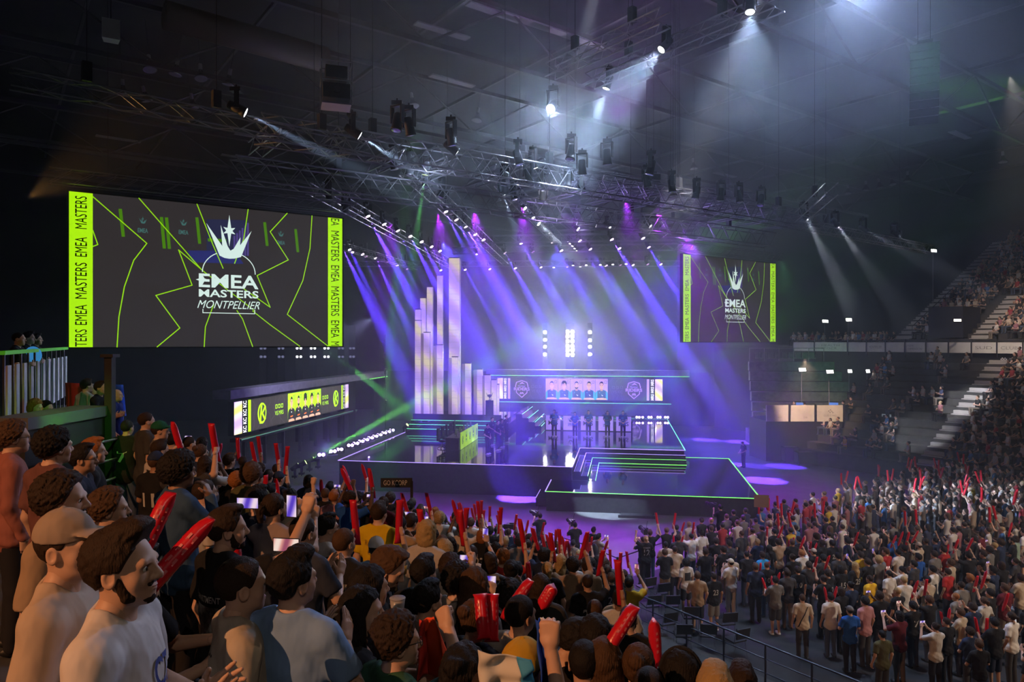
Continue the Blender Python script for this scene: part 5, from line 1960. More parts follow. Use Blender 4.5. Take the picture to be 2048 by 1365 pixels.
SKIN = {'light': (.58, .36, .26), 'mid': (.46, .27, .18), 'tan': (.34, .19, .12), 'brown': (.19, .10, .06), 'dark': (.10, .055, .035)}
HAIRC = {'black': (.012, .010, .010), 'dark brown': (.030, .018, .012), 'brown': (.075, .040, .022), 'ginger': (.30, .11, .03), 'blond': (.40, .27, .12), 'grey': (.25, .24, .23), 'white': (.6, .58, .56)}


def rgba(c):
    return (*c, 1.0)


GLASS_FRAME = mat('dark spectacle frame', (0.02, 0.018, 0.016), 0.3)


def person(label, loc, face_to=None, face=None, pose=('down', 'down', False), bld='m', hair='short', hairc='dark brown', skin='light', shirt=(.02, .02, .022), pants=(.02, .02, .025),
           sleeve='tee', legs='long', scale=1.0, lod=1, hrot=(0, 0, 0), beard=False, cap=None, glasses=False, fat=0.0, group=None, prints=(), strap=None, shirt_name='t_shirt', headphones=False):
    loc = Vector(loc)
    if face is None:
        d = Vector(face_to) - loc
        face = math.atan2(d.y, d.x)
    sit = pose[2]
    root = thing('person', label, 'person', loc, face - R(90), group)
    root.scale = (scale,) * 3
    b, s, t = person_meshes(pose, bld, lod, sleeve, legs, tuple(hrot), fat)
    dz = -.47 if sit else 0.0

    def part(nm, me, col, mtx=None):
        o = obj(nm, me, root)
        o.color = rgba(col)
        if sit:
            o.location.z = dz
        return o
    skc = SKIN[skin] if isinstance(skin, str) else skin
    bo = part('body', b, skc)
    so = part(shirt_name, s, shirt)
    part('trousers' if legs == 'long' else 'short_trousers', t, pants)
    if legs == 'shorts':
        for sx in (-1, 1):
            if ('shoe', sx, sit) not in _pm:
                c = legs_joints(sit)[0 if sx < 0 else 1][2]
                _pm['shoe', sx, sit] = MB().ell((float(c[0]), float(c[1]) + .065, float(c[2]) - .035), (.05, .14, .05), 12, 8).mesh('shoe', M['shoew'], True)
            part('shoe', _pm['shoe', sx, sit], (1, 1, 1))
    Rm = rotm(*hrot)
    HM = Matrix.Translation(Vector(HEAD_AT) + Vector((0, 0, dz))) @ Matrix([list(map(float, r)) for r in Rm]).to_4x4()

    def headpart(nm, me, col):
        o = obj(nm, me, root)
        o.matrix_local = HM
        o.color = rgba(col)
        return o
    hc = HAIRC[hairc] if isinstance(hairc, str) else hairc
    if cap is not None and hair not in ('long', 'pony'):
        hair = 'undercap'
    if hair:
        headpart('hair', hair_mesh(hair, lod), hc)
    if beard:
        headpart('beard', beard_mesh(lod, beard == 'thin'), hc)
    if cap is not None:
        headpart('cap', cap_mesh(lod), cap)
    if glasses:
        if 'specs' not in _pm:
            mb = MB()
            for sx in (-1, 1):
                c = Vector((sx * .032, .103, .105))
                n = 14
                for i in range(n):
                    a0, a1 = 2 * math.pi * i / n, 2 * math.pi * (i + 1) / n
                    mb.bar(c + Vector((.024 * math.cos(a0), 0, .019 * math.sin(a0))), c + Vector((.024 * math.cos(a1), 0, .019 * math.sin(a1))), .0018, 4)
                mb.bar(c + Vector((sx * .024, 0, .006)), (sx * .080, .0, .112), .0018, 4)
            mb.bar((-.008, .105, .108), (.008, .105, .108), .0018, 4)
            _pm['specs'] = mb.mesh('glasses', GLASS_FRAME)
        headpart('glasses', _pm['specs'], (0, 0, 0))
    if headphones:
        if 'hp' not in _pm:
            mb = MB()
            for i in range(12):
                a0, a1 = math.pi * i / 12, math.pi * (i + 1) / 12
                mb.bar((.098 * math.cos(a0), -.01, .115 + .128 * math.sin(a0)), (.098 * math.cos(a1), -.01, .115 + .128 * math.sin(a1)), .010, 6)
            for sx in (-1, 1):
                mb.bar((sx * .078, -.01, .10), (sx * .110, -.01, .10), .038, 12)
            _pm['hp'] = mb.mesh('headphones', M['dark'])
        headpart('headphones', _pm['hp'], (0, 0, 0))
    if strap is not None:
        print_strap(root, so, strap, dz)
    for p in prints:
        print_on(root, so, dz, *p)
    root['_dz'] = dz
    return root


def bvh_of(me):
    from mathutils.bvhtree import BVHTree
    return BVHTree.FromPolygons([v.co for v in me.vertices], [tuple(p.vertices) for p in me.polygons])


_bv = {}


def get_bvh(me):
    if me.name not in _bv:
        _bv[me.name] = bvh_of(me)
    return _bv[me.name]


def print_on(root, so, dz, text, x, z, w, h, m, back=True, name='print', bold=.02):
    """lettering or a mark laid on the cloth of the back or chest"""
    bv = get_bvh(so.data)
    if isinstance(text, str):
        me = text_mesh(text, 1.0, bold)
        wh = text_wh(me)
        pts = [(v.co.x / wh[0] * w, v.co.y / wh[1] * h) for v in me.vertices]
        fs = [tuple(p.vertices) for p in me.polygons]
    else:
        pts, fs = text
        pts = [(a * w, b * h) for a, b in pts]
    s = -1 if back else 1
    vs = []
    for (a, b) in pts:
        px_, pz_ = x - s * a * -1 if back else x - a, z + b
        px_ = x + a if back else x - a
        hit = bv.ray_cast(Vector((px_, s * 1.0, pz_)), Vector((0, -s, 0)))
        y = hit[0].y if hit[0] is not None else s * .12
        vs.append((px_, y + s * .006, pz_))
    mb = MB()
    mb._add(vs, fs)
    o = mb.build(name, m, root)
    o.location.z = dz
    return o


def grid_patch(nx=8, ny=8):
    pts = [(i / nx - .5, j / ny - .5) for j in range(ny + 1) for i in range(nx + 1)]
    fs = [(j * (nx + 1) + i, j * (nx + 1) + i + 1, (j + 1) * (nx + 1) + i + 1, (j + 1) * (nx + 1) + i) for j in range(ny) for i in range(nx)]
    return pts, fs


def print_strap(root, so, col, dz):
    """bag strap running across the back and chest"""
    bv = get_bvh(so.data)
    mb = MB()
    for s in (-1, 1):
        prev = None
        for i in range(15):
            t = i / 14
            x, z = .11 - .26 * t, 1.46 - .56 * t
            q = []
            for dx in (-.018, .018):
                hit = bv.ray_cast(Vector((x + dx, s, z + dx * .5)), Vector((0, -s, 0)))
                y = hit[0].y if hit[0] is not None else s * .1
                q.append(Vector((x + dx, y + s * .008, z + dx * .5)))
            if prev:
                mb._add([prev[0], prev[1], q[1], q[0]], [(0, 1, 2, 3)])
            prev = q
    o = mb.build('bag_strap', col, root)
    o.location.z = dz
    return o


def wrist_world(root, kind, right, fwd=.06):
    """where the hand of a person is, and the axis of a fist round a stick"""
    e, w, d, n, m = arm(kind, right)
    p = Vector(w) + Vector(unit(d)) * fwd + Vector(unit(n)) * .022
    Mx = Matrix.LocRotScale(root.location, root.rotation_euler, root.scale)
    return Mx @ (p + Vector((0, 0, root.get('_dz', 0.0))))


def stick_axis(root, kind, right, tilt=None):
    e, w, d, n, m = arm(kind, right)
    d_, n_ = unit(d), np.asarray(n, float)
    n_ = unit(n_ - d_ * (n_ @ d_))
    s = np.cross(d_, n_) if right else np.cross(n_, d_)
    return (root.rotation_euler.to_matrix() @ Vector(s)).normalized()


M['stick'] = bump(mat('red inflated plastic', (0.62, 0.012, 0.03), 0.28, spec=0.6), 30, .2, 2, .004)
M['stickprint'] = mat('pale print on red plastic', (0.66, 0.16, 0.18), 0.4)
_stk = []


def stick(p, axis, label, group, near=False, length=.60, off=.17):
    """red inflatable clapping stick held near its lower end"""
    if not _stk:
        prof = [(.004, .006), (.030, 0), (.032, .02), (.034, .05), (.037, .10), (.038, .30), (.037, .50), (.034, .55), (.032, .58), (.030, .60), (.004, .588)]
        mb = MB().lathe(prof, 14)
        v = []
        for (x, y, z) in mb.v:
            e = min(z, .6 - z)
            k = max(0, 1 - e / .06)
            v.append((x * (1 + .45 * k), y * (1 - .78 * k), z))
        mb.v = v
        _stk.append(mb.mesh('clapping_stick', M['stick'], True))
        t = MB()
        for j in range(12):
            z = .20 + (j % 4) * .075
            for (a0, a1, z0, z1) in ((-.5, .5, 0, .012), (-.5, -.2, .012, .045), (.2, .5, .012, .045)):
                pts = [(0.0395 * math.sin(a + (j // 4) * 2.1), -.0395 * math.cos(a + (j // 4) * 2.1), zz) for (a, zz) in ((a0, z + z0), (a1, z + z0), (a1, z + z1), (a0, z + z1))]
                t._add(pts, [(0, 1, 2, 3)])
        _stk.append(t.mesh('print', M['stickprint']))
    o = obj('clapping_stick', _stk[0])
    ax = Vector(axis).normalized()
    o.rotation_euler = ax.to_track_quat('Z', 'Y').to_euler()
    o.location = Vector(p) - ax * off
    o.scale = (1, 1, length / .6)
    tag(o, label, 'clapping stick', group)
    if near:
        obj('print', _stk[1], o)
    return o


PHONE_SCR = led_gradient('lit phone picture', 0.85, 24, ((0.10, 0.05, 0.6), (0.5, 0.35, 0.9), (0.95, 0.75, 0.9)))
PHONE_SCR2 = led_gradient('warm lit phone picture', 0.85, 24, ((0.35, 0.08, 0.15), (0.8, 0.35, 0.3), (1.0, 0.8, 0.7)))


def phone(p, normal, label, group=None, wide=True, scr=None):
    """lit phone; normal points from the glass to the viewer"""
    o = thing('phone', label, 'phone', p, 0, group)
    o.rotation_euler = Vector(normal).to_track_quat('Z', 'Y').to_euler()
    a, b = (.155, .075) if wide else (.075, .155)
    MB().box((0, 0, -.004), (a, b, .008)).build('case', M['dark'], o)
    MB().box((0, 0, .0006), (a * .95, b * .92, .0012)).build('screen', scr or PHONE_SCR, o)
    return o
# ================================================================ the audience near the photographer
STAGE_C = Vector((3.0, 47.0, 2.5))
HEADTOP = 1.785
placed = []          # (x, y, z) of everyone so far


def on_tier(x, ytop, dg):
    """stand a person on the near tiers so that the head top shows at pixel (x, ytop), about dg metres away"""
    best = None
    for i in range(121):
        d = dg * (.72 + .0047 * i)
        p = px(x, ytop, d)
        s = p.x * WV.x + p.y * WV.y
        z = tier_z(s)
        need = (p.z - z) / HEADTOP
        fr = (s / ROW_D + .5) % 1.0
        c = abs(math.log(max(need, .2))) * 3 + .8 * abs(math.log(d / dg)) + (.25 if fr > .9 or fr < .12 else 0)
        if best is None or c < best[0]:
            best = (c, p, z, need)
    _, p, z, need = best
    sc = min(1.12, max(.88, need))
    return Vector((p.x, p.y, z)), sc


WHT = (.62, .60, .57)
BLK = (.014, .014, .016)
NVY = (.020, .032, .075)
GRY = (.16, .155, .15)
MK = M['mintwhite']
M['prt_w'] = mat('white cloth print', (.45, .44, .42), .8)
M['prt_k'] = mat('black cloth print', (.02, .02, .02), .8)
M['prt_b'] = mat('blue cloth print', (.05, .07, .30), .8)
M['prt_r'] = mat('dark red cloth print', (.35, .03, .03), .8)
M['prt_g'] = tint(mat('worn grey cloth print', (.2, .2, .2), .8), (.05, .05, .05), (.40, .39, .37), 14)
M['prt_y'] = mat('dark yellow cloth print', (.36, .22, .01), .8)
M['cup'] = mat('clear plastic', (.75, .75, .78), .15)
M['cup'].node_tree.nodes['Principled BSDF'].inputs['Transmission Weight'].default_value = .6
M['beer'] = mat('pale drink', (.5, .35, .12), .2)
M['flag_r'] = mat('red flag cloth', (.55, .03, .02), .8)
M['flag_o'] = mat('orange flag cloth', (.95, .09, .02), .8)
M['flag_w'] = mat('white flag cloth', (.62, .62, .60), .8)
M['flag_lb'] = mat('light blue flag cloth', (.05, .30, .60), .8)
M['flag_b'] = mat('deep blue flag cloth', (.01, .07, .55), .8)
D2 = ('down', 'down', False)


def hero(x, y, d, face, label, **k):
    loc, sc = on_tier(x, y, d)
    k.setdefault('lod', 2 if d < 6 else 1)
    r = person(label, loc, face=R(face), scale=sc, **k)
    placed.append(loc)
    return r


def heroes():
    patch = grid_patch()
    A = hero(240, 1050, 2.35, 8, 'bearded person in a white t-shirt with blue print, in profile, clapping hands together', pose=('clapnear', 'clapnear', False), hair='quiff', hairc='dark brown', beard='thin', shirt=(.66, .63, .64), skin='light',
             prints=[('C7', .0, 1.33, .10, .09, M['prt_b'], False), ('G', .06, 1.10, .12, .12, M['prt_b'], False)], hrot=(-.08, .06, 0))
    hero(130, 1022, 2.95, 14, 'person in a beige cap and cream t-shirt with black back print beside the bearded clapper', hair='short', hairc='dark brown', cap=(.34, .27, .22), shirt=(.50, .40, .32), skin='light', hrot=(-.30, .05, 0),
         prints=[('KARMINE', 0, 1.36, .26, .07, M['prt_k']), ('CORP', 0, 1.22, .2, .07, M['prt_k'])])
    hero(118, 945, 4.3, 14, 'curly bearded person in a tan t-shirt with a dark shoulder strap', hair='curly', hairc='dark brown', beard=True, shirt=(.34, .24, .16), strap=M['ink'], skin='light')
    hero(24, 842, 5.6, 40, 'curly haired person in a faded red shirt near the dark counter', hair='curly', hairc='brown', shirt=(.30, .11, .09), sleeve='long', glasses=True)
    hero(105, 855, 5.6, 60, 'dark curly haired person in a plum brown t-shirt, seen from behind', hair='curly', hairc='black', shirt=(.15, .065, .06))
    hero(162, 888, 4.8, 20, 'person with black hair and glasses in a dark navy top', hair='short', hairc='black', shirt=(.012, .016, .03), glasses=True, skin='mid')
    hero(184, 876, 5.5, 30, 'ginger haired person half hidden behind the one in glasses', hair='wavy', hairc='ginger', shirt=BLK)
    hero(184, 990, 3.9, 24, 'black haired person in glasses behind the beige cap, dark shirt', hair='wavy', hairc='black', shirt=BLK, glasses=True)
    hero(215, 977, 4.3, 26, 'brown curly haired person in a dark shirt behind the bearded clapper', hair='curly', hairc='brown', shirt=(.03, .028, .03))
    Z = hero(268, 1090, 2.9, 12, 'dark shirted person hidden behind the bearded clapper, holding two red sticks', pose=('sticklow', 'sticklow', False), hair='short', shirt=BLK)
    hero(356, 908, 4.8, 50, 'afro haired person in a blue denim shirt', hair='afro', hairc='black', shirt=(.035, .075, .15), sleeve='long', skin='tan', pose=('face', 'down', False))
    hero(407, 958, 5.4, 45, 'person with short dark hair in a long white t-shirt', hair='fade', hairc='dark brown', shirt=(.46, .43, .40))
    hero(318, 880, 7.0, 55, 'person in a white t-shirt with a black block print on the back', hair='short', hairc='dark brown', shirt=(.50, .47, .45), prints=[(patch, -.05, 1.33, .14, .16, M['prt_k']), ('LA', .07, 1.30, .13, .12, M['prt_k'])])
    hero(291, 824, 8.2, 45, 'person in a charcoal t-shirt beside the green cap', hair='fade', hairc='dark brown', shirt=(.05, .05, .05))
    hero(318, 843, 7.8, 35, 'person in a dark green cap and grey t-shirt', hair='short', cap=(.012, .10, .055), shirt=(.12, .12, .12), hrot=(-.2, 0, 0))
    G = hero(450, 1013, 4.0, 48, 'bearded person in a black t-shirt with a white poster print, filming with a raised arm', pose=('phonehigh', 'down', False), hair='short', hairc='dark brown', beard=True, shirt=BLK, sleeve='tee', hrot=(-.35, 0, 0),
             prints=[('ER.DEPARTMENT', 0, 1.30, .26, .035, M['prt_w']), (patch, 0, 1.16, .24, .20, M['prt_g'])])
    phone(px(572, 1091, 3.9), (-.15, -1, .0), 'phone with a warm lit picture, held up by the poster print t-shirt', wide=True, scr=PHONE_SCR2)
    hero(478, 1112, 3.4, 30, 'person with a side fade in a cream t-shirt with black lettering', hair='fade', hairc='dark brown', shirt=(.46, .40, .32), prints=[('KARMINE', 0, 1.28, .28, .06, M['prt_k']), ('...', 0, 1.38, .06, .012, M['prt_k']), ('CORP', 0, 1.18, .12, .03, M['prt_k'])])
    hero(585, 1104, 2.9, 72, 'person in a plain light blue t-shirt with tousled dark hair, seen from behind', hair='quiff', hairc='black', shirt=(.20, .33, .58), hrot=(-.35, .05, 0), pose=('clap', 'clap', False))
    J = hero(512, 972, 5.0, 60, 'person in a navy shirt filming with a sideways phone', pose=('phone', 'phone', False), hair='short', hairc='black', shirt=(.018, .028, .06))
    phone(px(495, 1007, 4.75), (-.1, -1, -.05), 'sideways phone with a lit blue picture above the navy shirt', wide=True)
    hero(546, 986, 4.9, 62, 'person in a pale mauve t-shirt with swept back dark hair', hair='pony', hairc='dark brown', shirt=(.28, .22, .21), beard=True, pose=('phone', 'phone', False))
    phone(px(583, 1013, 4.7), (-.25, -1, 0), 'upright phone with a lit blue picture beside the mauve t-shirt', wide=False)
    hero(604, 1030, 5.2, 62, 'person in a dark blue t-shirt clapping, short dark hair', pose=('clap', 'clap', False), hair='fade', hairc='dark brown', shirt=(.035, .045, .075))
    hero(651, 1028, 5.8, 40, 'person with glasses and black hair in a white t-shirt', hair='short', hairc='black', glasses=True, shirt=(.46, .44, .42))
    hero(686, 1056, 5.4, 62, 'person in a black t-shirt with grey lettering across the shoulders', hair='fade', hairc='brown', shirt=BLK, prints=[('KARMINE', 0, 1.33, .28, .05, M['prt_g'])])
    hero(757, 1004, 7.2, 75, 'person in a bright yellow t-shirt with faint print, seen from behind', hair='short', hairc='dark brown', shirt=(.62, .42, .01), prints=[('Redbull', 0, 1.36, .22, .06, M['prt_y']), ('Gast', 0, 1.26, .14, .05, M['prt_y'])], fat=.015)
    hero(757, 1090, 4.4, 8, 'ginger bearded person in black leaning forward with a grey bag strap', hair='wavy', hairc='brown', beard=True, shirt=BLK, hrot=(-.2, -.45, 0), strap=M['grey'], skin='light')
    hero(722, 1172, 3.9, 12, 'person with long dark wavy hair in a black top, in profile', bld='f', hair='long', hairc='black', shirt=BLK, sleeve='none', hrot=(-.1, .05, 0), pose=('clap', 'clap', False))
    hero(735, 1130, 4.3, 35, 'person with long dark hair just behind the profile with wavy hair', bld='f', hair='long', hairc='black', shirt=BLK)
    S = hero(790, 1228, 3.3, 40, 'curly haired person with glasses in a green t-shirt, one fist raised', pose=('fistbent', 'down', False), hair='curly', hairc='dark brown', glasses=True, shirt=(.035, .10, .06), hrot=(-.3, 0, 0))
    hero(853, 1040, 6.6, 68, 'person with long blond hair in a white sweater, seen from behind', bld='f', hair='bob', hairc='blond', shirt=(.42, .39, .36), sleeve='long')
    hero(852, 1163, 4.4, 50, 'person with short dark hair in a plain brown grey t-shirt', hair='short', hairc='black', shirt=(.20, .15, .13))
    hero(845, 1112, 5.0, 60, 'dark haired person holding up a plastic cup, black top', pose=('cup', 'down', False), hair='short', hairc='black', shirt=BLK)
    hero(912, 1126, 5.2, 60, 'curly haired person in a pale grey t-shirt with a dark bag strap', hair='curly', hairc='black', shirt=(.30, .27, .25), strap=M['ink'])
    hero(948, 1135, 5.0, 52, 'person with long brown hair in a grey top', bld='f', hair='long', hairc='brown', shirt=(.22, .2, .19))
    hero(948, 1198, 4.2, 50, 'person with hair tied in a bun, black top with a neck cord', bld='f', hair='bun', hairc='brown', shirt=BLK)
    hero(926, 1288, 2.9, 70, 'person with long black hair tied by a green band at the bottom edge', bld='f', hair='halfup', hairc='black', shirt=BLK)
    hero(1038, 1190, 4.1, 45, 'person with cropped dark hair in a white t-shirt below the raised sticks', hair='fade', hairc='black', shirt=(.42, .40, .38))
    hero(985, 1335, 2.85, 60, 'person mostly hidden by the white and blue flag, raising a clenched fist', pose=('fistup', 'down', False), hair='short', shirt=BLK)
    hero(1044, 1282, 3.1, 60, 'person in a mustard yellow cap behind the striped flags', hair='short', cap=(.50, .30, .03), shirt=BLK)
    hero(1132, 1238, 3.6, 30, 'dark haired person in glasses looking down, black t-shirt', hair='wavy', hairc='black', glasses=True, shirt=BLK, hrot=(-.2, -.5, 0))
    hero(1168, 1280, 3.1, 80, 'person with short black hair at the bottom edge beside the long brown hair', hair='fade', hairc='black', shirt=BLK)
    hero(1208, 1277, 3.3, 70, 'person with long light brown hair at the bottom edge', bld='f', hair='long', hairc='brown', shirt=(.06, .05, .05))
    hero(1190, 1231, 4.0, 70, 'person with thick black hair behind the two at the bottom edge', bld='f', hair='bob', hairc='black', shirt=BLK)
    hero(1277, 1288, 3.8, 72, 'person with brown hair in a bun and a patterned dress', bld='f', hair='bun', hairc='brown', shirt=(.16, .12, .11), sleeve='none')
    hero(1297, 1333, 3.0, 75, 'person with shaved dark hair, only the crown in view at the bottom edge', hair='buzz', hairc='dark brown', shirt=BLK)
    hero(1362, 1298, 3.5, 75, 'person with long dark hair wearing headphones and a pale shirt', bld='f', hair='long', hairc='black', headphones=True, shirt=(.22, .22, .27))
    hero(1430, 1334, 3.4, 75, 'person with short blond hair at the bottom edge', hair='short', hairc='blond', shirt=GRY)
    hero(1484, 1330, 3.4, 75, 'person with short dark hair at the bottom edge right of the blond one', hair='short', hairc='dark brown', shirt=BLK)
    # sticks, cups and flags among them
    def stick_px(x0, y0, x1, y1, d0, d1, lb):
        a, b = px(x0, y0, d0), px(x1, y1, d1)
        stick(a, b - a, lb, None, True, (b - a).length, 0)
    stick_px(262, 1215, 424, 1036, 2.75, 2.95, 'long red clapping stick slanting up before the bearded clapper')
    stick_px(272, 1128, 342, 985, 3.1, 3.25, 'red clapping stick standing behind the slanting one')
    stick_px(474, 1150, 466, 1062, 4.2, 4.3, 'red clapping stick low behind the poster print t-shirt')
    stick_px(1082, 1215, 1108, 1172, 4.0, 4.0, 'short red clapping stick upright beside the white t-shirt')
    stick_px(1215, 1300, 1270, 1212, 3.7, 3.8, 'red clapping stick slanting right near the bottom middle')
    stick_px(1312, 1335, 1308, 1240, 4.2, 4.2, 'red clapping stick upright before the person with a bun')
    stick_px(1006, 1240, 1062, 1160, 4.6, 4.7, 'red clapping stick slanting over the white t-shirt')
    stick_px(968, 1280, 960, 1188, 4.0, 4.1, 'red clapping stick upright beside the bun and neck cord')
    stick_px(984, 1285, 984, 1188, 4.05, 4.15, 'second red clapping stick upright beside the bun and neck cord')
    for (x, y, d, lb) in ((804, 1134, 4.6, 'clear plastic cup held up over the crowd'), (795, 1226, 3.9, 'clear plastic cup low before the dark profile')):
        o = thing('plastic_cup', lb, 'cup', px(x, y + 14, d))
        MB().lathe([(.030, 0), (.043, .12), (.041, .12), (.028, .004)], 18).build('wall', M['cup'], o, True)
        MB().lathe([(.031, .004), (.037, .06), (.001, .061)], 18).build('drink', M['beer'], o, True)
        MB().lathe([(.043, .117), (.0455, .12), (.043, .123)], 18).build('rim', M['cup'], o, True)

    # a red and orange flag held by the raised fist, and a white blue flag
    def cloth(name, lb, pts, d, mats, stripes, wav=.03):
        """pts: four corners px (top left, top right, bottom right, bottom left) with own depths"""
        c = [px(*p[:2], p[2]) for p in pts]
        n = 22
        mb = MB()
        vs = []
        for j in range(n + 1):
            for i in range(n + 1):
                u, v = i / n, j / n
                p = (c[0] * (1 - u) + c[1] * u) * (1 - v) + (c[3] * (1 - u) + c[2] * u) * v
                p = p + Vector((0.3, -1, 0)) * (wav * math.sin(u * 9 + v * 2) * (.3 + v) + .012 * math.sin(v * 11 + u * 5))
                vs.append(p)
        base = min(p.z for p in vs)
        org = Vector((c[0].x, c[0].y, c[0].z))
        root = thing(name, lb, 'flag', org)
        k = len(mats)
        for q in range(k):
            w = MB()
            a, b = stripes[q], stripes[q + 1]
            fs = []
            for j in range(n):
                for i in range(n):
                    if a <= (i + .5) / n < b:
                        fs.append((j * (n + 1) + i, (j + 1) * (n + 1) + i, (j + 1) * (n + 1) + i + 1, j * (n + 1) + i + 1))
            w._add([p - org for p in vs], fs)
            o = w.build('stripe', mats[q], root, True)
            so = o.modifiers.new('thickness', 'SOLIDIFY')
            so.thickness = .003
        return root
    cloth('flag', 'orange red flag bunched under the raised bent arm', [(838, 1240, 3.45), (868, 1236, 3.4), (912, 1345, 3.5), (832, 1362, 3.5)], 3.4, [M['flag_r'], M['flag_o']], (0, .35, 1.01))
    cloth('flag', 'white and blue flag spread low before the mustard cap', [(955, 1300, 2.55), (1064, 1322, 2.5), (1075, 1380, 2.5), (955, 1400, 2.55)], 2.5, [M['flag_w'], M['flag_lb']], (0, .72, 1.01))
    cloth('flag', 'blue and white flag hanging from the fist beside the mustard cap', [(1070, 1240, 2.9), (1088, 1236, 2.9), (1128, 1390, 2.8), (1078, 1390, 2.8)], 2.8, [M['flag_b'], M['flag_w']], (0, .6, 1.01))
    # scarf with lettering, held up over the crowd
    s = thing('scarf', 'black supporter scarf with white lettering held up before the stage', 'scarf', px(793, 966, 12.5), R(2))
    MB().box((0, 0, 0), (.56, .012, .17)).box((.27, 0, -.12), (.05, .012, .3)).build('cloth', M['ink'], s)
    f = Flat()
    f.text_fit('GO KCORP', (-.02, 0), .42, .09, 0, 0, bold=.01)
    t = f.build('lettering', [M['prt_w']], s)
    t.data.transform(Matrix.Translation((0, -.009, 0)) @ Matrix.Rotation(R(90), 4, 'X'))


heroes()

# ---------------------------------------------------------------- the many others
rc = random.Random(11)
SHIRTS = [('black', BLK, 44), ('white', WHT, 12), ('navy', NVY, 10), ('grey', GRY, 9), ('charcoal', (.045, .045, .05), 9), ('cream', (.5, .42, .32), 6), ('pale blue', (.22, .30, .42), 3),
          ('blue', (.02, .10, .42), 2), ('sky blue', (.03, .30, .70), 1), ('red', (.42, .03, .03), 2), ('yellow', (.65, .40, .02), 2), ('maroon', (.12, .015, .025), 3), ('tan', (.36, .25, .16), 4), ('olive', (.09, .09, .04), 2), ('pink', (.5, .24, .26), 2), ('mint', (.30, .42, .34), 1)]
HAIRS = [('short', 'short'), ('fade', 'cropped'), ('wavy', 'wavy'), ('curly', 'curly'), ('quiff', 'swept up'), ('buzz', 'shaved'), ('afro', 'afro')]
HAIRF = [('long', 'long'), ('pony', 'ponytailed'), ('bun', 'bunned'), ('bob', 'bobbed')]
POSES = [('down', 'down', 'standing'), ('clap', 'clap', 'clapping'), ('claplow', 'claplow', 'clapping low'), ('claphigh', 'claphigh', 'clapping high'), ('stickup', 'stickup', 'two sticks up'), ('sticklow', 'sticklow', 'two sticks low'),
         ('stickup', 'down', 'one stick up'), ('phone', 'phone', 'filming'), ('phonehigh', 'down', 'phone high'), ('folded', 'folded', 'arms folded'), ('face', 'down', 'hand at face'), ('fist', 'down', 'fist raised')]
PW_TIER = [16, 14, 8, 8, 17, 9, 6, 8, 4, 5, 4, 1]
PW_FLOOR = [22, 16, 8, 8, 8, 9, 4, 7, 3, 8, 5, 2]
HC = [('black', 34), ('dark brown', 40), ('brown', 18), ('blond', 5), ('ginger', 2), ('grey', 1)]


def pick(seq, w):
    return rc.choices(seq, w)[0]


NTH = ['first', 'second', 'third', 'fourth', 'fifth', 'sixth', 'seventh', 'eighth', 'ninth', 'tenth', 'eleventh', 'twelfth', 'thirteenth', 'fourteenth', 'fifteenth', 'sixteenth', 'seventeenth', 'eighteenth', 'nineteenth', 'twentieth',
       'twenty-first', 'twenty-second', 'twenty-third', 'twenty-fourth', 'twenty-fifth', 'twenty-sixth', 'twenty-seventh', 'twenty-eighth', 'twenty-ninth', 'thirtieth', 'thirty-first', 'thirty-second', 'thirty-third', 'thirty-fourth']


def seen(loc, h=1.65):
    d = loc.y
    return 1024 + loc.x / d * FPX, 682.5 - (loc.z + h - H) / d * FPX


crowd_rows = []
CARD = 'one two three four five six seven eight nine ten eleven twelve thirteen fourteen fifteen sixteen seventeen eighteen nineteen twenty twenty-one twenty-two twenty-three'.split()
USED = {}


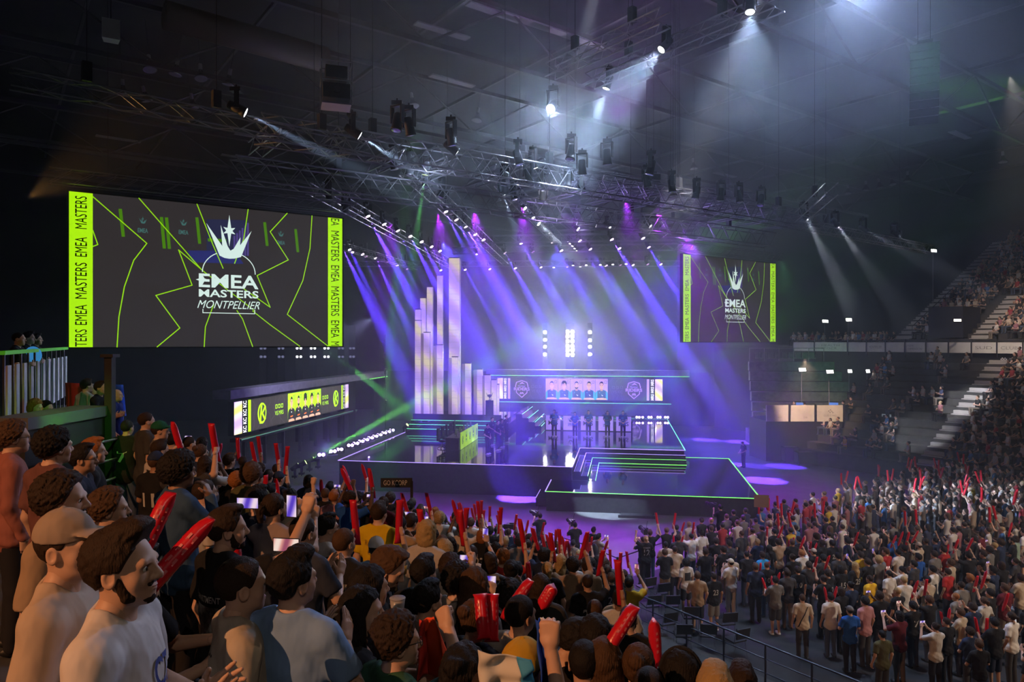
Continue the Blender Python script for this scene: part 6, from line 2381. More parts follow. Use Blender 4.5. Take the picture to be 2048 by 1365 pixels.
def fan(loc, place, weights, group, want=None):
    want = want or {}
    female = want.get('female', rc.random() < .2)
    hs, hw = want.get('hair') or rc.choice(HAIRF if female else HAIRS[:4] + HAIRS[:4] + HAIRS)
    hcol = want.get('hairc') or pick([h[0] for h in HC], [h[1] for h in HC])
    sn, scol, _ = want.get('shirt') or pick(SHIRTS, [s[2] for s in SHIRTS])
    po = want.get('pose') or pick(POSES, weights)
    capc = None
    v = rc.uniform(.85, 1.15)
    scol = tuple(c * v for c in scol)
    if not female and rc.random() < .10:
        capc = rc.choice([('white', (.6, .58, .55)), ('black', BLK), ('beige', (.4, .33, .26)), ('navy', NVY)])
    if 'cap' in want:
        capc = want['cap']
    elif want:
        capc = None
    d = STAGE_C - loc
    ang = math.atan2(d.y, d.x) + R(rc.uniform(-16, 16))
    hd = capc[0] + ' cap' if capc else hw + ' ' + ('black' if hcol == 'black' else hcol) + ' hair'
    if hs == 'afro':
        hd = 'afro hair' if not capc else hd
    lb = 'person in %s, %s, %s, %s' % (sn, hd, po[2], place)
    if len(lb.split()) > 16:
        lb = lb.replace(' dark brown', ' brown').replace(' hair', '')
    r = person(lb, loc, face=ang, pose=(po[0], po[1], False), bld='f' if female else 'm', hair=hs if not (capc and hs in ('afro', 'curly', 'quiff')) else 'short', hairc=hcol, skin=pick(['light', 'mid', 'tan', 'brown', 'dark'], [50, 24, 12, 9, 5]),
               shirt=scol, pants=want.get('pants') or rc.choice([(.02, .02, .024), (.03, .035, .06), (.05, .05, .05), (.16, .13, .10), (.07, .10, .17)]), legs=want.get('legs') or ('shorts' if rc.random() < .2 else 'long'), scale=rc.uniform(.94, 1.04),
               lod=1, beard=(not female and rc.random() < .22), cap=capc[1] if capc else None, glasses=rc.random() < .12,
               prints=[(rc.choice(['10', '15', '7', '23', '11', '4']), 0, 1.22, .17, .17, M['prt_w'])] if sn in ('black', 'navy') and rc.random() < .22 else [(grid_patch(6, 6), 0, 1.25, .22, .26, M['prt_k'])] if want.get('print') else (), strap=M['ink'] if want.get('strap') else None)
    placed.append(loc)
    for right, kind in ((True, po[0]), (False, po[1])):
        if kind.startswith('stick'):
            ax = stick_axis(r, kind, right) + Vector((rc.uniform(-.35, .35), rc.uniform(-.1, .3), .55))
            stick(wrist_world(r, kind, right), ax, 'red clapping stick, %s hand, person %s' % ('right' if right else 'left', place), None, length=rc.uniform(.48, .58))
    if po[0].startswith('phone'):
        p = wrist_world(r, po[0], True, .11)
        q = wrist_world(r, po[0], False, .11) if po[1] == 'phone' else p
        c = (p + q) / 2
        fw = (STAGE_C - loc).normalized()
        phone(c, -fw + Vector((0, 0, .1)), 'small lit phone held by person %s' % place, None, wide=po[1] == 'phone', scr=PHONE_SCR if rc.random() < .7 else PHONE_SCR2)
    return r


def tier_crowd(limit):
    n = 0
    heads = []
    for k in range(1, 19):
        s = k * ROW_D + .02
        row = []
        t = -4.0
        tmax = 13.2 + .27 * s
        while t < tmax:
            t += rc.uniform(.50, .62)
            loc = ar(s + rc.uniform(-.14, .14), t, tier_z(s))
            if loc.y < 4.6:
                continue
            x, y = seen(loc, 1.8)
            if not (232 < x < 1262 and y < 1330):
                continue
            # free corner at the lower right
            if x > 1020 and y > 1290 - (1262 - x) * .9 + 60:
                continue
            if loc.y < 6.5 and x > 1050:
                continue
            if any((p - loc).xy.length < .46 for p in placed):
                continue
            row.append((x, loc))
        row.sort(key=lambda q: q[0])
        crowd_rows.append(row)
    tot = sum(len(r) for r in crowd_rows)
    keep = min(1.0, limit / tot)
    for k, row in enumerate(crowd_rows):
        m = 0
        for (x, loc) in row:
            if rc.random() > keep:
                continue
            fan(loc, '%s from left, near tier row %s' % (NTH[m], CARD[k]), PW_TIER, None)
            m += 1
            n += 1
    return n


N_TIER = tier_crowd(108)


def special(x, ytop, want, place):
    d = (H - 1.74) * FPX / (ytop - 682.5)
    p = px(x, ytop, d)
    p.z = 0.0
    fan(p, place, PW_FLOOR, None, want)


S_ = {s[0]: s for s in SHIRTS}
P_ = {p[2]: p for p in POSES}
for (x, y, sh, po, pl, ex) in (
        (1525, 1103, 'sky blue', 'standing', 'the brightest blue on the floor', {}), (1462, 1124, 'white', 'clapping', 'white trousers, by the floor chairs', {'cap': ('beige', (.5, .45, .33)), 'pants': (.55, .52, .48)}),
        (1428, 1146, 'black', 'standing', 'grey shorts, before the floor chairs', {'legs': 'shorts', 'pants': (.2, .2, .2)}), (1372, 1118, 'white', 'standing', 'dark back print, by the chairs', {'print': True}),
        (1395, 1150, 'tan', 'clapping low', 'beside the grey shorts', {}), (1330, 1100, 'black', 'clapping', 'nearest to the barrier corner', {'pants': (.3, .22, .15), 'legs': 'long'}),
        (1350, 1098, 'cream', 'clapping', 'second from the barrier corner', {}), (1605, 1189, 'cream', 'standing', 'dark cross strap', {'strap': True}), (1700, 1212, 'blue', 'clapping low', 'before the olive shirt', {'cap': ('grey', GRY)}),
        (1765, 1256, 'olive', 'standing', 'nearest olive shirt at the bottom', {}), (1722, 1105, 'yellow', 'standing', 'middle of the floor crowd', {}), (1740, 1152, 'yellow', 'standing', 'in front of another yellow shirt', {}),
        (1912, 1182, 'grey', 'standing', 'low on the floor at the right', {}), (1945, 968, 'yellow', 'two sticks up', 'far back on the floor', {}), (1808, 1160, 'white', 'standing', 'middle of the floor crowd', {}),
        (1855, 1160, 'cream', 'clapping', 'right part of the floor crowd', {'cap': ('black', BLK)}), (1940, 1250, 'navy', 'arms folded', 'near the lower right corner', {})):
    special(x, y, dict({'shirt': S_[sh], 'pose': P_[po], 'female': False}, **ex), pl)


FLOOR_REST = []


def floor_crowd(limit):
    cand = []
    rows = []
    for j in range(23):
        t = 17.2 - .88 * j
        s = 17.6 + (j % 2) * .3
        while s < 45.0:
            s += rc.uniform(.58, .78)
            loc = ar(s, t + rc.uniform(-.16, .16), 0.0)
            if loc.y < 9:
                continue
            x, y = seen(loc, 1.75)
            if not (1262 < x < 2090) or y > 1420:
                continue
            # darker thinner patches with empty chairs
            if rc.random() < .12 or (1290 < x < 1400 and 1170 < y < 1240) or (x < 1560 and y > 1225 and rc.random() < .6) or (1690 < x < 1900 and 1012 < y < 1042 and rc.random() < .8):
                continue
            if any((p - loc).xy.length < .5 for p in placed):
                continue
            cand.append((loc.y, j, x, loc))
    cand.sort(key=lambda c: c[0])
    near = cand[:limit]
    FLOOR_REST.extend(c[3] for c in cand[limit:])
    per = {}
    for c in near:
        per.setdefault(c[1], []).append(c)
    for j, l in sorted(per.items()):
        l.sort(key=lambda c: c[2])
        for m, c in enumerate(l):
            fan(c[3], '%s from left, floor row %s' % (NTH[m], CARD[j]), PW_FLOOR, None)


N_H = len(bpy.data.objects)
floor_crowd(104)


def tier_rail():
    o = thing('handrail', 'dark handrail along the foot of the near tiers above the floor crowd', 'handrail', ar(15.3, 6.5, 0), AR_ROT + R(90))
    L = 11.0
    for k in range(10):
        MB().bar((L * k / 9, 0, 0), (L * k / 9, 0, 1.1), .025, 6).build('post', M['rail'], o)
    for z in (1.1, .75, .4):
        MB().bar((0, 0, z), (L, 0, z), .028 if z > 1 else .018, 6).build('bar', M['rail'], o)


M['rail'] = mat('dark blue painted rail', (.02, .025, .05), .5)
tier_rail()
# ================================================================ far stands on the right
S0F, S1F = 45.6, 57.2


def far_z(s):
    """level of the far lower stand s metres along the slope axis"""
    if s < S0F:
        return 0.0
    return 1.0 + .54 * (math.floor((s - S0F) / .85) * .85)


S0U = 58.2


def far_zu(s):
    return 8.75 + .47 * (math.floor((s - S0U) / .85) * .85)


def far_stands():
    mb = MB()
    for k in range(14):
        s = S0F + .85 * k
        mb.box2((s, -8, 0.02), (s + .85, 27.5, far_z(s + .1)))
    o = mb.build('stand_far', M['concrete'], rz=AR_ROT)
    tag(o, 'dark stepped lower stand across the hall', 'grandstand', kind='structure')
    mb = MB()
    for k in range(24):
        s = S0U + .85 * k
        mb.box2((s, -8, 8.0), (s + .85, 27.0, far_zu(s + .1)))
    mb.box2((S0U, 27.0, 8.0), (S0U + 3.0, 44, 8.2))
    o = mb.build('stand_upper', M['concrete'], rz=AR_ROT)
    tag(o, 'dark stepped upper stand across the hall', 'grandstand', kind='structure')
    # front wall of the upper stand, dark
    o = MB().box2((57.6, -8, 0.0), (58.1, 44, 8.0)).build('wall_gallery', M['wall'], rz=AR_ROT)
    struct(o)
    # pale stair flights
    for (t, f, s0, n, lb) in ((19.3, far_z, S0F, 14, 'pale step flight up the far lower stand'), (26.4, far_zu, S0U, 24, 'pale step flight at the open end of the upper stand'), (21.0, far_zu, S0U, 9, 'short pale step flight in the upper stand by the tunnel')):
        mb = MB()
        for k in range(n):
            s = s0 + .85 * k
            z = f(s + .1)
            mb.box2((s - .01, t - .6, z), (s + .5, t + .6, z + .06))
            mb.box2((s + .42, t - .6, z + .06), (s + .80, t + .6, z + .27))
        o = mb.build('stair_flight', M['tread'], rz=AR_ROT)
        tag(o, lb, 'stair', kind='structure')
    # tunnel mouth in the upper stand
    o = MB().box2((S0U - .02, 22.0, 8.85), (S0U + 3.2, 24.4, 11.2)).build('tunnel_block', M['black'], rz=AR_ROT)
    tag(o, 'dark tunnel mouth set in the upper stand beside the steps', 'tunnel', kind='structure')
    MBl = MB().box((0, 0, 0), (.5, .06, .16)).build('tunnel_lamp', lens_mat('warm', (1, .6, .2), 6), loc=px(1915, 641, 50.3))
    tag(MBl, 'small warm lamp over the tunnel mouth in the upper stand', 'lamp')
    # handrail beside the steps
    mb = MB()
    for k in range(9):
        s = S0U + 1.0 * k
        mb.bar(ar(s, 25.6, far_zu(s)), ar(s, 25.6, far_zu(s) + 1.0), .025, 5)
    mb.bar(ar(S0U, 25.6, far_zu(S0U) + 1.0), ar(S0U + 8, 25.6, far_zu(S0U + 8) + 1.0), .03, 5)
    o = mb.build('handrail', M['dark'])
    tag(o, 'dark sloping handrail beside the pale steps of the upper stand', 'handrail')


far_stands()
M['banner'] = tint(mat('off white banner', (.6, .6, .56), .7), (.55, .55, .52), (.66, .66, .62), 1.5)
M['banner_ink'] = mat('faint grey banner print', (.25, .25, .24), .7)


def depth_on(s, x):
    return s / (WV.x * (x - 1024) / FPX + WV.y)


def banners():
    xs = [1585, 1628, 1694.5, 1732, 1770, 1809, 1851, 1896, 1942, 1993, 2045, 2100]
    words = ['', 'HEALTH\nSTOCK', '', 'MONTPELLIER', '', 'NEW\nDIMENSION', '', '', 'SUD', 'CLUB', '']
    for i, (a, b) in enumerate(zip(xs[:-1], xs[1:])):
        p, q = px(a + 1.2, 709, depth_on(57.3, a + 1.2)), px(b - 1.2, 709, depth_on(57.3, b - 1.2))
        z1 = 8.5
        z0 = 7.72
        d = q - p
        o = thing('banner', 'white banner panel on the far gallery front, %s from the left' % NTH[i], 'banner', (p.x, p.y, z0), math.atan2(d.y, d.x), 'white banners along the far gallery')
        L = d.xy.length
        MB().box2((0, 0, 0), (L, .05, z1 - z0)).build('panel', M['banner'], o)
        if words[i]:
            f = Flat()
            f.text_fit(words[i], (L / 2, (z1 - z0) / 2), min(L * .7, 1.6), .42 if '\n' in words[i] else .22, 0, 0)
            t = f.build('lettering', [M['banner_ink']], o)
            t.data.transform(Matrix.Translation((0, -.008, 0)) @ Matrix.Rotation(R(90), 4, 'X'))
        MB().box2((-.05, -.03, -.3), (0.03, .07, z1 - z0 + .25)).build('post', M['dark'], o)
    # rail above
    p, q = px(1585, 686, depth_on(57.3, 1585)), px(2100, 686, depth_on(57.3, 2100))
    o = MB().bar((p.x, p.y, 8.62), (q.x, q.y, 8.62), .03, 6).build('gallery_rail', M['dark'])
    tag(o, 'dark rail running along the top of the white banners', 'rail')
    # small white venue mark on the dark wall under the banners
    c = px(2005, 719, depth_on(57.5, 2005))
    f = Flat()
    for (x, y) in ((0, 0), (.16, 0), (.08, .08), (.08, -.08), (.24, .08), (.24, -.08), (.32, 0)):
        f.poly([(x, y - .06), (x + .06, y), (x, y + .06), (x - .06, y)], 0, 0)
    f.text_fit('SUD DE FRANCE', (.85, .06), .7, .08, 0, 0)
    f.text_fit('ARENA', (.72, -.06), .4, .08, 0, 0)
    o = f.mb.build('venue_sign', [M['white']])
    o.data.transform(Matrix.Rotation(AR_ROT + R(-90), 4, 'Z') @ Matrix.Rotation(R(90), 4, 'X'))
    o.location = c - WV * .25
    tag(o, 'small white diamond mark and lettering on the dark gallery wall', 'sign')


banners()


def light_panel(x, y, d, zbase, lb, tilt=0.0, w=.66):
    p = px(x, y, d)
    o = thing('studio_light', lb, 'studio light', (p.x, p.y, zbase), R(20))
    hgt = p.z - zbase
    h = MB().box((0, 0, 0), (w, .08, .26)).build('housing', M['dark'], o)
    h.location = (0, 0, hgt)
    h.rotation_euler = (tilt, 0, 0)
    s = MB().box((0, -.045, 0), (w * .94, .01, .23)).build('lit_face', lens_mat('panel', (1, .97, .92), 9), h)
    MB().box((0, -.06, -.16), (w * .94, .10, .03)).build('lower_flap', M['white'], h)
    MB().bar((0, .05, .0), (0, .05, hgt), .022, 6).build('stand', M['grey'], o)
    ft = MB()
    for k in range(3):
        a = 2 * math.pi * k / 3
        ft.bar((0, .05, .35), (.35 * math.cos(a), .05 + .35 * math.sin(a), .01), .014, 5)
    ft.build('tripod', M['grey'], o)
    return o


def caster_deck():
    d = 50.0
    zf = 2.9
    a, b, c = px(1532, 831, d), px(1685, 834, d), px(1706, 830, d + 2.6)
    base = MB()
    poly = [(a.x, a.y), (b.x, b.y), (c.x, c.y), (c.x - 4, c.y + 2.6), (a.x - .3, a.y + 2.6)]
    o = thing('caster_platform', 'raised presenter platform with warm lit white front panels', 'platform', (0, 0, 0))
    base.prism(poly, 0, zf).build('base', M['black'], o)
    tb = MB().prism([(a.x + .2, a.y + .5), (b.x - .2, b.y + .5), (b.x - .2, b.y + 1.1), (a.x + .2, a.y + 1.1)], zf + .72, zf + .77).build('table', M['dark'], o)
    for i, (x0, x1) in enumerate(((1532, 1576), (1581, 1628), (1633.5, 1685))):
        p, q = px(x0, 830, d), px(x1, 830, d)
        pn = MB().box2((p.x, d - .06, zf - .05), (q.x, d, zf + 1.12)).build('front_panel', M['banner'], o)
        f = Flat()
        if i == 2:
            for (x, y) in ((0, .1), (.12, .18), (-.1, .2), (.02, .28), (.2, .08)):
                f.poly([(x, y - .06), (x + .06, y), (x, y + .06), (x - .06, y)], 0, 0)
            f.text_fit('CLUB LE MAG', (0, -.12), .9, .14, 0, 0)
        else:
            f.text_fit('SUD', (.2, -.25), .3, .1, 0, 0)
        t = f.build('lettering', [M['banner_ink']], pn)
        t.data.transform(Matrix.Translation(((p.x + q.x) / 2, d - .07, zf + .5)) @ Matrix.Rotation(R(90), 4, 'X'))
        MB().box2((q.x + .02, d - .07, zf - .1), (q.x + .12, d + .02, zf + 1.2)).build('post', M['dark'], o)
    p, q = b + Vector((.12, 0, 0)), c
    MB().prism([(p.x, p.y), (p.x + .05, p.y), (q.x + .05, q.y), (q.x, q.y)], zf - .05, zf + 1.12).build('side_panel', M['banner'], o)
    # three presenters, monitors, lights
    for (x, sh, lb, fc, dd) in ((1587, BLK, 'presenter in black seated at the left of the raised platform', -90, 51.2), (1609, (.40, .38, .36), 'presenter in a pale jersey seated with back to the hall', 95, 50.7), (1687, (.03, .05, .15), 'presenter in navy seated at the right end, lit by a screen', 150, 51.4)):
        q = px(x, 800, dd)
        person(lb, (q.x, dd, zf), face=R(fc), pose=('lap', 'lap', True), shirt=sh, lod=0, skin='light')
    for (x, lb) in ((1600, 'left'), (1666, 'right')):
        q = px(x, 800, 51.0)
        m = thing('monitor', 'lit blue monitor on the %s of the presenter table' % lb, 'monitor', (q.x, 50.9, zf + .77), R(160))
        MB().box((0, 0, .28), (.6, .03, .34)).build('screen', mat('lit monitor ' + lb, (0, 0, 0), emit=(.10, .25, .8)), m)
        MB().bar((0, .03, 0), (0, .03, .2), .02).box((0, .03, .01), (.25, .2, .02)).build('stand', M['dark'], m)
    light('caster_glow', 'SPOT', px(1610, 720, 45), 3200, (1.0, .66, .40), target=px(1620, 815, 50), spot_size=R(50), spot_blend=.6, shadow_soft_size=.02)
    for (x, y, dd, w) in ((1604, 740, 51.8, .66), (1659, 744, 51.8, .66), (1699, 743, 53.2, .42), (1735, 743, 53.4, .38)):
        light_panel(x, y, dd, zf if x < 1700 else 3.4, 'bright white light panel on a stand over the presenters, at the %s' % {1604: 'left end', 1659: 'middle', 1699: 'right side', 1735: 'far right end'}[x], R(-12), w)
    for (x, y, lb) in ((1650, 643, 'left one of two over the gallery'), (1697, 640, 'right one of two over the gallery'), (1867, 502, 'alone at the top of the upper stand')):
        dd = depth_on(59.2, x) if y > 600 else 60
        light_panel(x, y, dd, 8.21 if y > 600 else 11.2, 'bright white light panel on a stand, ' + lb, R(-8))


caster_deck()


def seat_block():
    """grey green folded away seating right of the stage"""
    d = 57.0
    o = thing('retractable_seating', 'folded grey green seating block with rails right of the stage', 'seating', px(1508, 800, d), R(-6))
    o.location.z = 0
    L = (px(1750, 800, d) - px(1508, 800, d)).x
    for k in range(7):
        z = 1.2 + k * .82
        MB().box2((0, k * .28, z), (L - .5 * k, k * .28 + .5, z + .74)).build('riser_panel', M['seatpanel'], o)
    for k in range(9):
        s = MB()
        s.box((.9 + k * .55, 2.35, 7.15), (.44, .42, .08)).box((.9 + k * .55, 2.55, 7.4), (.44, .06, .5))
        s.build('seat', M['seatpanel'], o)
    r = MB()
    for k in range(6):
        r.bar((.1 + k * 1.2, 2.0, 6.9), (.1 + k * 1.2, 2.0, 8.0), .03, 5)
    r.bar((.1, 2.0, 8.0), (6.1, 2.0, 8.0), .03, 5)
    r.build('rail', M['grey'], o)
    MB().box2((0, .6, 0), (L, 3, 1.2)).build('base', M['black'], o)
    light('green_wash', 'SPOT', px(1560, 520, 46), 2600, (.25, 1.0, .45), target=px(1640, 740, 58), spot_size=R(24), spot_blend=.8, shadow_soft_size=.02)


M['seatpanel'] = tint(mat('grey green seat shell', (.2, .24, .22), .7), (.10, .12, .11), (.18, .21, .19), 3)
seat_block()


def exit_sign():
    p = px(1773, 835, 49)
    o = thing('exit_sign', 'small white sign with dark pictograms on the dark wall below the stand', 'sign', p, R(-53.5))
    MB().box((0, 0, 0), (.62, .05, .42)).build('panel', mat('lit sign panel', (.5, .55, .55), emit=(.10, .13, .13)), o)
    f = Flat()
    f.rect(-.24, -.14, -.06, .14, 0, 0)
    f.rect(-.02, -.14, .02, .14, 0, 0)
    f.disc((.14, .09), .035, m=0)
    f.poly([(.08, -.12), (.13, .05), (.2, .04), (.16, -.12)], 0, 0)
    f.line([(.10, -.12), (.24, .12)], .03, 0, 0)
    t = f.build('pictogram', [M['ink']], o)
    t.data.transform(Matrix.Translation((0, -.03, 0)) @ Matrix.Rotation(R(90), 4, 'X'))


exit_sign()


# ================================================================ the far crowd, past counting
def crowd_stuff():
    """everyone beyond the nearest three hundred: seated in the far stands and standing far back on the floor"""
    def fig(sit, arms, fem):
        f = Field(.05)
        parts = []
        torso(f, 'f' if fem else 'm', .004, 0)
        sh = .165 if fem else .185
        sv, sf = f.run(.05)
        parts.append((sv, sf, 'shirt'))
        g = Field(.028)
        g.ell((0, .03, 1.63), (.072, .09, .115))
        g.cone((0, -.0, 1.45), (0, .01, 1.58), .055, .05)
        g.ell((0, .12, 1.625), (.014, .02, .022), .02)
        v, q = g.run(.03)
        parts.append((v, q, 'skin'))
        g = Field(.03)
        g.ell((0, -.012, 1.685), (.088, .108, .098))
        if fem:
            g.ell((0, -.06, 1.58), (.09, .06, .16), .04)
        v, q = g.run(.03, lambda D, X, Y, Z: np.maximum(D, (Y - .06) - (Z - 1.70) * .7))
        parts.append((v, q, 'hair'))
        g = Field(.036)
        for right in (True, False):
            e, w, d, n, m = arm(arms, right)
            S = V3(sh if right else -sh, -.012, 1.43)
            g.cone(S + (e - S) * .6, e, .045, .04)
            g.cone(e, w, .042, .034)
            g.ell(w + V3(*unit(d)) * .07, (.042, .05, .05), .03)
        v, q = g.run(.03)
        parts.append((v, q, 'skin'))
        g = Field(.055)
        for (a, b, c) in legs_joints(sit):
            g.cone(a, b, .095, .075)
            g.cone(b, c, .072, .055)
            g.ell(c + V3(0, .05, -.03), (.05, .13, .05), .03)
        v, q = g.run(.05)
        parts.append((v, q, 'pants'))
        out = []
        for (v, q, s) in parts:
            v = v.copy()
            if sit:
                v[:, 2] -= .47
            out.append((v, q, s))
        return out
    P = [fig(True, 'lap', False), fig(True, 'clap', False), fig(True, 'lap', True), fig(True, 'folded', False)]
    Q = [fig(False, 'clap', False), fig(False, 'stickup', False), fig(False, 'down', False), fig(False, 'clap', True)]
    skins = [M_(c, 'far skin', .5) for c in ((.56, .35, .25), (.42, .25, .17), (.25, .14, .09))]
    hairs = [M_(c, 'far hair', .6) for c in ((.014, .012, .012), (.035, .022, .015), (.10, .06, .03), (.35, .24, .12))]
    pants = [M_(c, 'far trousers', .9) for c in ((.02, .02, .024), (.05, .07, .12), (.18, .15, .12))]
    shirts = [M_(c, 'far shirt', .85) for c in ((.014, .014, .016), (.55, .53, .5), (.03, .04, .09), (.16, .155, .15), (.5, .42, .32), (.36, .03, .04), (.05, .16, .4), (.6, .4, .03), (.05, .05, .05), (.3, .12, .14))]
    sw = [30, 26, 8, 10, 8, 6, 4, 2, 10, 3]
    mats = skins + hairs + pants + shirts + [M['stick']]
    V, Fq, S = [], [], []
    off = 0
    rr = random.Random(5)

    def add(proto, loc, ang, sc):
        nonlocal off
        c, s = math.cos(ang) * sc, math.sin(ang) * sc
        k = {'skin': rr.choices(range(3), [6, 3, 1])[0], 'hair': 3 + rr.choices(range(4), [4, 4, 2, 1])[0], 'pants': 7 + rr.randrange(3), 'shirt': 10 + rr.choices(range(10), sw)[0]}
        for (v, q, nm) in proto:
            w = np.empty_like(v)
            w[:, 0] = v[:, 0] * c - v[:, 1] * s + loc[0]
            w[:, 1] = v[:, 0] * s + v[:, 1] * c + loc[1]
            w[:, 2] = v[:, 2] * sc + loc[2]
            V.append(w)
            Fq.append(q + off)
            S.append(np.full(len(q), k[nm]))
            off += len(v)

    def addstick(loc):
        nonlocal off
        mb = MB().bar(loc, Vector(loc) + Vector((rr.uniform(-.2, .2), rr.uniform(-.1, .1), .56)), .045, 8)
        for fc in mb.f:
            if len(fc) == 4:
                Fq.append(np.array([fc]) + off)
                S.append(np.array([20]))
        V.append(np.array(mb.v))
        off += len(mb.v)

    def seats(s0, s1, t0, t1, zf, fill, skip):
        n = 0
        s = s0 + .42
        while s < s1:
            t = t0
            while t < t1:
                t += rr.uniform(.55, .64)
                if rr.random() > fill(s, t) or skip(s, t):
                    continue
                loc = ar(s, t, zf(s))
                x, y = seen(loc, 1.0)
                if x > 2075 or y > 1385 or x < 1400:
                    continue
                d = STAGE_C - loc
                add(rr.choice(P), loc, math.atan2(d.y, d.x) - R(90) + R(rr.uniform(-12, 12)), rr.uniform(.93, 1.05))
                n += 1
            s += .85
        return n
    a = seats(S0F, S1F, 2, 27, far_z, lambda s, t: .90 if t < 18.6 else .26, lambda s, t: abs(t - 19.3) < .8)
    b = seats(S0U, S0U + 20, 2, 26, far_zu, lambda s, t: .88, lambda s, t: abs(t - 26.4) < .9 or (abs(t - 21) < .8 and s < S0U + 8) or (21.8 < t < 24.6 and s < S0U + 4))
    c = seats(S0U, S0U + 2.5, 27, 36, lambda s: 8.2 - .05, lambda s, t: .55, lambda s, t: False)
    for loc in FLOOR_REST:
        d = STAGE_C - loc
        q = rr.choices(Q, [5, 2, 6, 2])[0]
        sc = rr.uniform(.94, 1.04)
        ang = math.atan2(d.y, d.x) - R(90) + R(rr.uniform(-14, 14))
        add(q, loc, ang, sc)
        if q is Q[1]:
            m = Matrix.Translation(loc) @ Matrix.Rotation(ang, 4, 'Z')
            for sgn in (-1, 1):
                addstick(m @ Vector((sgn * .27, .28, 1.72)))
    V, Fq, S = np.concatenate(V), np.concatenate(Fq), np.concatenate(S)
    me = np_mesh('crowd', [(V, Fq, 0)], mats)
    me.polygons.foreach_set('material_index', S)
    o = obj('crowd', me)
    tag(o, 'crowd seated in the far stands and standing far back on the floor', 'crowd', kind='stuff')
    print('CROWD', a, b, c, len(FLOOR_REST), len(V))


def M_(c, n, r):
    return mat(n, c, r)


crowd_stuff()


# ================================================================ players, crew
def players():
    for i, (x, yf, sc) in enumerate(((1108.5, 875.5, 1.10), (1150, 876, 1.02), (1177, 875.5, 1.08), (1215, 875.3, 1.05), (1246, 876.7, 1.08))):
        p = gz(x, yf - 1, 1.70)
        r = person('player in a blue jersey on the stage before the lavender desk, %s from the left' % ORD[i], p, face=R(-97), pose=('clasp', 'clasp', False) if i in (1, 2, 4) else ('behind', 'behind', False), hair=['quiff', 'wavy', 'fade', 'short', 'short'][i], hairc='black', skin='light',
                   shirt=(.02, .10, .36), pants=(.012, .012, .015), scale=sc, lod=1, prints=[(grid_patch(4, 4), .05, 1.30, .16, .06, M['jer_c'], False), ('MRS', 0, 1.16, .18, .06, M['prt_w'], False)], shirt_name='jersey')
        for s in (-1, 1):
            w = MB().ell((s * .105, .055, .05), (.052, .14, .055), 12, 8).build('shoe', M['shoew'], r, True)
    for i, (x, yf, sc) in enumerate(((975, 911, 1.06), (995, 903, 1.08), (1003, 897, 1.04), (1012.5, 888, 1.07), (984, 893, 1.06))):
        p = gz(x, yf - 1, 1.70)
        r = person('player in a black jersey in line by the stage stair, %s' % ['nearest of the line', 'second in the line', 'third in the line', 'fourth in the line', 'half hidden behind the line'][i], p, face=R(-32), pose=('clasp', 'clasp', False) if i != 3 else ('behind', 'behind', False), hair=['buzz', 'short', 'afro', 'wavy', 'short'][i], hairc='dark brown', skin='light' if i != 2 else 'brown',
                   shirt=(.012, .012, .014), pants=(.012, .012, .014), scale=sc, lod=1, prints=[('KC', .03, 1.3, .12, .06, M['prt_w'], False)], shirt_name='jersey')
        for s in (-1, 1):
            MB().ell((s * .105, .055, .05), (.052, .14, .055), 12, 8).build('shoe', M['shoew'], r, True)


M['jer_c'] = mat('cyan jersey mark', (.03, .4, .7), .7)
players()


def video_camera(p, rz, lb, tripod=None):
    o = thing('video_camera', lb, 'camera', p, rz)
    MB().box((0, 0, 0), (.14, .40, .18)).box((0, -.12, .12), (.05, .22, .05)).build('body', M['dark'], o)
    MB().bar((0, .2, 0), (0, .42, 0), .06, 12).bar((0, .42, 0), (0, .50, 0), .085, 12).build('lens', M['black'], o, True)
    MB().box((.10, .06, .06), (.09, .12, .08)).build('viewfinder', M['dark'], o)
    MB().bar((0, -.2, .1), (.05, -.25, .42), .006, 5).build('aerial', M['black'], o)
    if tripod:
        t = MB()
        for k in range(3):
            a = 2 * math.pi * k / 3
            t.bar((0, 0, -.1), (.42 * math.cos(a), .42 * math.sin(a), -tripod), .018, 6)
        t.build('tripod', M['dark'], o)
    return o


